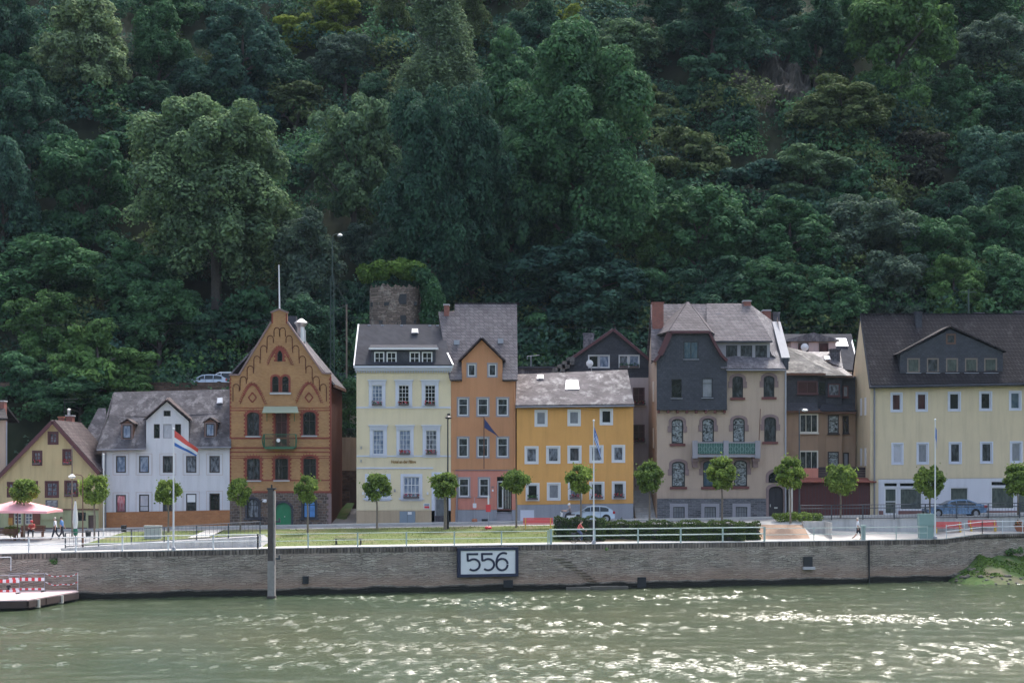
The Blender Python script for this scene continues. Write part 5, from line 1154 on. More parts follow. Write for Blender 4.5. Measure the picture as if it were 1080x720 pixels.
# slate dormer
Dd = .08
for a, b, pn in ((957, 970.5, 'shade_green'), (977.8, 990.5, 'pane_half'), (998, 1010.8, 'shade_green'), (1018, 1031.5, 'shade_green'), (1038.3, 1052, 'shade_green')): h.window(a, b, 377.5, 393, fm='brown_frame', pane='pane_shop' if pn == 'shade_green' else pn, mv=0, fw=.12, dy=Dd, dep=.1, sill=('zinc', .08, .05))
h.window(998, 1008.5, 351.7, 362.8, fm='wood_brown', pane='pane_half', mv=0, fw=.14, dy=Dd, dep=.1)
h.facade([(949.5, 397), (1058, 395.5), (1058, 371), (1002.5, 347), (949.5, 373.5)], 'slate_dark', 'dormer', dy=Dd, back=5)
a, b, c = P3(946.5, 374.5, 143.8), P3(1002.5, 344.8, 143.8), P3(1061, 371.5, 143.8); dv = Vector((0, 6, 0))
h.part(MB().slab([a, b, b+dv, a+Vector((0,2.6,0))], .13).slab([b, c, c+Vector((0,2.6,0)), b+dv*.65], .13), 'dormer_roof', 'roof_tile_brown')
h.chimney(965.8, 972.5, 328.5, 343.5, 147, 'slate_dark', 'slate_dark', 1.0, 1.0); h.chimney(1029, 1038, 329.5, 336, 148.5, 'slate_grey', 'slate_grey'); h.chimney(1072, 1082, 327.5, 336, 148.5, 'slate_grey', 'slate_grey')
# narrow yellow wing behind its left side
h = House('side_wing', 'narrow yellow wing tucked left of the pale yellow block', 'house', 151, 907, 545)
h.facade([(898.5, 545), (914, 545), (914, 405), (898.5, 405)], 'yellow_wall', back=5); h.box('parapet', 'yellow_wall', 898, 914, 403.5, 405, -.1, 4)
# ---------------------------------------------------------------- quay furniture
def on_ground(px, py):          # world point on the ground seen at a pixel
    lo, hi = 112., 143.5
    g = lambda Y: PZ(py, Y) - ground(PX(px, Y), Y)
    Y = lo
    while Y < hi:
        if g(Y) <= 0: break
        Y += .1
    return Vector((PX(px, Y), Y, ground(PX(px, Y), Y)))
def quay_pt(px, o=.3):
    x = PX(px, 124)
    for _ in range(8): x = PX(px, Yw(x)+o)
    return Vector((x, Yw(x)+o, zq(x)))
def rail(px0, px1, name, mat, label, spacing, h=1.1, rails=(1.05, .55), o=.25, posts_r=.05, pts=None, r=.035, balusters=None, big=None, group=None, cat='railing'):
    A, B = (quay_pt(px0, o), quay_pt(px1, o)) if pts is None else pts
    n = max(1, round((B-A).length/spacing)); rt = root(name, A, label, cat, group)
    for k in range(n+1):
        p = A.lerp(B, k/n)
        if pts is None: p = Vector((p.x, Yw(p.x)+o, zq(p.x)))
        w_ = posts_r*(1.8 if big and k in big else 1)
        MB().box(p.x-w_, p.x+w_, p.y-w_, p.y+w_, p.z-.02, p.z+h).build('post', mat, rt, origin=A)
    mb = MB()
    for hh in rails:
        for k in range(n):
            p, q = A.lerp(B, k/n), A.lerp(B, (k+1)/n)
            if pts is None: p, q = Vector((p.x, Yw(p.x)+o, zq(p.x))), Vector((q.x, Yw(q.x)+o, zq(q.x)))
            mb.tube(p+Vector((0,0,hh)), q+Vector((0,0,hh)), r, n=6)
    mb.build('rail', mat, rt, origin=A)
    if balusters:
        mb = MB(); L = (B-A).length; m = int(L/balusters)
        for k in range(m+1):
            p = A.lerp(B, k/m); mb.tube(p+Vector((0,0,.12)), p+Vector((0,0,rails[0])), .012, n=4, cap=False)
        mb.build('balusters', mat, rt, origin=A)
    return rt
rail(-20, 272, 'railing', 'rail_white', 'pale two-bar quay railing at far left in front of parasol and ramp', 3.4, h=1.08, rails=(1.02, .55), o=.3)
rail(272, 578, 'railing', 'rail_green', 'thin pale green quay railing in front of the lawn', 3.5, h=1.05, rails=(1.0, .5), o=.3, r=.025, posts_r=.05)
rail(581, 806, 'railing', 'rail_green', 'stout mint green quay railing in front of the clipped hedge', 3.4, h=1.15, rails=(1.1, .6), o=.25, r=.05, posts_r=.06, big=(0,))
rail(807, 909, 'railing', 'rail_green', 'faded green quay railing beside the gravel bed', 3.6, h=1.1, rails=(1.0, .5), o=.35, r=.025, posts_r=.03)
rail(912, 978, 'railing', 'rail_green', 'thin green quay railing between green gatepost and grey-green cabinet', 3.3, h=1.1, rails=(1.0, .5), o=.35, r=.025, posts_r=.03)
A = quay_pt(998, .35); B = quay_pt(1036, .35); C = quay_pt(1120, .4)
rail(0, 0, 'railing', 'rail_white', 'white handrail climbing the sloped wall top at right', 1.5, rails=(1.0, .55), pts=(A, B), posts_r=.03)
rail(0, 0, 'railing', 'rail_white', 'level white railing above the grassy bank at right edge', 2.0, rails=(1.0, .55), pts=(B, C), posts_r=.03)
def rp(x, dz=0): y = Yw(x)+2.2; return Vector((x, y, ground(x, y+.3)+.08+dz))
rail(0, 0, 'railing', 'rail_dark', 'dark vertical-bar railing rising along the concrete ramp wall at left', 2.4, rails=(1.1, .12), pts=(rp(XL0+.3), rp(XL1-.1)), posts_r=.04, balusters=.28)
zr_ = zs(24.5)+.14
rail(0, 0, 'railing', 'rail_dark', 'dark vertical-bar railing between street and bright plaza at right', 2.75, h=1.25, rails=(1.22, .1, .95), pts=(Vector((24.3,137.9,zs(24.3)+.0)), Vector((56,137.9,zs(45)+.0))), posts_r=.045, balusters=.26)
gp = quay_pt(910.5, .6); mb = MB().box(gp.x-.16, gp.x+.16, gp.y-.15, gp.y+.15, gp.z, gp.z+1.1).box(gp.x-.2, gp.x+.2, gp.y-.2, gp.y+.2, gp.z+1.05, gp.z+1.2)
one(mb, 'gatepost', 'rail_green', gp, 'stubby mint green post at the joint of the quay wall', 'post')
# 556 board
A, B = wp(482.5, 607.5, -.35), wp(546.5, 578, -.35)
dirv = Vector((1, .27, 0)).normalized(); nrm = Vector((.27, -1, 0)).normalized()
cx = (A+B)/2; W_ = (B-A).dot(dirv)/2; zt, zb = PZ(576.8, cx.y), PZ(608, cx.y); cz = (zt+zb)/2; Hh = (zt-zb)/2
rt = root('sign_board', Vector((cx.x, cx.y, cz)), 'white kilometre board reading 556 in a navy frame', 'sign'); O_ = ORG[rt.name]
def bd(u, v, d): return Vector((cx.x, cx.y, cz)) + dirv*u + nrm*d + Vector((0,0,v))
def bdbox(mb, u0, u1, v0, v1, d0, d1):
    return mb.add([bd(u0,v0,d1),bd(u1,v0,d1),bd(u1,v0,d0),bd(u0,v0,d0),bd(u0,v1,d1),bd(u1,v1,d1),bd(u1,v1,d0),bd(u0,v1,d0)], [(0,3,2,1),(4,5,6,7),(0,1,5,4),(1,2,6,5),(2,3,7,6),(3,0,4,7)])
fw_ = .23
mb = MB(); bdbox(mb, -W_, W_, Hh-fw_, Hh, -.2, .1); bdbox(mb, -W_, W_, -Hh, -Hh+fw_, -.2, .1); bdbox(mb, -W_, -W_+fw_, -Hh+fw_+.001, Hh-fw_-.001, -.2, .1); bdbox(mb, W_-fw_, W_, -Hh+fw_+.001, Hh-fw_-.001, -.2, .1)
mb.build('frame', 'navy', rt, origin=O_); bdbox(MB(), -W_+fw_, W_-fw_, -Hh+fw_, Hh-fw_, -.2, .04).build('panel', 'board_white', rt, origin=O_)
def strokes(lst, r=.075):
    mb = MB()
    for st in lst:
        for a, b in zip(st, st[1:]):
            a3, b3 = bd(a[0], a[1], .055), bd(b[0], b[1], .055); e = (b3-a3).normalized()*r*.9; mb.bar(a3-e, b3+e, .05, r*2) if abs((b3-a3).z) < .2 else mb.bar(a3-e, b3+e, r*2, .05)
    return mb
def arc(cx_, cz_, rx, rz, a0, a1, n=18): return [(cx_+rx*math.cos(R(a0+(a1-a0)*i/n)), cz_+rz*math.sin(R(a0+(a1-a0)*i/n))) for i in range(n+1)]
sw, sh = .56, .60
def ribbon(pts, r=.078):     # flat stroke of even width
    mb = MB(); n = len(pts); L = []; Rr = []
    for i, (x, z) in enumerate(pts):
        a = pts[max(0,i-1)]; b = pts[min(n-1,i+1)]; t = Vector((b[0]-a[0], b[1]-a[1])); t.normalize(); nn = Vector((-t.y, t.x))*r
        L.append((x+nn.x, z+nn.y)); Rr.append((x-nn.x, z-nn.y))
    for i in range(n-1):
        q = [L[i], L[i+1], Rr[i+1], Rr[i]]
        mb.add([bd(*p, .07) for p in q]+[bd(*p, .045) for p in q], [(0,1,2,3),(0,4,5,1),(1,5,6,2),(2,6,7,3),(3,7,4,0)])
    return mb
def merge(*ms):
    o = MB()
    for m in ms: o.add(m.v, m.f)
    return o
for ux in (-1.20, -.08):
    bowl = arc(ux+.08, -.18, .46, .42, 128, -132, 26)
    merge(ribbon([(ux-.42, .62), (ux+.42, .62)]), ribbon([(ux-.40, .69), (ux-.37, .10)]), ribbon([(ux-.40, .13)]+bowl[0:])).build('numeral', 'navy', rt, origin=O_)
ux = 1.08
merge(ribbon(arc(ux+.12, .02, .55, .66, 62, 190, 20)+arc(ux, -.2, .43, .42, 178, 360, 22)), ribbon(arc(ux, -.16, .43, .40, 0, 180, 22))).build('numeral', 'navy', rt, origin=O_)

# mooring pile
p = Vector((PX(286.5, 116.6), 116.6, 0)); rt = root('mooring_pile', p, 'tall square wooden mooring pile standing in the river before the brick house', 'pile')
zt = PZ(516, 116.6); zm = PZ(591, 116.6)
MB().box(p.x-.24, p.x+.14, -.3+p.y, p.y+.3, zm, zt).build('shaft', 'wood_pile', rt); MB().box(p.x+.14, p.x+.25, p.y-.25, p.y+.3, zm, zt-.1).build('rubbing_strip', 'pile_pale', rt)
MB().box(p.x-.25, p.x+.25, p.y-.32, p.y+.3, -2.4, zm).build('base', 'pile_pale', rt); MB().box(p.x-.31, p.x+.31, p.y-.33, p.y+.31, -2.3, .18).build('foot', 'wood_pile', rt)
MB().box(p.x-.3, p.x+.3, p.y-.31, p.y+.31, zt, zt+.12).tube((p.x,p.y,zt+.1),(p.x,p.y,zt+.35),.06).build('cap', 'black_metal', rt)
for y_ in (549, 588):
    z = PZ(y_, 116.6); MB().box(p.x+.3, p.x+.62, p.y-.1, p.y+.1, z-.12, z+.02).box(p.x+.5, p.x+.6, p.y-.1, p.y+.1, z, z+.2).build('mooring_bracket', 'rail_dark', rt)

# flagpoles
def flagpole(px, pytop, pybase, label, r=.07, o=.25, mat='white_paint'):
    p = quay_pt(px, o); rt = root('flagpole', p, label, 'flagpole'); zt = PZ(pytop, p.y)
    MB().tube(p, (p.x, p.y, zt), r, r*.55, 10).build('pole', mat, rt); MB().ball((p.x, p.y, zt+.05), .09).build('finial', mat, rt); MB().lathe([(.16,0),(.16,.2),(.1,.24)], p, 10).build('foot', 'zinc', rt)
    return rt, p
rt, p = flagpole(183, 453, 580, 'white flagpole with waving red, white and blue flag before the white house'); Y_ = p.y
flag('flag', [P3(184, 453.5, Y_), P3(184, 470, Y_), P3(206.5, 480.5, Y_-.3), P3(209, 473.5, Y_-.3)], ['flag_red', 'flag_white', 'flag_blue'], parent=rt, origin=ORG[rt.name], amp=.18, ny=9, rows=lambda u, v: 0 if v < .3334 else (1 if v < .6667 else 2))
rt, p = flagpole(626.2, 444, 572, 'white flagpole with limp blue and white striped flag before the ochre house'); Y_ = p.y
flag('flag', [P3(626.6, 449, Y_), P3(626.8, 464, Y_), P3(634.5, 485, Y_-.2), P3(630.8, 462, Y_-.2)], ['flag_white', 'flag_blue'], parent=rt, origin=ORG[rt.name], amp=.12, ny=9, rows=lambda u, v: 1 if (v < .12 or (.3 < v < .42) or (.55 < v < .7) or v > .88 or (u < .2 and v < .5)) else 0)
rt, p = flagpole(986.3, 443, 571, 'white flagpole with limp blue flag before the pale yellow block'); Y_ = p.y
flag('flag', [P3(985.9, 447, Y_), P3(986.0, 458, Y_), P3(988.7, 473, Y_-.2), P3(988.2, 455, Y_-.1)], ['flag_blue', 'gold'], parent=rt, origin=ORG[rt.name], amp=.1, ny=10, rows=lambda u, v: 1 if (.4 < u < .5 and .3 < v < .4) or (.7 < u < .8 and .6 < v < .7) else 0)
# lamps
def lamp(px, pyt, pyb, label, arm=(0,0), r=.07, mat='rail_dark', Y=None, head='white_paint'):
    p = on_ground(px, pyb); rt = root('street_lamp', p, label, 'street lamp'); zt = PZ(pyt, p.y)
    MB().tube(p, (p.x,p.y,p.z+1.0), r*1.5).tube((p.x,p.y,p.z+1.0), (p.x,p.y,zt), r, r*.7).build('post', mat, rt)
    q = Vector((p.x+arm[0], p.y-.1, zt+arm[1]))
    pts = [Vector((p.x, p.y, zt)), Vector((p.x+arm[0]*.15, p.y, zt+arm[1]*.8+.1)), Vector((p.x+arm[0]*.6, p.y-.05, zt+arm[1]+.15)), q]
    MB().path(pts, r*.7, 6).build('arm', mat, rt)
    MB().lathe([(.10,.12),(.28,.02),(.24,-.08),(.05,-.14)], q, 12).build('lamp_head', head, rt); return rt
lamp(472.3, 440, 557.5, 'slender dark street lamp in front of the hotel door', (.05,.0), .075, 'black_metal', head='black_metal')
lamp(843, 433, 548, 'tall dark street lamp with curved arms beside the maroon garages', (.45,.05), .07)
lamp(87.3, 503, 580, 'thin brown lamp post with white arm in front of the cottage', (-.75,.05), .05, 'wood_brown')
p = on_ground(76, 566); rt = root('pole', p, 'thin grey wooden pole rising past the cottage wall', 'pole'); MB().tube(p, (p.x,p.y,PZ(470,p.y)), .06, .05).build('shaft', 'street_bark', rt); MB().lathe([(.15,-.1),(.18,0),(.1,.1)], (p.x,p.y,PZ(501,p.y)), 10).build('collar', 'white_paint', rt)
p = on_ground(109.3, 566); rt = root('pole', p, 'plain thin white pole at the corner of the white house', 'pole'); MB().tube(p, (p.x,p.y,PZ(479,p.y)), .055).build('shaft', 'white_paint', rt); MB().ball((p.x,p.y,PZ(479,p.y)), .08).build('finial', 'white_paint', rt)

# parasols and cafe things
p = on_ground(18.5, 569); rt = root('parasol', p, 'open pink square parasol over the cafe bench', 'parasol'); zt = PZ(526.5, p.y); ze = PZ(538, p.y); s_ = 2.85
MB().tube(p, (p.x,p.y,zt), .045).build('pole', 'wood_brown', rt); ap = Vector((p.x+.1, p.y, zt)); cs = [Vector((p.x+.1+a*s_, p.y+b*s_*.8, ze)) for a, b in ((-1,-1),(1,-1),(1,1),(-1,1))]
mb = MB()
for a, b in zip(cs, cs[1:]+cs[:1]):
    m_ = (a+b)/2 + Vector((0,0,.05)); mb.add([ap, a, m_, b, a-Vector((0,0,.18)), m_-Vector((0,0,.2)), b-Vector((0,0,.18))], [(0,1,2),(0,2,3),(1,4,5,2),(2,5,6,3)])
mb.build('canopy', 'pink_cloth', rt); mb = MB()
for c in cs: mb.bar(ap-Vector((0,0,.5)), ap.lerp(c, .7), .03, .03)
mb.build('rib', 'wood_brown', rt); MB().box(p.x-.3, p.x+.3, p.y-.3, p.y+.3, p.z, p.z+.08).build('base_plate', 'concrete', rt)
p = on_ground(79.5, 567); rt = root('parasol', p, 'closed white parasol with green foot in front of the cottage', 'parasol')
MB().tube(p, (p.x,p.y,PZ(527,p.y)), .04).build('pole', 'wood_brown', rt); c = Vector((p.x, p.y, PZ(557, p.y))); L = PZ(528, p.y)-c.z
MB().lathe([(.15,0),(.22,L*.25),(.17,L*.6),(.06,L)], c, 9).build('canopy', 'white_cloth', rt); MB().lathe([(.13,-.55),(.2,-.3),(.16,.0)], c, 9).build('cover_hem', 'green_cloth', rt); MB().box(p.x-.3,p.x+.3,p.y-.3,p.y+.3,p.z,p.z+.1).build('base_plate', 'concrete', rt)
def bench(px, py, L, label, wood, leg, back=True, name='bench', yaw=0, group=None, Y=None):
    p = on_ground(px, py); 
    if Y: p = Vector((PX(px, Y), Y, ground(PX(px,Y), Y)))
    rt = root(name, p, label, 'bench', group)
    mb = MB()
    for k in range(3): mb.box(p.x-L/2, p.x+L/2, p.y-.22+.15*k, p.y-.1+.15*k, p.z+.42, p.z+.46)
    mb.build('seat', wood, rt); mb = MB()
    if back:
        for k in range(4): mb.box(p.x-L/2, p.x+L/2, p.y+.24+.02*k, p.y+.27+.02*k, p.z+.5+.11*k, p.z+.595+.11*k)
        mb.build('backrest', wood, rt)
    for s in (-1, 1):
        x = p.x+s*L*.42; MB().box(x-.05, x+.05, p.y-.2, p.y-.1, p.z, p.z+.419).box(x-.05, x+.05, p.y+.12, p.y+.22, p.z, p.z+.419).box(x-.04, x+.04, p.y+.15, p.y+.235, p.z+.45, p.z+(.9 if back else .46)).build('leg', leg, rt)
    return rt
bench(567.5, 558, 2.45, 'faded red slatted bench on yellow legs before the ochre house', 'bench_red', 'bench_yellow')
bench(1000, 558, 2.4, 'red bench under the blue car, left of two on the plaza', 'bench_red', 'bench_yellow', Y=136.9)
bench(1037, 558, 2.4, 'red bench nearest the flower tub, right of two on the plaza', 'bench_red', 'bench_yellow', Y=137)
bench(367.5, 574, 2.2, 'dark low backless bench on the quay path beside the lawn', 'black_metal', 'black_metal', False)
bench(3, 570, 2.2, 'dark brown cafe bench under the pink parasol at left edge', 'wood_brown', 'wood_brown')
bench(34, 566, 2.0, 'brown slatted bench with a seated person before the cottage', 'wood_brown', 'wood_brown')
p = on_ground(11, 567.5); rt = root('menu_board', p, 'small yellow menu board on a thin stand under the pink parasol', 'sign'); MB().tube(p, p+Vector((0,0,1.2)), .03).build('stand', 'wood_brown', rt); MB().box(p.x-.16, p.x+.16, p.y-.03, p.y+.03, p.z+1.05, p.z+1.65).build('panel', 'info_yellow', rt)
def box_thing(name, px0, px1, pyt, pyb, label, cat, mat, d=.5, doors=2):
    p = on_ground((px0+px1)/2, pyb); Y = p.y; x0, x1 = PX(px0, Y), PX(px1, Y); zt = PZ(pyt, Y); rt = root(name, p, label, cat)
    MB().box(x0, x1, Y, Y+d, p.z, zt-.06).build('housing', mat, rt); MB().box(x0-.04, x1+.04, Y-.04, Y+d+.04, zt-.06, zt).build('lid', mat, rt)
    w_ = (x1-x0)/doors
    for k in range(doors): MB().box(x0+w_*k+.03, x0+w_*(k+1)-.03, Y-.02, Y-.001, p.z+.1, zt-.14).box(x0+w_*k+.1, x0+w_*k+.14, Y-.045, Y-.02, (p.z+zt)/2, (p.z+zt)/2+.15).build('door', mat, rt)
box_thing('utility_cabinet', 152, 169.5, 554, 568, 'grey metal utility cabinet behind the ramp railing', 'cabinet', 'cabinet_grey', doors=3)
rt = root('utility_cabinet', quay_pt(977.5, .9), 'tall grey-green cabinet on the plaza beside the blue flag pole', 'cabinet'); p = ORG[rt.name]; x0, x1 = PX(970, p.y), PX(984.8, p.y)
MB().box(x0, x1, p.y, p.y+.6, p.z, PZ(554,p.y)).build('housing', 'cabinet_green', rt); MB().box(x0-.05, x1+.03, p.y-.05, p.y+.62, PZ(554,p.y)+.002, PZ(541.5,p.y)).build('upper_housing', 'cabinet_green', rt); MB().box(x0+.1, x1-.1, p.y-.02, p.y-.001, p.z+.1, PZ(555.5,p.y)).build('door', 'cabinet_green', rt)
# red posts before orange house
p = on_ground(515, 557.5); rt = root('bus_stop_sign', p, 'thin post with red panel on round red foot before the orange house', 'sign'); MB().tube(p, (p.x,p.y,PZ(523,p.y)), .03).build('post', 'zinc', rt); MB().box(p.x-.2, p.x+.2, p.y-.06, p.y+.06, PZ(539.5,p.y), PZ(532,p.y)).build('panel', 'red_paint', rt); MB().box(p.x-.06, p.x+.08, p.y-.04, p.y+.04, PZ(531.5,p.y), PZ(522.5,p.y)).build('plate', 'white_paint', rt); MB().lathe([(.28,0),(.28,.14),(.2,.2)], p, 12).build('foot', 'red_paint', rt)
p = on_ground(500.5, 553.3); p = Vector((PX(500.5,143), 143, zs(-3)+.13)); rt = root('hydrant_post', p, 'thin post with white and red box beside the orange house wall', 'post'); MB().tube(p, (p.x,p.y,PZ(524,143)), .025).build('post', 'zinc', rt); MB().box(p.x-.16, p.x+.16, p.y-.08, p.y+.08, PZ(535.5,143), PZ(530.5,143)).build('box', 'white_paint', rt); MB().box(p.x-.19, p.x-.165, p.y-.1, p.y+.1, PZ(535.7,143), PZ(530.3,143)).box(p.x-.19, p.x+.19, p.y-.1, p.y+.1, PZ(536.2,143), PZ(535.6,143)).build('bracket', 'red_paint', rt); MB().lathe([(.25,0),(.25,.18),(.15,.28)], p, 10).build('foot', 'terracotta', rt)
# litter bins by the white house
for px_, lb in ((130.5, 'small black bin against the clinker plinth of the white house'), (97, 'low dark litter bin under the clipped tree by the cottage')):
    p = on_ground(px_, 560.5) if px_ > 120 else on_ground(93, 566); rt = root('litter_bin', p, lb, 'bin'); MB().lathe([(.2,0),(.25,.5),(.27,.52),(.24,.55)], p, 10).build('bucket', 'black_metal', rt)

# pontoon and barriers at the left
Yp = 111.0; z = .62; rt = root('pontoon', (PX(40,Yp), Yp, 0), 'moored pontoon with worn pinkish deck and timber edge', 'pontoon')
d0, d1, d2, d3 = P3(-60, 634.6, Yp), P3(29, 637.2, 110.3), P3(83.5, 627.2, 114.6), P3(68, 625, 116.6)
pts = [(PX(-60,105), 105.4), (PX(29,106.8), 106.8), (PX(82,114), 114.2), (PX(70,117), 117.2), (PX(-60,117), 117.2)]
def plate(pts, z0, z1): n = len(pts); return MB().add([(x,y,z0) for x,y in pts]+[(x,y,z1) for x,y in pts], [tuple(range(n-1,-1,-1)), tuple(range(n,2*n))]+[(i,(i+1)%n,(i+1)%n+n,i+n) for i in range(n)])
plate(pts, .62, .70).build('deck', 'deck_pink', rt)
mb = MB(); cxp = sum(p[0] for p in pts)/5
for (a, b) in (((pts[0]), (pts[1])), ((pts[1]), (pts[2])), ((pts[2]), (pts[3]))):
    a3, b3 = Vector((*a, .38)), Vector((*b, .38)); n = max(1, int((b3-a3).length/2.2))
    for k in range(n): q0, q1_ = a3.lerp(b3, k/n+.01), a3.lerp(b3, (k+1)/n-.01); mb.bar(q0, q1_, .12, .42)
mb.build('timber_edge', 'deck_edge', rt); plate([(x*1.0+ (.4 if i in (0,4) else -.35), y+(.35 if y < 115 else -.2)) for i, (x, y) in enumerate(pts)], -.6, .615).build('hull', 'hull_dark', rt)
for px_ in (39.5, 63.5):
    t_ = (px_-29)/(82-29); q = Vector((*pts[1], 0)).lerp(Vector((*pts[2], 0)), t_); MB().box(q.x-.16, q.x+.16, q.y-.2, q.y-.07, .08, .62).build('fender', 'cream_frame', rt)
p = Vector((PX(56.5,115.5), 115.5, .7)); rt = root('bollard', p, 'small black mooring bollard on the pontoon deck', 'bollard'); MB().lathe([(.1,0),(.1,.25),(.2,.28),(.2,.38),(.05,.42)], p, 10).build('body', 'black_metal', rt)
p = Vector((PX(9,113.5), 113.5, .7)); rt = root('bollard', p, 'small black bollard behind the striped barriers', 'bollard'); MB().lathe([(.08,0),(.08,.3),(.16,.32),(.16,.42),(.05,.46)], p, 10).build('body', 'black_metal', rt)
def barrier(x0, x1, Y, label):
    z0 = .7; rt = root('barrier', (x0, Y, z0), label, 'barrier', 'striped barriers on the pontoon')
    mb = MB().tube((x0,Y,z0+1.25),(x1,Y,z0+1.25),.02)
    for x in (x0, x1): mb.tube((x,Y,z0),(x,Y,z0+1.25),.02)
    mb.build('frame', 'zinc', rt)
    for za, zb in ((.75, .98), (.12, .26)):
        mb = MB(); n = int((x1-x0)/.22); dx = (x1-x0)/n
        for k in range(n): mb.box(x0+dx*k, x0+dx*(k+1), Y-.035, Y-.01, z0+za, z0+zb, k % 2)
        mb.build('striped_board', ['flag_white', 'red_paint'], rt)
    for x in (x0+.1, x1-.1): MB().box(x-.06, x+.06, Y-.35, Y+.35, z0, z0+.07).build('foot', 'rubber', rt)
barrier(PX(9.5,113.6), PX(47,113.6), 113.6, 'red and white striped barrier on the pontoon, the right one'); barrier(PX(-25,111.8), PX(20.5,111.8), 111.8, 'red and white striped barrier on the pontoon, cut by left edge')
mb = MB(); pr = random.Random(3)
for zz in (1.15, .55):
    a, b = Vector((PX(48,114),114,.7+zz+.1)), Vector((PX(82,115),115,.7+zz+.05))
    for k in range(12):
        u0, u1 = k/12, (k+1)/12; s0, s1 = (-.25*4*u*(1-u)*(1+.3*math.sin(9*u)) for u in (u0, u1)); p0 = a.lerp(b, u0)+Vector((0,0,s0)); p1 = a.lerp(b, u1)+Vector((0,0,s1)); b0 = len(mb.f); mb.bar(p0, p1, .02, .05, k % 2)
for x_, y_ in ((PX(82,115), 115),): mb.tube((x_,y_,.7),(x_,y_,1.95),.02)
one(mb, 'barrier_tape', ['flag_white', 'red_paint'], (PX(48,114),114,.7), 'red and white tape sagging beside the barriers on the pontoon', 'tape')
a = quay_pt(-5,-.6); b = quay_pt(11.5, -.6); mb = MB(); mb.path([a+Vector((0,0,-.25)), b+Vector((0,0,-.25)), b+Vector((0,0,-1.2))], .035)
one(mb, 'mooring_rail', 'rail_white', a, 'short pale pipe rail fixed to the quay wall at left edge', 'rail')

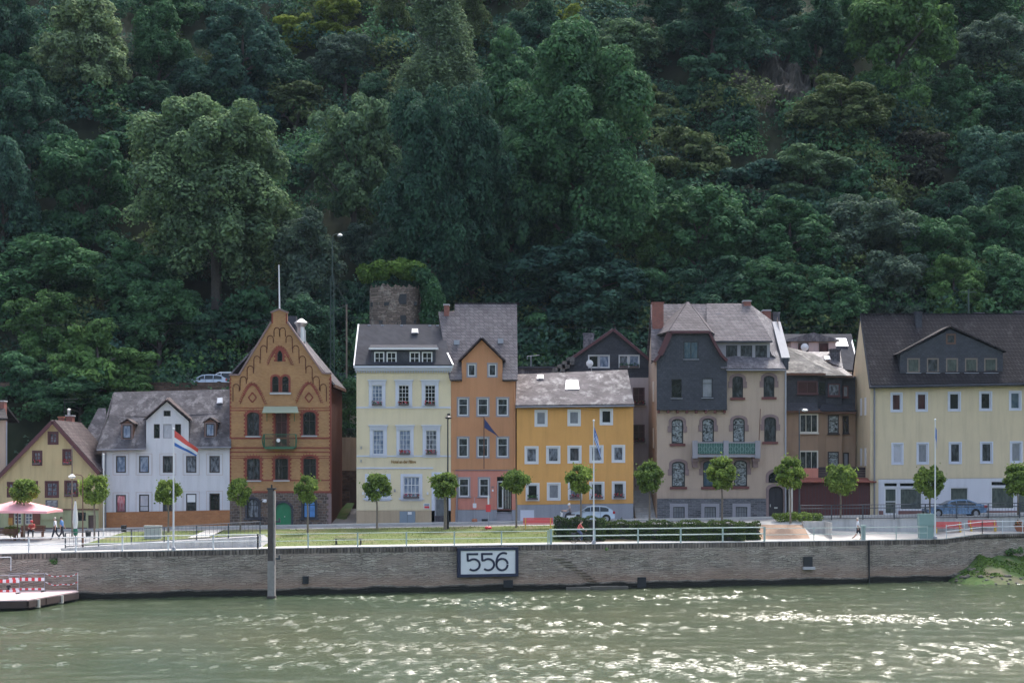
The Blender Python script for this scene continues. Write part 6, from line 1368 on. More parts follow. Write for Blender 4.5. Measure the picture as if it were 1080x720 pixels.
# ---------------------------------------------------------------- cars
def car(name, label, X, Y, Z, L, W, Hc, paint, kind='hatch', flip=False, group=None):
    """side profile lofted across the width with tumblehome; the nose points to -X"""
    rt = root(name, (X, Y, Z), label, 'car', group); s = -1 if flip else 1
    prof = {'hatch': [(-.5,.28),(-.5,.42),(-.47,.53),(-.38,.60),(-.27,.655),(-.10,.95),(.0,.995),(.15,1.),(.32,.95),(.44,.74),(.485,.62),(.5,.45),(.495,.25),(.30,.17),(-.30,.17),(-.46,.19)],
            'sedan': [(-.5,.30),(-.495,.44),(-.46,.53),(-.36,.59),(-.24,.63),(-.10,.90),(.0,.97),(.10,1.),(.20,.975),(.34,.79),(.43,.70),(.485,.67),(.5,.5),(.495,.27),(.30,.17),(-.30,.17),(-.46,.20)],
            'van': [(-.5,.25),(-.5,.45),(-.46,.55),(-.38,.6),(-.27,.90),(-.18,1.),(.40,1.),(.47,.95),(.5,.6),(.5,.22),(.3,.15),(-.3,.15),(-.46,.17)],
            'suv': [(-.5,.28),(-.5,.5),(-.45,.6),(-.28,.66),(-.17,.95),(-.05,1.),(.35,1.),(.45,.9),(.49,.62),(.5,.25),(.3,.18),(-.3,.18),(-.46,.2)]}[kind]
    belt = .64 if kind != 'van' else .6; P = [(x*L, z*Hc) for x, z in prof]; hw = W/2
    wz = lambda z: hw*(1 - .05*abs(z/Hc-.4)*2 if z/Hc < belt else 1-.05 - .26*(z/Hc-belt)/(1-belt))
    mb = MB(); n = len(P)
    T = lambda x, y, z: (X+s*x, Y+y, Z+z)
    vs = [T(x, -wz(z), z) for x, z in P] + [T(x, wz(z), z) for x, z in P]
    mb.add(vs, [(i, i+n, (i+1)%n+n, (i+1)%n) for i in range(n)])
    up = [i for i in range(n) if P[i][1] >= belt*Hc-.001]; lo = [i for i in range(n) if P[i][1] < belt*Hc+.001]
    mb.add(vs, [tuple(range(n))[::-1], tuple(range(n, 2*n))])
    bo = mb.build('body', paint, rt, bevel=.05, smooth=True)
    # glass: side windows follow the roof line, split by pillars
    top = [P[i] for i in up]; zb = belt*Hc+.03; ztp = .93*Hc if kind != 'sedan' else .915*Hc
    x0 = min(p[0] for p in top); x1 = max(p[0] for p in top)
    def roofz(x):
        for a, b in zip(top, top[1:]):
            if a[0] <= x <= b[0]: return a[1]+(b[1]-a[1])*(x-a[0])/(b[0]-a[0]+1e-9)
        return belt*Hc
    cuts = {'hatch': [-.225, -.03, .17, .37], 'sedan': [-.20, -.0, .17, .32], 'van': [-.33, -.15, .12, .4], 'suv': [-.24, -.03, .18, .42]}[kind]
    for a, b in zip(cuts, cuts[1:]):
        for sd in (-1, 1):
            xs_ = [a*L+.03+(b*L-a*L-.06)*k/6 for k in range(7)]; q = []
            for x in xs_: z_ = max(zb+.02, min(roofz(x)-.09, ztp)); q.append(T(x, sd*(wz(z_)+.012), z_))
            q += [T(x, sd*(wz(zb)+.012), zb) for x in (xs_[-1], xs_[0])]
            MB().poly(q if sd > 0 else q[::-1]).build('side_window', 'car_glass', rt)
    for i in range(n-1):                       # windscreen and rear window
        a, b = P[i], P[i+1]
        if a[1] >= belt*Hc-.09 and b[1] > a[1] and b[1]-a[1] > .12*Hc and a[0] < 0:
            p0, p1 = Vector((a[0],0,a[1])), Vector((b[0],0,b[1])); u, v = p0.lerp(p1, .12), p0.lerp(p1, .93); nn = Vector((-(p1-p0).z, 0, (p1-p0).x)).normalized()*.015
            MB().quad(T(u.x+nn.x, -wz(u.z)+.08, u.z+nn.z), T(u.x+nn.x, wz(u.z)-.08, u.z+nn.z), T(v.x+nn.x, wz(v.z)-.08, v.z+nn.z), T(v.x+nn.x, -wz(v.z)+.08, v.z+nn.z)).build('windscreen', 'car_glass', rt)
        if a[0] > .2*L and a[1] > b[1] and b[1] >= (belt-.02)*Hc-.05 and a[1]-b[1] > .1*Hc:
            p0, p1 = Vector((a[0],0,a[1])), Vector((b[0],0,b[1])); u, v = p0.lerp(p1, .1), p0.lerp(p1, .85); nn = Vector((-(p1-p0).z, 0, (p1-p0).x)).normalized()*.015
            MB().quad(T(u.x+nn.x, -wz(u.z)+.08, u.z+nn.z), T(u.x+nn.x, wz(u.z)-.08, u.z+nn.z), T(v.x+nn.x, wz(v.z)-.08, v.z+nn.z), T(v.x+nn.x, -wz(v.z)+.08, v.z+nn.z)).build('rear_window', 'car_glass', rt)
    r = .31
    for wx in (-.315*L, .31*L):
        for sd in (-1, 1):
            y = Y+sd*(hw-.16); c = (X+s*wx, y, Z+r)
            MB().lathe([(.37,-.17),(.37,.17)], (X+s*wx, Y+sd*(hw-.145), Z+r+.03), 18, ax='y').build('wheel_arch', 'rubber', rt)
            wh = MB().lathe([(r*.8,-.11),(r,-.08),(r,.08),(r*.8,.11)], (X+s*wx, Y+sd*(hw-.05), Z+r), 20, ax='y').build('wheel', 'rubber', rt)
            MB().lathe([(r*.66,-.12),(r*.66,.12)], (X+s*wx, Y+sd*(hw-.045), Z+r), 16, ax='y').build('rim', 'zinc', wh)
    for sd in (-1, 1):
        MB().box(X+s*(-.5*L-.0), X+s*(-.44*L), Y+sd*(hw-.42), Y+sd*(hw-.0), Z+.44*Hc, Z+.53*Hc).build('headlight', 'headlamp', rt)
        MB().box(X+s*(.455*L), X+s*(.503*L), Y+sd*(hw-.3), Y+sd*(hw+.005), Z+.52*Hc, Z+.66*Hc).build('tail_light', 'taillamp', rt)
        MB().box(X+s*(-.20*L), X+s*(-.16*L), Y+sd*(hw-.02), Y+sd*(hw+.18), Z+.64*Hc, Z+.73*Hc).build('mirror', paint, rt)
        for k in (-.02, .17):
            MB().box(X+s*(k*L-.2), X+s*(k*L-.04), Y+sd*(hw-.02), Y+sd*(hw+.012), Z+.56*Hc, Z+.585*Hc).build('door_handle', paint, rt)
        mb = MB()
        for k in (-.215, -.005, .185): mb.box(X+s*(k*L-.008), X+s*(k*L+.008), Y+sd*(hw-.03), Y+sd*(hw-.0005), Z+.24*Hc, Z+belt*Hc)
        mb.build('door_seam', 'rubber', rt)
    MB().box(X+s*(-.505*L), X+s*(-.47*L), Y-hw+.06, Y+hw-.06, Z+.18*Hc, Z+.28*Hc).build('bumper', 'plastic_black', rt)
    MB().box(X+s*(.502*L), X+s*(.507*L), Y-.26, Y+.26, Z+.38*Hc, Z+.46*Hc).build('number_plate', 'white_paint', rt)
    return rt
Yc = 140.6; car('parked_car', 'silver hatchback parked before the ochre house behind the hedge', PX(624,Yc), Yc, zs(7)+.01, 3.9, 1.66, 1.44, 'car_silver')
Yc = 139.7; car('parked_car', 'blue sedan on the street before the white shop windows', PX(1006.5,Yc), Yc, zs(37)+.01, 5.1, 1.8, 1.50, 'car_blue', 'sedan')
Yc = 166; zr_ = 17.23; car('parked_car', 'silver estate car on the upper road behind the white house', PX(218.5,Yc), Yc, zr_, 4.4, 1.75, 1.42, 'car_silver')
car('parked_van', 'white van parked behind the silver car on the upper road', PX(241,Yc+1.5), Yc+1.5, zr_, 4.2, 1.8, 1.75, 'car_white', 'van')
car('parked_car', 'dark grey off-roader on the upper road right of the brick gable', PX(356,Yc), Yc, zr_, 2.2, 1.8, 1.6, 'car_dark', 'suv')
car('parked_car', 'pale car half hidden behind the hotel roof on upper road', PX(377,Yc+2), Yc+2, zr_, 4.2, 1.75, 1.4, 'car_silver')

# ---------------------------------------------------------------- people
def person(label, base, face, J, cols, name='person', hair='hair_dark', cap=None, scale=1.0):
    """base: ground point; face: yaw of the local +x axis; J: joints in local metres (x forward, y left, z up)"""
    shirt, trous, short = cols; rt = root(name, base, label, 'person')
    Rz = Matrix.Rotation(face, 3, 'Z'); B0 = Vector(base)
    W3 = lambda p: B0 + Rz @ (Vector(p)*scale)
    order = ['pelvis','waist','chest','neck','headlow','headmid','headtop']; rad = dict(pelvis=.17, waist=.15, chest=.185, neck=.065, headlow=.08, headmid=.105, headtop=.08)
    vs, es, rs, tg = [], [], [], []
    def addv(p, r, t, par=None):
        vs.append(W3(p)); rs.append(r*scale); tg.append(t)
        if par is not None: es.append((par, len(vs)-1))
        return len(vs)-1
    prev = None; ix = {}
    for k in order: prev = addv(J[k], rad[k], 't' if k == 'pelvis' else ('s' if k in ('waist','chest') else 'k'), prev); ix[k] = prev
    addv(Vector(J['headmid'])+Vector(J.get('nose', (.10,0,-.01))), .016, 'k', ix['headmid'])
    for sd in ('l', 'r'):
        a = addv(J['sh'+sd], .085, 's', ix['chest']); b = addv(J['el'+sd], .055, 's' if not short else 'k', a); c = addv(J['wr'+sd], .032, 'k', b)
        hd = (Vector(J['wr'+sd])-Vector(J['el'+sd])).normalized(); d_ = addv(Vector(J['wr'+sd])+hd*.08, .034, 'k', c)
        a = addv(J['hip'+sd], .12, 't', ix['pelvis']); b = addv(J['kn'+sd], .08, 't', a); c = addv(J['an'+sd], .058, 't' if not J.get('shorts') else 'k', b)
        e = Vector(J['an'+sd])+Vector(J.get('toe', (.17,0,-.05))); addv(e, .035, 'f', c)
    me = bpy.data.meshes.new('body'); me.from_pydata([v-B0 for v in vs], es, []); o = bpy.data.objects.new('body_tmp', me); COL.objects.link(o)
    sk = o.modifiers.new('s', 'SKIN'); sk.use_smooth_shade = True
    for i, r in enumerate(rs): me.skin_vertices[0].data[i].radius = (r, r)
    me.skin_vertices[0].data[0].use_root = True
    ss = o.modifiers.new('u', 'SUBSURF'); ss.levels = ss.render_levels = 1
    dg = bpy.context.evaluated_depsgraph_get(); m2 = bpy.data.meshes.new_from_object(o.evaluated_get(dg)); bpy.data.objects.remove(o)
    m2.materials.clear()
    for k in ('skin', shirt, trous, 'shoe'): m2.materials.append(M[k])
    mi = {'k': 0, 's': 1, 't': 2, 'f': 3}; segs = [(vs[a]-B0, vs[b]-B0, mi[tg[b]]) for a, b in es]
    for p in m2.polygons:
        c = p.center; best = (9, 0)
        for a, b, m in segs:
            t = max(0, min(1, (c-a).dot(b-a)/((b-a).length_squared+1e-9))); dd = (a+(b-a)*t-c).length
            if dd < best[0]: best = (dd, m)
        p.material_index = best[1]; p.use_smooth = True
    bo = bpy.data.objects.new('body', m2); COL.objects.link(bo); bo.parent = rt
    # fingers, joined to the hands as part of the body surface
    mb = MB()
    for sd in ('l', 'r'):
        wr, el = Vector(J['wr'+sd]), Vector(J['el'+sd]); hd = (wr-el).normalized(); side = hd.orthogonal().normalized(); dn = hd.cross(side)
        for k, ln in enumerate((.065, .075, .07, .055)):
            b_ = wr+hd*.09+side*(k-1.5)*.018; m_ = b_+hd*ln*.55+dn*.01; mb.tube(W3(b_), W3(m_), .008*scale, n=5); mb.tube(W3(m_), W3(m_+hd*ln*.4+dn*.025), .007*scale, n=5)
        b_ = wr+hd*.04+side*.03; mb.tube(W3(b_), W3(b_+hd*.045+side*.025), .009*scale, n=5)
    mb.build('fingers', 'skin', rt, origin=B0)
    hm = Vector(J['headmid']); hb = MB()
    c0 = W3(hm+Vector((-.02,0,.035))); hb.ball(c0, .105*scale, 1, 1, 1.0, 10)
    hb.build('hair', hair, rt, origin=B0, smooth=True)
    eb = MB()
    for y in (-.035, .035): eb.ball(W3(hm+Vector((.088,y,.012))), .011*scale, n=6)
    eb.build('eyes', 'cloth_dark', rt, origin=B0)
    if cap: MB().ball(W3(hm+Vector((-.005,0,.05))), .125*scale, 1, 1, .95, 12).build('helmet' if cap != 'cap' else 'cap', 'white_paint' if cap != 'cap' else 'red_paint', rt, origin=B0, smooth=True)
    return rt
def walk(k=1, shorts=False):
    return dict(pelvis=(0,0,.95), waist=(.01,0,1.10), chest=(.03,0,1.34), neck=(.04,0,1.50), headlow=(.05,0,1.56), headmid=(.06,0,1.64), headtop=(.05,0,1.72),
        shl=(.02,.19,1.42), shr=(.02,-.19,1.42), ell=(-.08*k,.25,1.16), elr=(.06*k,-.25,1.15), wrl=(-.06*k,.26,.92), wrr=(.20*k,-.24,.95),
        hipl=(0,.09,.92), hipr=(0,-.09,.92), knl=(.16*k,.09,.50), knr=(-.06*k,-.09,.50), anl=(.26*k,.09,.10), anr=(-.34*k,-.09,.16), shorts=shorts)
W_PI = math.pi
p = on_ground(58.5, 569); person('walking person in white shirt and dark trousers before the cottage', p, W_PI, walk(1), ('shirt_white', 'cloth_dark', False), hair='hair_white')
p = on_ground(65.2, 568.3); person('walking person in blue shirt beside the one in white', p, W_PI, walk(-.8), ('shirt_blue', 'cloth_dark', False))
Yq_ = 132.5; p = Vector((PX(905, Yq_), Yq_, ground(PX(905,Yq_), Yq_))); person('walking person in pale top and dark shorts on the bright plaza', p, W_PI, walk(-1, True), ('shirt_white', 'cloth_dark', False), hair='hair_white')
seat = dict(pelvis=(0,0,.52), waist=(.02,0,.66), chest=(.06,0,.92), neck=(.10,0,1.07), headlow=(.12,0,1.13), headmid=(.14,0,1.21), headtop=(.13,0,1.29), shl=(.06,.19,.99), shr=(.06,-.19,.99), ell=(.12,.25,.74), elr=(.12,-.25,.74), wrl=(.34,.14,.70), wrr=(.34,-.14,.70),
    hipl=(.02,.11,.52), hipr=(.02,-.11,.52), knl=(.44,.18,.52), knr=(.44,-.18,.52), anl=(.46,.20,.08), anr=(.40,-.20,.08))
p = on_ground(35, 566); person('seated person in red top and cap on the bench before the cottage', p+Vector((-.05,-.12,0)), -W_PI/2, seat, ('shirt_red', 'cloth_dark', False), cap='cap')
# cyclist on the quay path
def wheel(c, r, n=20, sp=10, mat='rubber', par=None, O=None):
    mb = MB(); pts = [Vector((c[0]+r*math.cos(2*math.pi*i/n), c[1], c[2]+r*math.sin(2*math.pi*i/n))) for i in range(n+1)]; mb.path(pts, .022, 6); w_ = mb.build('wheel', mat, par, origin=O)
    mb = MB()
    for i in range(sp): a = 2*math.pi*i/sp; mb.tube(c, (c[0]+r*math.cos(a), c[1], c[2]+r*math.sin(a)), .004, n=4)
    mb.build('spokes', 'zinc', w_, origin=O)
p = quay_pt(613.5, 1.4); O_ = Vector(p); bk = root('bicycle', p, 'dark bicycle ridden along the quay path before the hedge', 'bicycle'); r = .34
wheel((p.x-.62, p.y, p.z+r), r, par=bk, O=O_); wheel((p.x+.5, p.y, p.z+r), r, par=bk, O=O_)
T = lambda x, z, y=0: Vector((p.x+x, p.y+y, p.z+z))
MB().path([T(-.62,r), T(-.12,.28), T(-.28,.82), T(-.62,r)], .018, 6).path([T(-.12,.28), T(.33,.72), T(-.24,.72)], .02, 6).path([T(.33,.72), T(.5,r)], .018, 6).path([T(.33,.72), T(.30,.98)], .018, 6).build('frame', 'black_metal', bk, origin=O_)
MB().tube(T(.30,.98,-.28), T(.30,.98,.28), .015).build('handlebar', 'black_metal', bk, origin=O_); MB().box(p.x-.40,p.x-.16,p.y-.08,p.y+.08,p.z+.84,p.z+.89).build('saddle', 'rubber', bk, origin=O_)
MB().tube(T(-.12,.28,-.12), T(-.12,.28,.12), .03).bar(T(-.12,.28,-.12), T(.0,.16,-.12), .02, .03).bar(T(-.12,.28,.12), T(-.24,.40,.12), .02, .03).build('crank', 'zinc', bk, origin=O_)
MB().box(p.x-.85, p.x-.42, p.y-.17, p.y+.17, p.z+.74, p.z+.78).box(p.x-.80, p.x-.50, p.y-.2, p.y-.1, p.z+.42, p.z+.74).build('pannier_rack', 'cloth_dark', bk, origin=O_)
cyc = dict(pelvis=(-.28,0,.97), waist=(-.25,0,1.10), chest=(-.14,0,1.34), neck=(-.06,0,1.48), headlow=(-.04,0,1.54), headmid=(-.02,0,1.62), headtop=(-.03,0,1.70), shl=(-.12,.19,1.40), shr=(-.12,-.19,1.40), ell=(.05,.25,1.18), elr=(.05,-.25,1.18), wrl=(.24,.25,1.04), wrr=(.24,-.25,1.04),
    hipl=(-.27,.09,.94), hipr=(-.27,-.09,.94), knl=(.06,.12,.72), knr=(.04,-.12,.60), anl=(-.22,.12,.46), anr=(-.03,-.12,.22))
person('cyclist in red top and jeans riding along the quay path', p, 0, cyc, ('shirt_red', 'jeans', False))
# scooter rider behind the hedge
Ys = 138.6; p = Vector((PX(597.5,Ys), Ys, zs(4.5)+.01)); O_ = Vector(p); sc_ = root('motor_scooter', p, 'white motor scooter passing behind the hedge beside silver car', 'scooter'); T = lambda x, z, y=0: Vector((p.x-x, p.y+y, p.z+z))
for x_ in (-.55, .6): MB().lathe([(.16,-.06),(.24,-.04),(.24,.04),(.16,.06)], T(x_,.24), 16, ax='y').build('wheel', 'rubber', sc_, origin=O_)
MB().prism([(p.x-.62,p.z+.3),(p.x-.36,p.z+.28),(p.x-.32,p.z+.9),(p.x-.44,p.z+.95)][::1], p.y-.2, p.y+.2).box(p.x-.35, p.x+.15, p.y-.16, p.y+.16, p.z+.25, p.z+.36).prism([(p.x+.05,p.z+.3),(p.x+.85,p.z+.45),(p.x+.80,p.z+.72),(p.x+.05,p.z+.66)], p.y-.18, p.y+.18).build('body', 'car_white', sc_, origin=O_)
MB().box(p.x+.02, p.x+.72, p.y-.15, p.y+.15, p.z+.70, p.z+.80).build('seat', 'rubber', sc_, origin=O_); MB().tube(T(.42,.95), T(.36,1.08), .03).tube(T(.36,1.08,-.3), T(.36,1.08,.3), .018).build('handlebar', 'black_metal', sc_, origin=O_); MB().ball(T(.47,.92), .08).build('headlight', 'headlamp', sc_, origin=O_)
sco = dict(seat); sco = {k: ((v[0]-.35, v[1], v[2]+.34) if isinstance(v, tuple) else v) for k, v in seat.items()}; sco.update(wrl=(.28,.27,1.09), wrr=(.28,-.27,1.09), ell=(-.02,.27,1.05), elr=(-.02,-.27,1.05), knl=(.02,.14,.82), knr=(.02,-.14,.82), anl=(.12,.13,.44), anr=(.12,-.13,.44))
person('scooter rider in white helmet and brown jacket behind the hedge', p, W_PI, sco, ('cloth_grey', 'cloth_dark', False), cap='helmet')

# ---------------------------------------------------------------- mast, wires, ruined tower
Ym = 160; p = Vector((PX(350.5,Ym), Ym, 8)); p.z = hill(p.x, Ym)-.2; rt = root('lattice_mast', p, 'green lattice mast with lamp on top behind the brick house', 'mast'); O_ = Vector(p); zl = PZ(291,Ym); ztp = PZ(249,Ym); w_ = .15
mb = MB()
for a in (-1,1):
    for b in (-1,1): mb.tube((p.x+a*w_*1.5,p.y+b*w_*1.5,p.z),(p.x+a*w_,p.y+b*w_,zl),.035,n=5)
k = 0; z = p.z
while z < zl-.5:
    s_ = 1 if k % 2 else -1
    for b in (-1,1): mb.bar((p.x-s_*w_*1.2,p.y+b*w_*1.2,z),(p.x+s_*w_*1.2,p.y+b*w_*1.2,z+.55),.03,.03); mb.bar((p.x+b*w_*1.2,p.y-s_*w_*1.2,z),(p.x+b*w_*1.2,p.y+s_*w_*1.2,z+.55),.03,.03)
    z += .55; k += 1
mb.build('lattice', 'mast_green', rt, origin=O_); MB().tube((p.x,p.y,zl-.4),(p.x,p.y,ztp-.3),.07,.05).path([(p.x,p.y,ztp-.3),(p.x+.1,p.y,ztp+.1),(p.x+.55,p.y,ztp+.25)], .04).build('upper_pole', 'mast_green', rt, origin=O_)
MB().lathe([(.06,.15),(.26,.0),(.22,-.1),(.05,-.16)], (p.x+.75,p.y,ztp+.1), 12).build('lamp_head', 'white_paint', rt, origin=O_)
MB().path([(p.x,p.y,PZ(329,Ym)),(p.x+1.4,p.y-.1,PZ(322,Ym))], .04).path([(p.x+.1,p.y,PZ(298,Ym)),(p.x+1.5,p.y,PZ(321,Ym))], .02).build('arm', 'mast_green', rt, origin=O_)
p2 = P3(365.5, 350, Ym+.5); rt = root('wooden_pole', Vector((p2.x,p2.y,hill(p2.x,p2.y))), 'short grey pole beside the lattice mast holding its wires', 'pole'); MB().tube((p2.x,p2.y,hill(p2.x,p2.y)), P3(365.5,321,Ym+.5), .08).build('shaft', 'street_bark', rt)
p3 = P3(1021.5, 305, 172); rt = root('wooden_pole', Vector((p3.x,p3.y,hill(p3.x,p3.y))), 'short green railway pole above the brown tiled roof at right', 'pole'); MB().tube((p3.x,p3.y,hill(p3.x,p3.y)), p3, .09).build('shaft', 'mast_green', rt); MB().bar(p3-Vector((.8,0,.3)), p3+Vector((.8,0,-.3)), .08, .08).build('crossarm', 'mast_green', rt)
def wire(a, b, sag, label, r=.022):
    a, b = Vector(a), Vector(b); pts = [a.lerp(b, k/16)+Vector((0,0,-sag*4*(k/16)*(1-k/16))) for k in range(17)]
    one(MB().path(pts, r, 4), 'overhead_wire', 'black_metal', a, label, 'wire')
wire(P3(-120,339,161), P3(350,333,160.2), .6, 'overhead wire crossing the trees left of the lattice mast'); wire(P3(351,333,160.2), P3(640,345,161), .5, 'overhead wire running behind the hotel and orange roofs')
wire(P3(355,298,160), P3(366,322,160.5), .05, 'short slanting wire between lattice mast and grey pole'); wire(P3(640,345,161), P3(1200,323,161), .8, 'overhead wire strung above the right-hand roofs')
Yt = 164.5
h = House('ruined_tower', 'squat ruined stone tower behind the hotel roof', 'tower', Yt, 416, 395)
cxw, rr0 = PX(415.5,Yt), 2.55; zb_, zt_ = 12, PZ(300.5,Yt); mb = MB(); n = 40; rows = 30; tr = random.Random(2)
wins = [((419,429),(310.5,321)), ((419,428.5),(333,343.5)), ((390.5,395),(318.5,323)), ((405.5,411.5),(319,323)), ((434.5,439.5),(318,322)), ((400,406),(338,342)), ((434,439),(337,341))]
for j in range(rows+1):
    z = zb_+(zt_-zb_)*j/rows
    for i in range(n+1):
        a = math.pi*(1+i/n); mb.v.append((cxw+rr0*math.cos(a)*(1.02-.02*j/rows)+tr.uniform(-.02,.02), Yt+1.4+rr0*.75*math.sin(a)+tr.uniform(-.05,.05), z+(tr.uniform(-.35,.15) if j == rows else 0)))
for j in range(rows):
    for i in range(n): a = j*(n+1)+i; mb.f.append((a, a+1, a+n+2, a+n+1)); mb.m.append(0)
mb.box(cxw-2.5, cxw+2.5, Yt+1.3, Yt+3.5, zb_, zt_-.3)
h.part(mb, 'masonry', 'ruin_stone')
for (a, b), (c, d_) in wins:
    xm = PX((a+b)/2, Yt); dx = abs((xm-cxw)/rr0); yy = Yt+1.4-rr0*.75*math.sqrt(max(0,1-dx*dx)); h.part(MB().box(PX(a,Yt), PX(b,Yt), yy-.04, yy+1, PZ(d_,Yt), PZ(c,Yt)), 'opening', 'black_metal')
# ---------------------------------------------------------------- foliage
def leaf_mesh(name, centers, normals, size, mats, seed=0, spread=.9, aspect=.82):
    r = np.random.default_rng(seed); n = len(centers)
    nr = normals + r.normal(0, spread, (n, 3)); nr /= np.linalg.norm(nr, axis=1)[:, None]+1e-9
    t = np.cross(nr, r.normal(0, 1, (n, 3))); t /= np.linalg.norm(t, axis=1)[:, None]+1e-9; b = np.cross(nr, t)
    s = (size*r.uniform(.6, 1.35, n))[:, None]*.5
    V = np.stack([centers-t*s, centers-b*s*aspect, centers+t*s, centers+b*s*aspect], 1).reshape(-1, 3)
    return np_mesh(name, V.astype(np.float32), np.arange(4*n).reshape(n, 4), mats)
def crown_points(lobes, n, r, inner=.25, zcut=None):
    """scatter points on the skins of many small clumps that sit on the lobes"""
    vol = np.array([l[3]**2 for l in lobes]); pick = r.choice(len(lobes), n, p=vol/vol.sum()); L = np.array(lobes)[pick]
    d = r.normal(0, 1, (n, 3)); d /= np.linalg.norm(d, axis=1)[:, None]; d[:, 2] = np.where((d[:, 2] < -.3) & (r.random(n) < .6), -d[:, 2], d[:, 2])
    rad = L[:, 3]*(1-np.abs(r.normal(0, inner, n)).clip(0, .75))
    P = L[:, :3] + d*rad[:, None]*np.array([1, 1, .82]); return P, d
def make_lobes(r, shape, nbig, nsmall):
    """shape(z in 0..1) gives the crown radius (in half-widths); returns small clump spheres in a unit crown (width 1, height 1, base at 0)"""
    big = []
    for i in range(nbig):
        z = r.uniform(.12, .92); a = r.uniform(0, 6.283); rad = shape(z)*.5; q = rad*r.uniform(.35, .8); rs = r.uniform(.11, .20)*(.6+.6*shape(z))
        big.append((q*math.cos(a), q*math.sin(a), z, rs))
    out = []
    for bx_, by_, bz, br in big:
        for k in range(nsmall):
            d = r.normal(0, 1, 3); d /= np.linalg.norm(d); d[2] = abs(d[2])*.9 if r.random() < .7 else d[2]
            s = br*r.uniform(.28, .6); out.append((bx_+d[0]*br*.85, by_+d[1]*br*.85, bz+d[2]*br*.8, s))
    return out
SH = dict(round=lambda z: math.sqrt(max(0, 1-(2*z-1)**2))**.8*(.92 if z > .5 else 1), tall=lambda z: (math.sin(math.pi*min(1, z*.95+.08)))**.6, cone=lambda z: (1-z)**.6*min(1, .35+z*4), pop=lambda z: (1-z)**.55*min(1, .55+z*3), bush=lambda z: math.sqrt(max(0, 1-z*z)), wide=lambda z: max(.1, math.sin(math.pi*(z*.8+.12)))**.5)
PRO = {}
def proto(key, shape, w_, h_, leaf, n, nbig, nsmall, seed, spread=.8):
    r = np.random.default_rng(seed); lobes = make_lobes(r, SH[shape], nbig, nsmall); P, d = crown_points(lobes, n, r, .13)
    P[:, 0] *= w_; P[:, 1] *= w_*.95; P[:, 2] *= h_
    me = leaf_mesh('crown_'+key, P, d+np.array([0,0,.35]), leaf, ['leaf_mid'], seed, spread); PRO[key] = (me, w_, h_)
for i in range(5): proto('m%d' % i, 'round', 9, 9, .29, 30000, 26, 9, 20+i, .42)
for i in range(3): proto('t%d' % i, 'tall', 8, 11, .28, 30000, 26, 9, 40+i, .42)
for i in range(3): proto('s%d' % i, 'bush', 6, 4.5, .25, 14000, 16, 12, 60+i, .42)
for i in range(3): proto('l%d' % i, 'wide', 17, 20, .34, 100000, 40, 10, 80+i, .42)
proto('pop', 'pop', 9, 24, .28, 60000, 70, 14, 99, .6); proto('con', 'cone', 7, 10, .28, 20000, 30, 12, 98, .6)
TR = {}
def trunk_mesh(key, w_, h_, seed):
    r = random.Random(seed); mb = MB(); mb.tube((0,0,-h_*.5), (0,0,h_*.25), w_*.035, w_*.028, 8); mb.tube((0,0,h_*.25), (r.uniform(-.3,.3),0,h_*.8), w_*.028, w_*.008, 6)
    for k in range(7):
        a = r.uniform(0, 6.28); z = h_*r.uniform(.08,.5); mb.tube((0,0,z), (math.cos(a)*w_*.32, math.sin(a)*w_*.32, z+h_*r.uniform(.12,.3)), w_*.014, w_*.004, 5)
    me = bpy.data.meshes.new('trunk_'+key); me.from_pydata(mb.v, [], mb.f); me.materials.append(M['trunk_bark']); return me
for k, (me, w_, h_) in PRO.items(): TR[k] = trunk_mesh(k, w_, h_, hash(k) % 99 if False else sum(map(ord, k)))
def tree(name, label, cat, px, py, wpx, hpx, key, leaf, rot=None, Y=None, group=None):
    """px, py: centre of the crown in the photograph; the tree is put on the slope at the depth where that crown stands"""
    kind = {'m': 'm', 't': 't', 's': 's', 'l': 'l'}.get(key[0], key)
    if Y is None:
        lo, hi, best = 158., 330., 200.
        Y = lo
        while Y < hi:
            x = PX(px, Y); zc = PZ(py, Y); hh = hpx/F*Y
            lift = .62 if key[0] != 's' else .45
            if zc - hill(x, Y) <= hh*lift: break
            Y += .5
    me, w_, h_ = PRO[key]; x = PX(px, Y); z0 = PZ(py+hpx/2, Y); zg = hill(x, Y)
    W_, H_ = wpx/F*Y, hpx/F*Y
    rt = root(name, (x, Y, zg), label, cat, group)
    c = bpy.data.objects.new('crown', me); COL.objects.link(c); c.parent = rt; c.location = (0, 0, z0-zg); c.scale = (W_/w_, W_/w_, H_/h_); c.rotation_euler = (0, 0, rng.uniform(0, 6.28) if rot is None else rot)
    c.material_slots[0].link = 'OBJECT'; c.material_slots[0].material = M[leaf]
    t = bpy.data.objects.new('trunk', TR[key]); COL.objects.link(t); t.parent = rt
    tl = max(.6, z0-zg+H_*.1); t.location = (0, 0, z0-zg); t.scale = (W_/w_, W_/w_, H_/h_)
    return rt
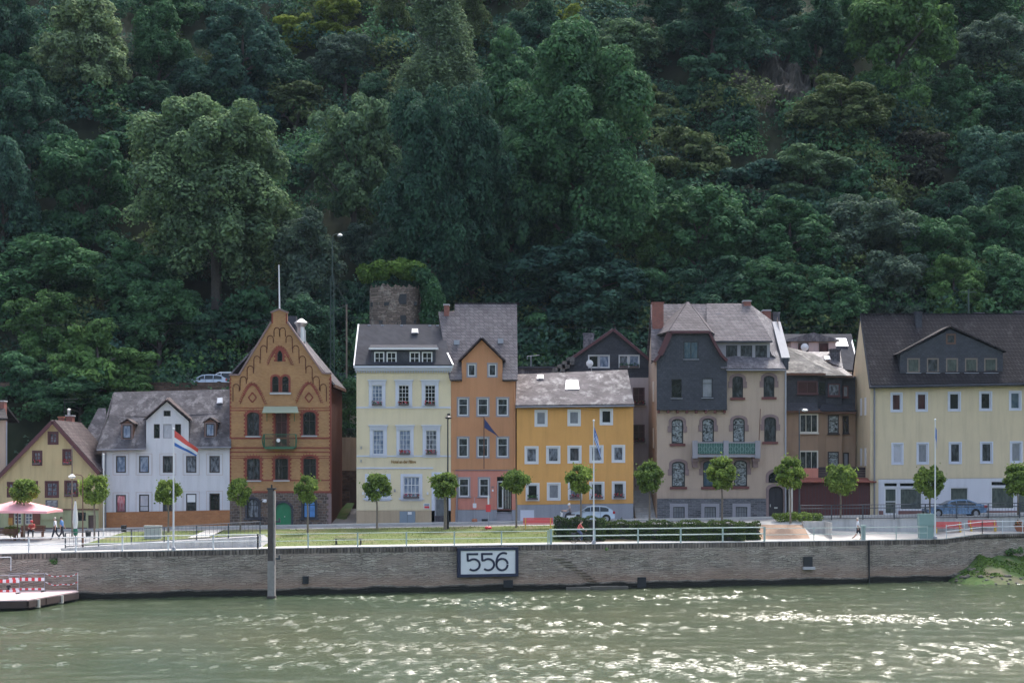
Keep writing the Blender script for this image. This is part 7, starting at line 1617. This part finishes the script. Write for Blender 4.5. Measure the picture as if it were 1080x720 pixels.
# every crown one can tell apart on the slope: px, py (centre), width, height, kind, leaf, label
T_ = [
 (95,48,98,125,'t0','leaf_poplar','tall silvery green tree at the top left of the hillside'),
 (8,45,75,100,'m0','leaf_dark','dark tree cut by the upper left edge of the hillside'),
 (167,52,68,92,'t1','leaf_mid','narrow mid green tree right of the tall silvery one'),
 (30,135,82,105,'m1','leaf_dark','dark broad tree below the silvery tree at left'),
 (3,210,70,110,'m2','leaf_blue','dark blue-green tree at the left edge, half way up'),
 (88,205,112,115,'m3','leaf_mid','rounded mid green tree left of the great walnut-like crown'),
 (228,212,185,205,'l1','leaf_pale','great spreading tree with silvery top above the white house'),
 (373,178,104,135,'m4','leaf_pale','rounded silvery tree left of the tall poplar'),
 (329,283,80,120,'t2','leaf_grey','grey-green willowy tree directly behind the lattice mast'),
 (461,66,92,196,'pop','leaf_poplar','tall pale poplar rising past the top edge'),
 (463,215,140,235,'l0','leaf_dark','massive dark tree below the pale poplar'),
 (612,170,170,235,'l2','leaf_mid','huge green tree with bright top right of the poplar'),
 (545,95,90,120,'m0','leaf_mid','bright topped tree between poplar and huge green tree'),
 (540,235,100,150,'m4','leaf_dark','shadowy tree under the huge green crown'),
 (255,62,92,95,'m1','leaf_blue','dark bluish tree at the upper edge left of centre'),
 (205,95,75,65,'m2','leaf_blue','small bluish tree above the great silvery crown'),
 (312,42,58,46,'s0','leaf_yellow','sunlit yellow-green tree near the top, left of the olive one'),
 (356,20,58,48,'m3','leaf_yellow','round yellow-green tree touching the top edge'),
 (364,68,72,64,'m4','leaf_grey','grey-green tree under the yellow-green ones'),
 (415,20,40,60,'t1','leaf_olive','olive tree behind the left side of the poplar'),
 (500,30,46,80,'t2','leaf_olive','yellowish olive tree behind the right side of the poplar'),
 (155,112,70,52,'m3','leaf_dark','small dark tree between the silvery tops at left'),
 (128,148,84,60,'s1','leaf_mid','bushy green tree above the rounded mid green tree'),
 (312,118,84,56,'s2','leaf_olive','low olive shrub patch on the open slope left of centre'),
 (272,122,60,50,'s0','leaf_blue','low bluish shrub beside the olive patch'),
 (300,85,70,60,'m0','leaf_dark','dark tree above the olive shrub patch'),
 (395,110,50,60,'m1','leaf_dark','dark tree between the silvery tree and poplar'),
 (52,292,118,86,'m2','leaf_mid','broad green tree above the yellow-green one at left'),
 (148,300,100,86,'m0','leaf_mid','mid green tree behind the white house, left part'),
 (46,352,88,80,'m4','leaf_bright','light green rounded tree above the cottage'),
 (168,335,88,92,'t0','leaf_mid','upright green tree above the white house roof'),
 (105,380,90,76,'s1','leaf_bright','leafy green bush above the white house chimney side'),
 (262,345,80,72,'s2','leaf_mid','dense green bush left of the brick gable'),
 (212,362,74,60,'s0','leaf_dark','dark bush above the parked silver estate car'),
 (28,405,84,64,'s2','leaf_mid','green bush directly behind the cottage roof'),
 (85,425,100,64,'m1','leaf_mid','dark green tree between cottage and white house'),
 (135,395,80,50,'s0','leaf_bright','bright low bush along the white house ridge'),
 (322,362,74,96,'t1','leaf_dark','dark upright tree between brick gable and lattice mast'),
 (392,262,60,64,'m2','leaf_grey','grey-green tree above the ruined tower'),
 (372,330,50,60,'s1','leaf_dark','dark bush left of the ruined tower'),
 (500,305,92,74,'m3','leaf_dark','dark tree behind the orange house chimney'),
 (455,310,60,56,'s2','leaf_mid','green bush beside the ruined tower, right'),
 (575,362,80,60,'s0','leaf_mid','low green bush behind the ochre roof'),
 (664,56,82,68,'m4','leaf_pale','rounded grey-green tree at upper centre right'),
 (604,36,50,52,'s1','leaf_yellow','sunlit yellow-green bush left of the rounded grey-green tree'),
 (566,32,64,68,'m0','leaf_dark','dark tree at the top edge right of the poplar'),
 (635,12,50,40,'s0','leaf_pale','small pale tree touching the top edge at centre right'),
 (752,30,98,86,'m1','leaf_dark','dark crown touching the top edge above the crag'),
 (700,20,60,60,'t2','leaf_dark','narrow dark tree left of the crown above the crag'),
 (682,118,84,62,'s2','leaf_olive','olive brush below the rounded grey-green tree'),
 (740,92,76,58,'s0','leaf_dark','dark brush left of the crag'),
 (725,172,90,70,'s1','leaf_olive','brownish brush right of the huge green tree'),
 (795,202,92,62,'s2','leaf_blue','bluish brush at the foot of the crag'),
 (700,215,60,60,'m2','leaf_mid','green tree at the right foot of the huge crown'),
 (948,52,122,132,'m3','leaf_bright','large sunlit green tree at the upper right'),
 (892,122,112,84,'m0','leaf_olive','olive green tree left of the sunlit upper right tree'),
 (860,45,80,80,'m2','leaf_dark','dark tree between the crag and the sunlit tree'),
 (1046,58,84,78,'m4','leaf_grey','grey-green tree near the upper right corner'),
 (1010,118,82,76,'m1','leaf_mid','mid green tree right below the sunlit tree'),
 (1062,120,70,74,'t0','leaf_dark','dark tree at the right edge, upper part'),
 (965,172,88,60,'s0','leaf_plum','purplish grey brush right of the crag'),
 (850,190,96,62,'m3','leaf_pale','pale topped tree in the middle of the right slope'),
 (900,212,70,60,'s1','leaf_mid','green brush right of the pale topped tree'),
 (1050,175,80,76,'m2','leaf_blue','bluish tree at the right edge, half way up'),
 (1000,225,74,60,'m0','leaf_dark','dark tree below the purplish brush'),
 (738,252,112,94,'m4','leaf_mid','rounded green tree above the villa chimney'),
 (832,256,104,80,'m1','leaf_mid','broad green tree above the villa roof ridge'),
 (912,250,100,84,'m2','leaf_grey','grey-green tree above the bay-windowed house'),
 (985,268,92,76,'m3','leaf_mid','green tree above the brown tiled roof'),
 (1056,240,86,78,'m0','leaf_mid','green tree at the right edge above the brown roof'),
 (612,306,150,96,'m1','leaf_blue','broad blue-green tree right behind the orange house'),
 (700,262,62,84,'t1','leaf_bright','light green upright tree right of the huge crown'),
 (690,322,80,70,'s2','leaf_mid','green bush left of the villa chimney'),
 (745,315,100,78,'m2','leaf_dark','dark tree just above the villa ridge, left part'),
 (812,312,94,78,'m4','leaf_mid','leafy tree just above the villa ridge, right part'),
 (878,322,92,80,'m0','leaf_mid','green tree just above the bay-windowed house'),
 (944,306,90,74,'m3','leaf_grey','greyish tree just above the yellow block, left part'),
 (1005,312,78,72,'m1','leaf_bright','light green tree just above the brown ridge'),
 (1062,304,80,76,'m2','leaf_mid','green tree just above the brown ridge at right edge'),
 (650,350,84,56,'s1','leaf_dark','dark bush above the black slate gable'),
 (780,262,60,56,'t2','leaf_mid','narrow green tree between two broad crowns above villa'),
 (20,30+60,60,60,'m3','leaf_mid','mid green tree under the top left dark crown'),
 (470,130,60,50,'m2','leaf_grey','small greyish crown at the foot of the poplar'),
 (815,14,80,64,'m3','leaf_blue','bluish crown touching the top edge above the rock face'),
 (1025,14,90,60,'m4','leaf_mid','mid green crown at the top right corner'),
 (890,30,60,60,'t2','leaf_mid','green tree just left of the large sunlit tree'),
 (180,8,70,50,'m2','leaf_mid','green crown touching the top edge right of the silvery tree'),
 (775,128,50,60,'s1','leaf_dark','dark shrub on the left of the rock face'),
]
for px, py, a, b, k, lf, lb in T_:
    tree('shrub' if k[0] == 's' else ('poplar_tree' if k == 'pop' else 'broadleaf_tree'), lb, 'shrub' if k[0] == 's' else 'tree', px, py, a, b, k, lf)
# undergrowth: one mass of scrub that nobody could count
def scrub(name, n_cl, px_r, Yr, size, leafn, mats, seed, label, zoff=.6, leaf=.42):
    r = np.random.default_rng(seed); C = []; N = []; MI = []
    for i in range(n_cl):
        Y = r.uniform(*Yr); x = PX(r.uniform(*px_r), Y); s = r.uniform(*size); z = hill(x, Y)+s*zoff*.5; n = int(leafn*s*s)
        qx, qy = 540+x/Y*F, HY-(z-CH)/Y*F
        if 798 < qx < 852 and 56 < qy < 132: continue
        d = r.normal(0, 1, (n, 3)); d /= np.linalg.norm(d, axis=1)[:, None]; d[:, 2] = np.abs(d[:, 2])
        lump = 1+.28*np.sin(d[:, 0]*5+i)*np.sin(d[:, 1]*6+i*2)*1.0+.2*np.sin(d[:, 2]*9+i)
        C.append(np.array([x, Y, z])+d*(s*lump*(1-np.abs(r.normal(0, .12, n))))[:, None]*np.array([1,1,.85])); N.append(d); MI.append(np.full(n, i % len(mats)))
    me = leaf_mesh(name, np.concatenate(C), np.concatenate(N)+np.array([0,-.1,.3]), leaf, mats, seed, .8); me.polygons.foreach_set('material_index', np.concatenate(MI).astype(np.int32))
    o = np_obj(name, me); tag(o, label, None, None, 'stuff'); return o
scrub('hillside_scrub', 1350, (-160, 1240), (172, 290), (2.0, 4.6), 50, ['leaf_dark', 'leaf_blue', 'leaf_mid', 'leaf_olive', 'leaf_dark'], 5, 'dark scrub and young trees covering the steep hillside', leaf=.42)
scrub('roadside_scrub', 120, (-200, 1300), (157.5, 163.5), (1.0, 2.0), 60, ['leaf_mid', 'leaf_dark', 'leaf_grey'], 6, 'low scrub along the embankment behind the houses', leaf=.34)
scrub('roadside_brush', 90, (-200, 1300), (170.5, 174), (1.6, 3.0), 40, ['leaf_mid', 'leaf_dark', 'leaf_bright'], 16, 'leafy brush along the upper road', leaf=.4)
# rock face
def hill_hit(px, py):
    Y = 172.
    while Y < 300 and PZ(py, Y) > hill(PX(px, Y), Y): Y += .25
    return Vector((PX(px, Y), Y, hill(PX(px, Y), Y)))
def crag(name, pxs, pys, label, seed, out=3.0):
    from mathutils import noise
    mb = MB(); nx, nz = 30, 44
    for i in range(nx+1):
        for j in range(nz+1):
            u, v = i/nx, j/nz; p = hill_hit(pxs[0]+(pxs[1]-pxs[0])*u + 5*math.sin(v*7+seed), pys[0]+(pys[1]-pys[0])*v)
            e = min(u, 1-u)*2; e2 = min(v, 1-v)*2; k = min(1, e*2.2)*min(1, e2*2.5)
            nn = noise.fractal(Vector((p.x*.55, p.z*.28, seed)), 1., 2.2, 5)+.55*abs(noise.noise(Vector((p.x*1.3, p.z*.5, seed+3))))
            d = (out*(.8+nn))*k + .5 - 2.2*(1-k)
            mb.v.append((p.x, p.y-d*.8, p.z+d*.35))
    for i in range(nx):
        for j in range(nz): a = i*(nz+1)+j; mb.f.append((a, a+1, a+nz+2, a+nz+1)); mb.m.append(0)
    c = hill_hit((pxs[0]+pxs[1])/2, (pys[0]+pys[1])/2)
    one(mb, name, 'crag', c, label, 'rock')
crag('crag', (800, 856), (50, 128), 'jagged grey-brown rock face among the trees at upper right', 3)
crag('crag', (758, 790), (62, 100), 'small brownish outcrop left of the large rock face', 4, 1.6); crag('crag', (958, 982), (120, 146), 'small bare outcrop on the right slope below the sunlit tree', 5, 1.6)
p = hill_hit(1020, 196); rt = root('dead_tree', p, 'bare pale leaning trunk on the right slope', 'tree')
MB().tube(p, P3(1026, 172, p.y-1), .2, .08).tube(p+Vector((.1,0,.6)), P3(1019, 174, p.y-.5), .1, .04).build('trunk', 'pile_pale', rt)
# ivy and bushes on the ruined tower
def clump(name, label, cat, cs, leaf, size, dens, seed, parent=None, thing=True):
    r = np.random.default_rng(seed); C, N = [], []
    for c, s, sq in cs:
        n = int(dens*s*s); d = r.normal(0, 1, (n, 3)); d /= np.linalg.norm(d, axis=1)[:, None]
        C.append(np.array(c)+d*s*np.array(sq)*(1-np.abs(r.normal(0, .2, n)))[:, None]); N.append(d)
    C = np.concatenate(C); N = np.concatenate(N); o0 = C.mean(0) if parent is None else np.array(ORG[parent.name])
    me = leaf_mesh(name, C-o0, N+np.array([0,0,.3]), size, [leaf], seed, .8); o = np_obj(name, me, parent, tuple(o0) if parent is None else (0,0,0))
    if parent is None: tag(o, label, cat)
    return o
cs = []; cr = random.Random(9)
for k in range(26):
    px_ = 384+cr.random()*68; cs.append((P3(px_, 290-7*math.sin((px_-385)/65*3.14)+cr.uniform(-5,6), Yt+cr.uniform(.2,2.4)), cr.uniform(.45,1.0), (1,1,.8)))
clump('tower_bush', 'bright yellow-green bush crowning the ruined tower', 'bush', cs, 'leaf_ivy', .3, 420, 31)
cs = []
for k in range(34):
    t = cr.random(); cs.append((P3(443+10*math.sin(t*3)+cr.uniform(-6,6)+t*6, 285+t*58, Yt+cr.uniform(-.2,2.6)), cr.uniform(.45,.9), (1,1,1)))
clump('ivy', 'hanging green ivy down the right side of the ruined tower', 'ivy', cs, 'leaf_mid', .28, 420, 32)
cs = []
for k in range(40): cs.append((P3(360+cr.uniform(-2,18), 402+cr.uniform(0,55), 157.4+cr.uniform(0,1.5)), cr.uniform(.3,.75), (1,1,1)))
clump('ivy', 'ivy spilling over the plastered retaining wall left of the hotel', 'ivy', cs, 'leaf_mid', .22, 500, 33)
# ---------------------------------------------------------------- clipped street trees
SP = []
for k in range(6):
    r = np.random.default_rng(200+k); lobes = []
    for i in range(40):
        d = r.normal(0, 1, 3); d /= np.linalg.norm(d); s = r.uniform(.2, .38); q_ = r.uniform(.55, .76); lobes.append((d[0]*q_, d[1]*q_, d[2]*q_+.04, s))
    P, d = crown_points(lobes, 6200, r, .3); up = r.random(len(P)) < .05; P[up, :] *= 1+r.random((up.sum(), 1))*.32
    SP.append(leaf_mesh('clipped_crown', P, d+np.array([0,0,.2]), .15, ['leaf_street'], 200+k, .9))
def street_tree(px, py, wpx, hpx, pyb, label, thick=.085, Y=None):
    p = on_ground(px+.5, pyb) if Y is None else Vector((PX(px, Y), Y, ground(PX(px,Y), Y))); Yb = p.y; k = int(px) % 6
    rt = root('clipped_tree', p, label, 'tree', 'clipped street trees along the promenade'); x = PX(px, Yb); zc = PZ(py, Yb); a, b = wpx/F*Yb/2*1.12, hpx/F*Yb/2*1.08
    c = bpy.data.objects.new('crown', SP[k]); COL.objects.link(c); c.parent = rt; c.location = (x-p.x, 0, zc-p.z); c.scale = (a, a, b); c.rotation_euler = (0,0,px*.37)
    mb = MB().tube(p-Vector((0,0,.1)), (p.x+.02, p.y, p.z+(zc-p.z)*.5), thick, thick*.85, 8).tube((p.x+.02, p.y, p.z+(zc-p.z)*.5), (x, p.y, zc-b*.45), thick*.85, thick*.75, 8)
    for i in range(7): an = i*.9; mb.tube((x, p.y, zc-b*.6), (x+math.cos(an)*a*.6, p.y+math.sin(an)*a*.6, zc+b*.2*math.sin(i*2)), thick*.45, .012, 5)
    mb.build('trunk', 'street_bark', rt)
for a in [(25,518,30,27,570,'clipped round tree behind the pink parasol'),(99,518,29,34,568,'clipped tree between cottage and white house'),(177,520,25,29,561,'clipped tree before the white house beside its flagpole'),
 (253,519,24,31,559,'clipped tree before the left edge of the brick house'),(324,517,24,30,562,'clipped tree before the right window of the brick house'),(397,514,29,31,557.5,'clipped tree before the left window of the hotel'),
 (469,512,28,29,558,'clipped tree before the hotel door',.14),(544,508,27,29,556,'clipped tree between orange and ochre houses'),(612,506,28,31,558,'clipped tree before the silver hatchback'),
 (684.5,504,29,34,553,'clipped tree before the gap between ochre house and villa'),(761,500,33,35,552,'clipped tree before the villa balcony'),(833,500,31,34,552,'clipped tree at the villa door'),
 (886,506,33,38,559,'clipped tree before the maroon garages'),(980,508,32,36,561,'clipped tree beside the blue flag pole before the shop'),(1073,507,31,34,556,'clipped tree at the right edge before the shop window')]:
    street_tree(*a[:6], *(a[6:]))
# hedge: clipped box with ragged skin
def hedge(name, label, x0, x1, y0, y1, zt, seed, leaf='leaf_hedge'):
    r = np.random.default_rng(seed); n = int(900*(x1-x0)); C = np.empty((n,3)); N = np.zeros((n,3)); z0 = ground((x0+x1)/2, y0)
    f = r.random(n); u, v = r.random(n), r.random(n)
    m1 = f < .5; C[m1] = np.stack([x0+(x1-x0)*u[m1], np.full(m1.sum(), y0), z0+(zt-z0)*v[m1]], -1); N[m1] = (0,-1,0)
    m2 = (f >= .5) & (f < .9); C[m2] = np.stack([x0+(x1-x0)*u[m2], y0+(y1-y0)*v[m2], np.full(m2.sum(), zt)], -1); N[m2] = (0,0,1)
    m3 = f >= .9; C[m3] = np.stack([np.where(u[m3] < .5, x0, x1), y0+(y1-y0)*v[m3], z0+(zt-z0)*(u[m3]*2 % 1)], -1); N[m3] = np.stack([np.where(u[m3] < .5, -1, 1), 0*u[m3], 0*u[m3]], -1)
    wob = .10*np.sin(C[:,0]*2.3)+.08*np.sin(C[:,0]*5.1+1)+.05*np.sin(C[:,2]*7+C[:,0]*3); C[:,2] += np.where(m2, wob, 0); C[:,1] += np.where(m1, wob, 0); C += r.normal(0, .05, (n,3))
    o0 = np.array([(x0+x1)/2, (y0+y1)/2, z0]); rt = root(name, tuple(o0), label, 'hedge'); np_obj('leaves', leaf_mesh('leaves', C-o0, N*1.2+np.array([0,0,.2]), .13, [leaf], seed, .7), rt)
    MB().box(x0+.12, x1-.12, y0+.15, y1-.12, z0-.2, zt-.15).build('core', 'hull_dark', rt, origin=Vector(o0))
hy = 129.6; hedge('hedge', 'tall bushy end of the clipped hedge behind the cyclist', PX(585,hy), PX(637.5,hy), hy-1.0, hy+1.0, PZ(546.5,hy), 41)
hedge('hedge', 'long low clipped hedge before the villa', PX(638,hy+.2), PX(785,hy+.2), hy+.1, hy+2.6, PZ(550.8,hy+.2), 42); hedge('hedge', 'ragged short hedge end beside the gravel bed', PX(785.5,131.5), PX(801,131.5), 131, 133, PZ(552,131.5), 43)
def plants(name, label, px0, px1, pyt, Y, seed, leaf='leaf_street', n=9, cat='plant', s=(.25,.45)):
    r = random.Random(seed); cs = []
    for k in range(n): px_ = px0+(px1-px0)*(k+.5)/n; cs.append((P3(px_, pyt+r.uniform(2,4), Y+r.uniform(-.4,.4)), r.uniform(*s), (1,1,1)))
    return clump(name, label, cat, cs, leaf, .14, 1300, seed)
plants('shrub_planting', 'low leafy planting at the villa door and lamp post', 815, 866, 541.5, 136.9, 51, n=13); plants('shrub_planting', 'green planting at the foot of the cafe parasol', 6, 18, 556, 130, 52, n=4)
plants('weed_tuft', 'small green weed growing from the quay wall top at left', 52, 58, 588, Yw(PX(55,115))-.25, 53, 'leaf_bright', 3, s=(.15,.25)); plants('weed_tuft', 'tiny weed in the coping below the striped flag pole', 639, 642, 575, Yw(PX(640,126))-.2, 54, 'leaf_bright', 2, s=(.1,.18))
plants('bank_shrub', 'ragged bush clump on the grassy bank at right edge', 1060, 1078, 578, 135.6, 56, 'leaf_bright', 4, s=(.15,.3))
p = quay_pt(1075, 2.2); rt = root('flower_tub', p, 'low round tub of orange-red flowers at the right edge', 'planter'); MB().lathe([(.6,0),(.8,.55),(.85,.6),(.7,.62)], p, 16).build('tub', 'terracotta', rt)
cs = [((p.x+cr.uniform(-.8,.8), p.y+cr.uniform(-.5,.5), p.z+.85+cr.uniform(-.1,.2)), .3, (1,1,.8)) for k in range(9)]; clump('foliage', None, None, cs, 'leaf_mid', .14, 900, 61, rt); clump('flowers', None, None, [(c, s*1.12, q) for c, s, q in cs], 'flower_orange', .12, 700, 62, rt)
# grass blades along the lawn and bank
r = np.random.default_rng(77); C = []
while len(C) < 9000:
    x = r.uniform(XL1, PX(590,130)); Y = r.uniform(Yw(x)+2.4, 136.5); C.append((x, Y, ground(x, Y)+.03))
tag(np_obj('grass', leaf_mesh('grass', np.array(C), np.tile([0,-.3,1.],(len(C),1)), .07, ['leaf_lawn'], 78, .5)), 'short mown grass of the promenade lawn', None, None, 'stuff')
C = []
while len(C) < 7000:
    x = r.uniform(xa+.8, 60); t = r.random()**1.2; Y = Yw(x)+.4-5.2*t
    if bankz(x, Y) > .5 and math.sin(x*1.1+Y*1.7)+math.sin(x*.5-Y*2.3) > -.6: C.append((x, Y, bankz(x, Y)+.05))
    elif r.random() < .001: C.append((x, Y, bankz(x, Y)))
tag(np_obj('bank_grass', leaf_mesh('bank_grass', np.array(C), np.tile([0,-.4,1.],(len(C),1)), .16, ['leaf_bank'], 79, .6)), 'rough grass on the bank at right', None, None, 'stuff')
rb = random.Random(44); mb = MB()
for k in range(260):
    x = rb.uniform(xa, 60); t = rb.random(); Y = Yw(x)+.2-5.4*t; z = bankz(x, Y)
    if z < .75 or x < xa+2.6: s = rb.uniform(.07,.24); mb.ball((x, Y, z), s, rb.uniform(.8,1.5), 1, .7, 6)
tag(mb.build('bank_stones', 'ledge_stone'), 'dark rubble stones along the foot of the bank', None, None, 'stuff')
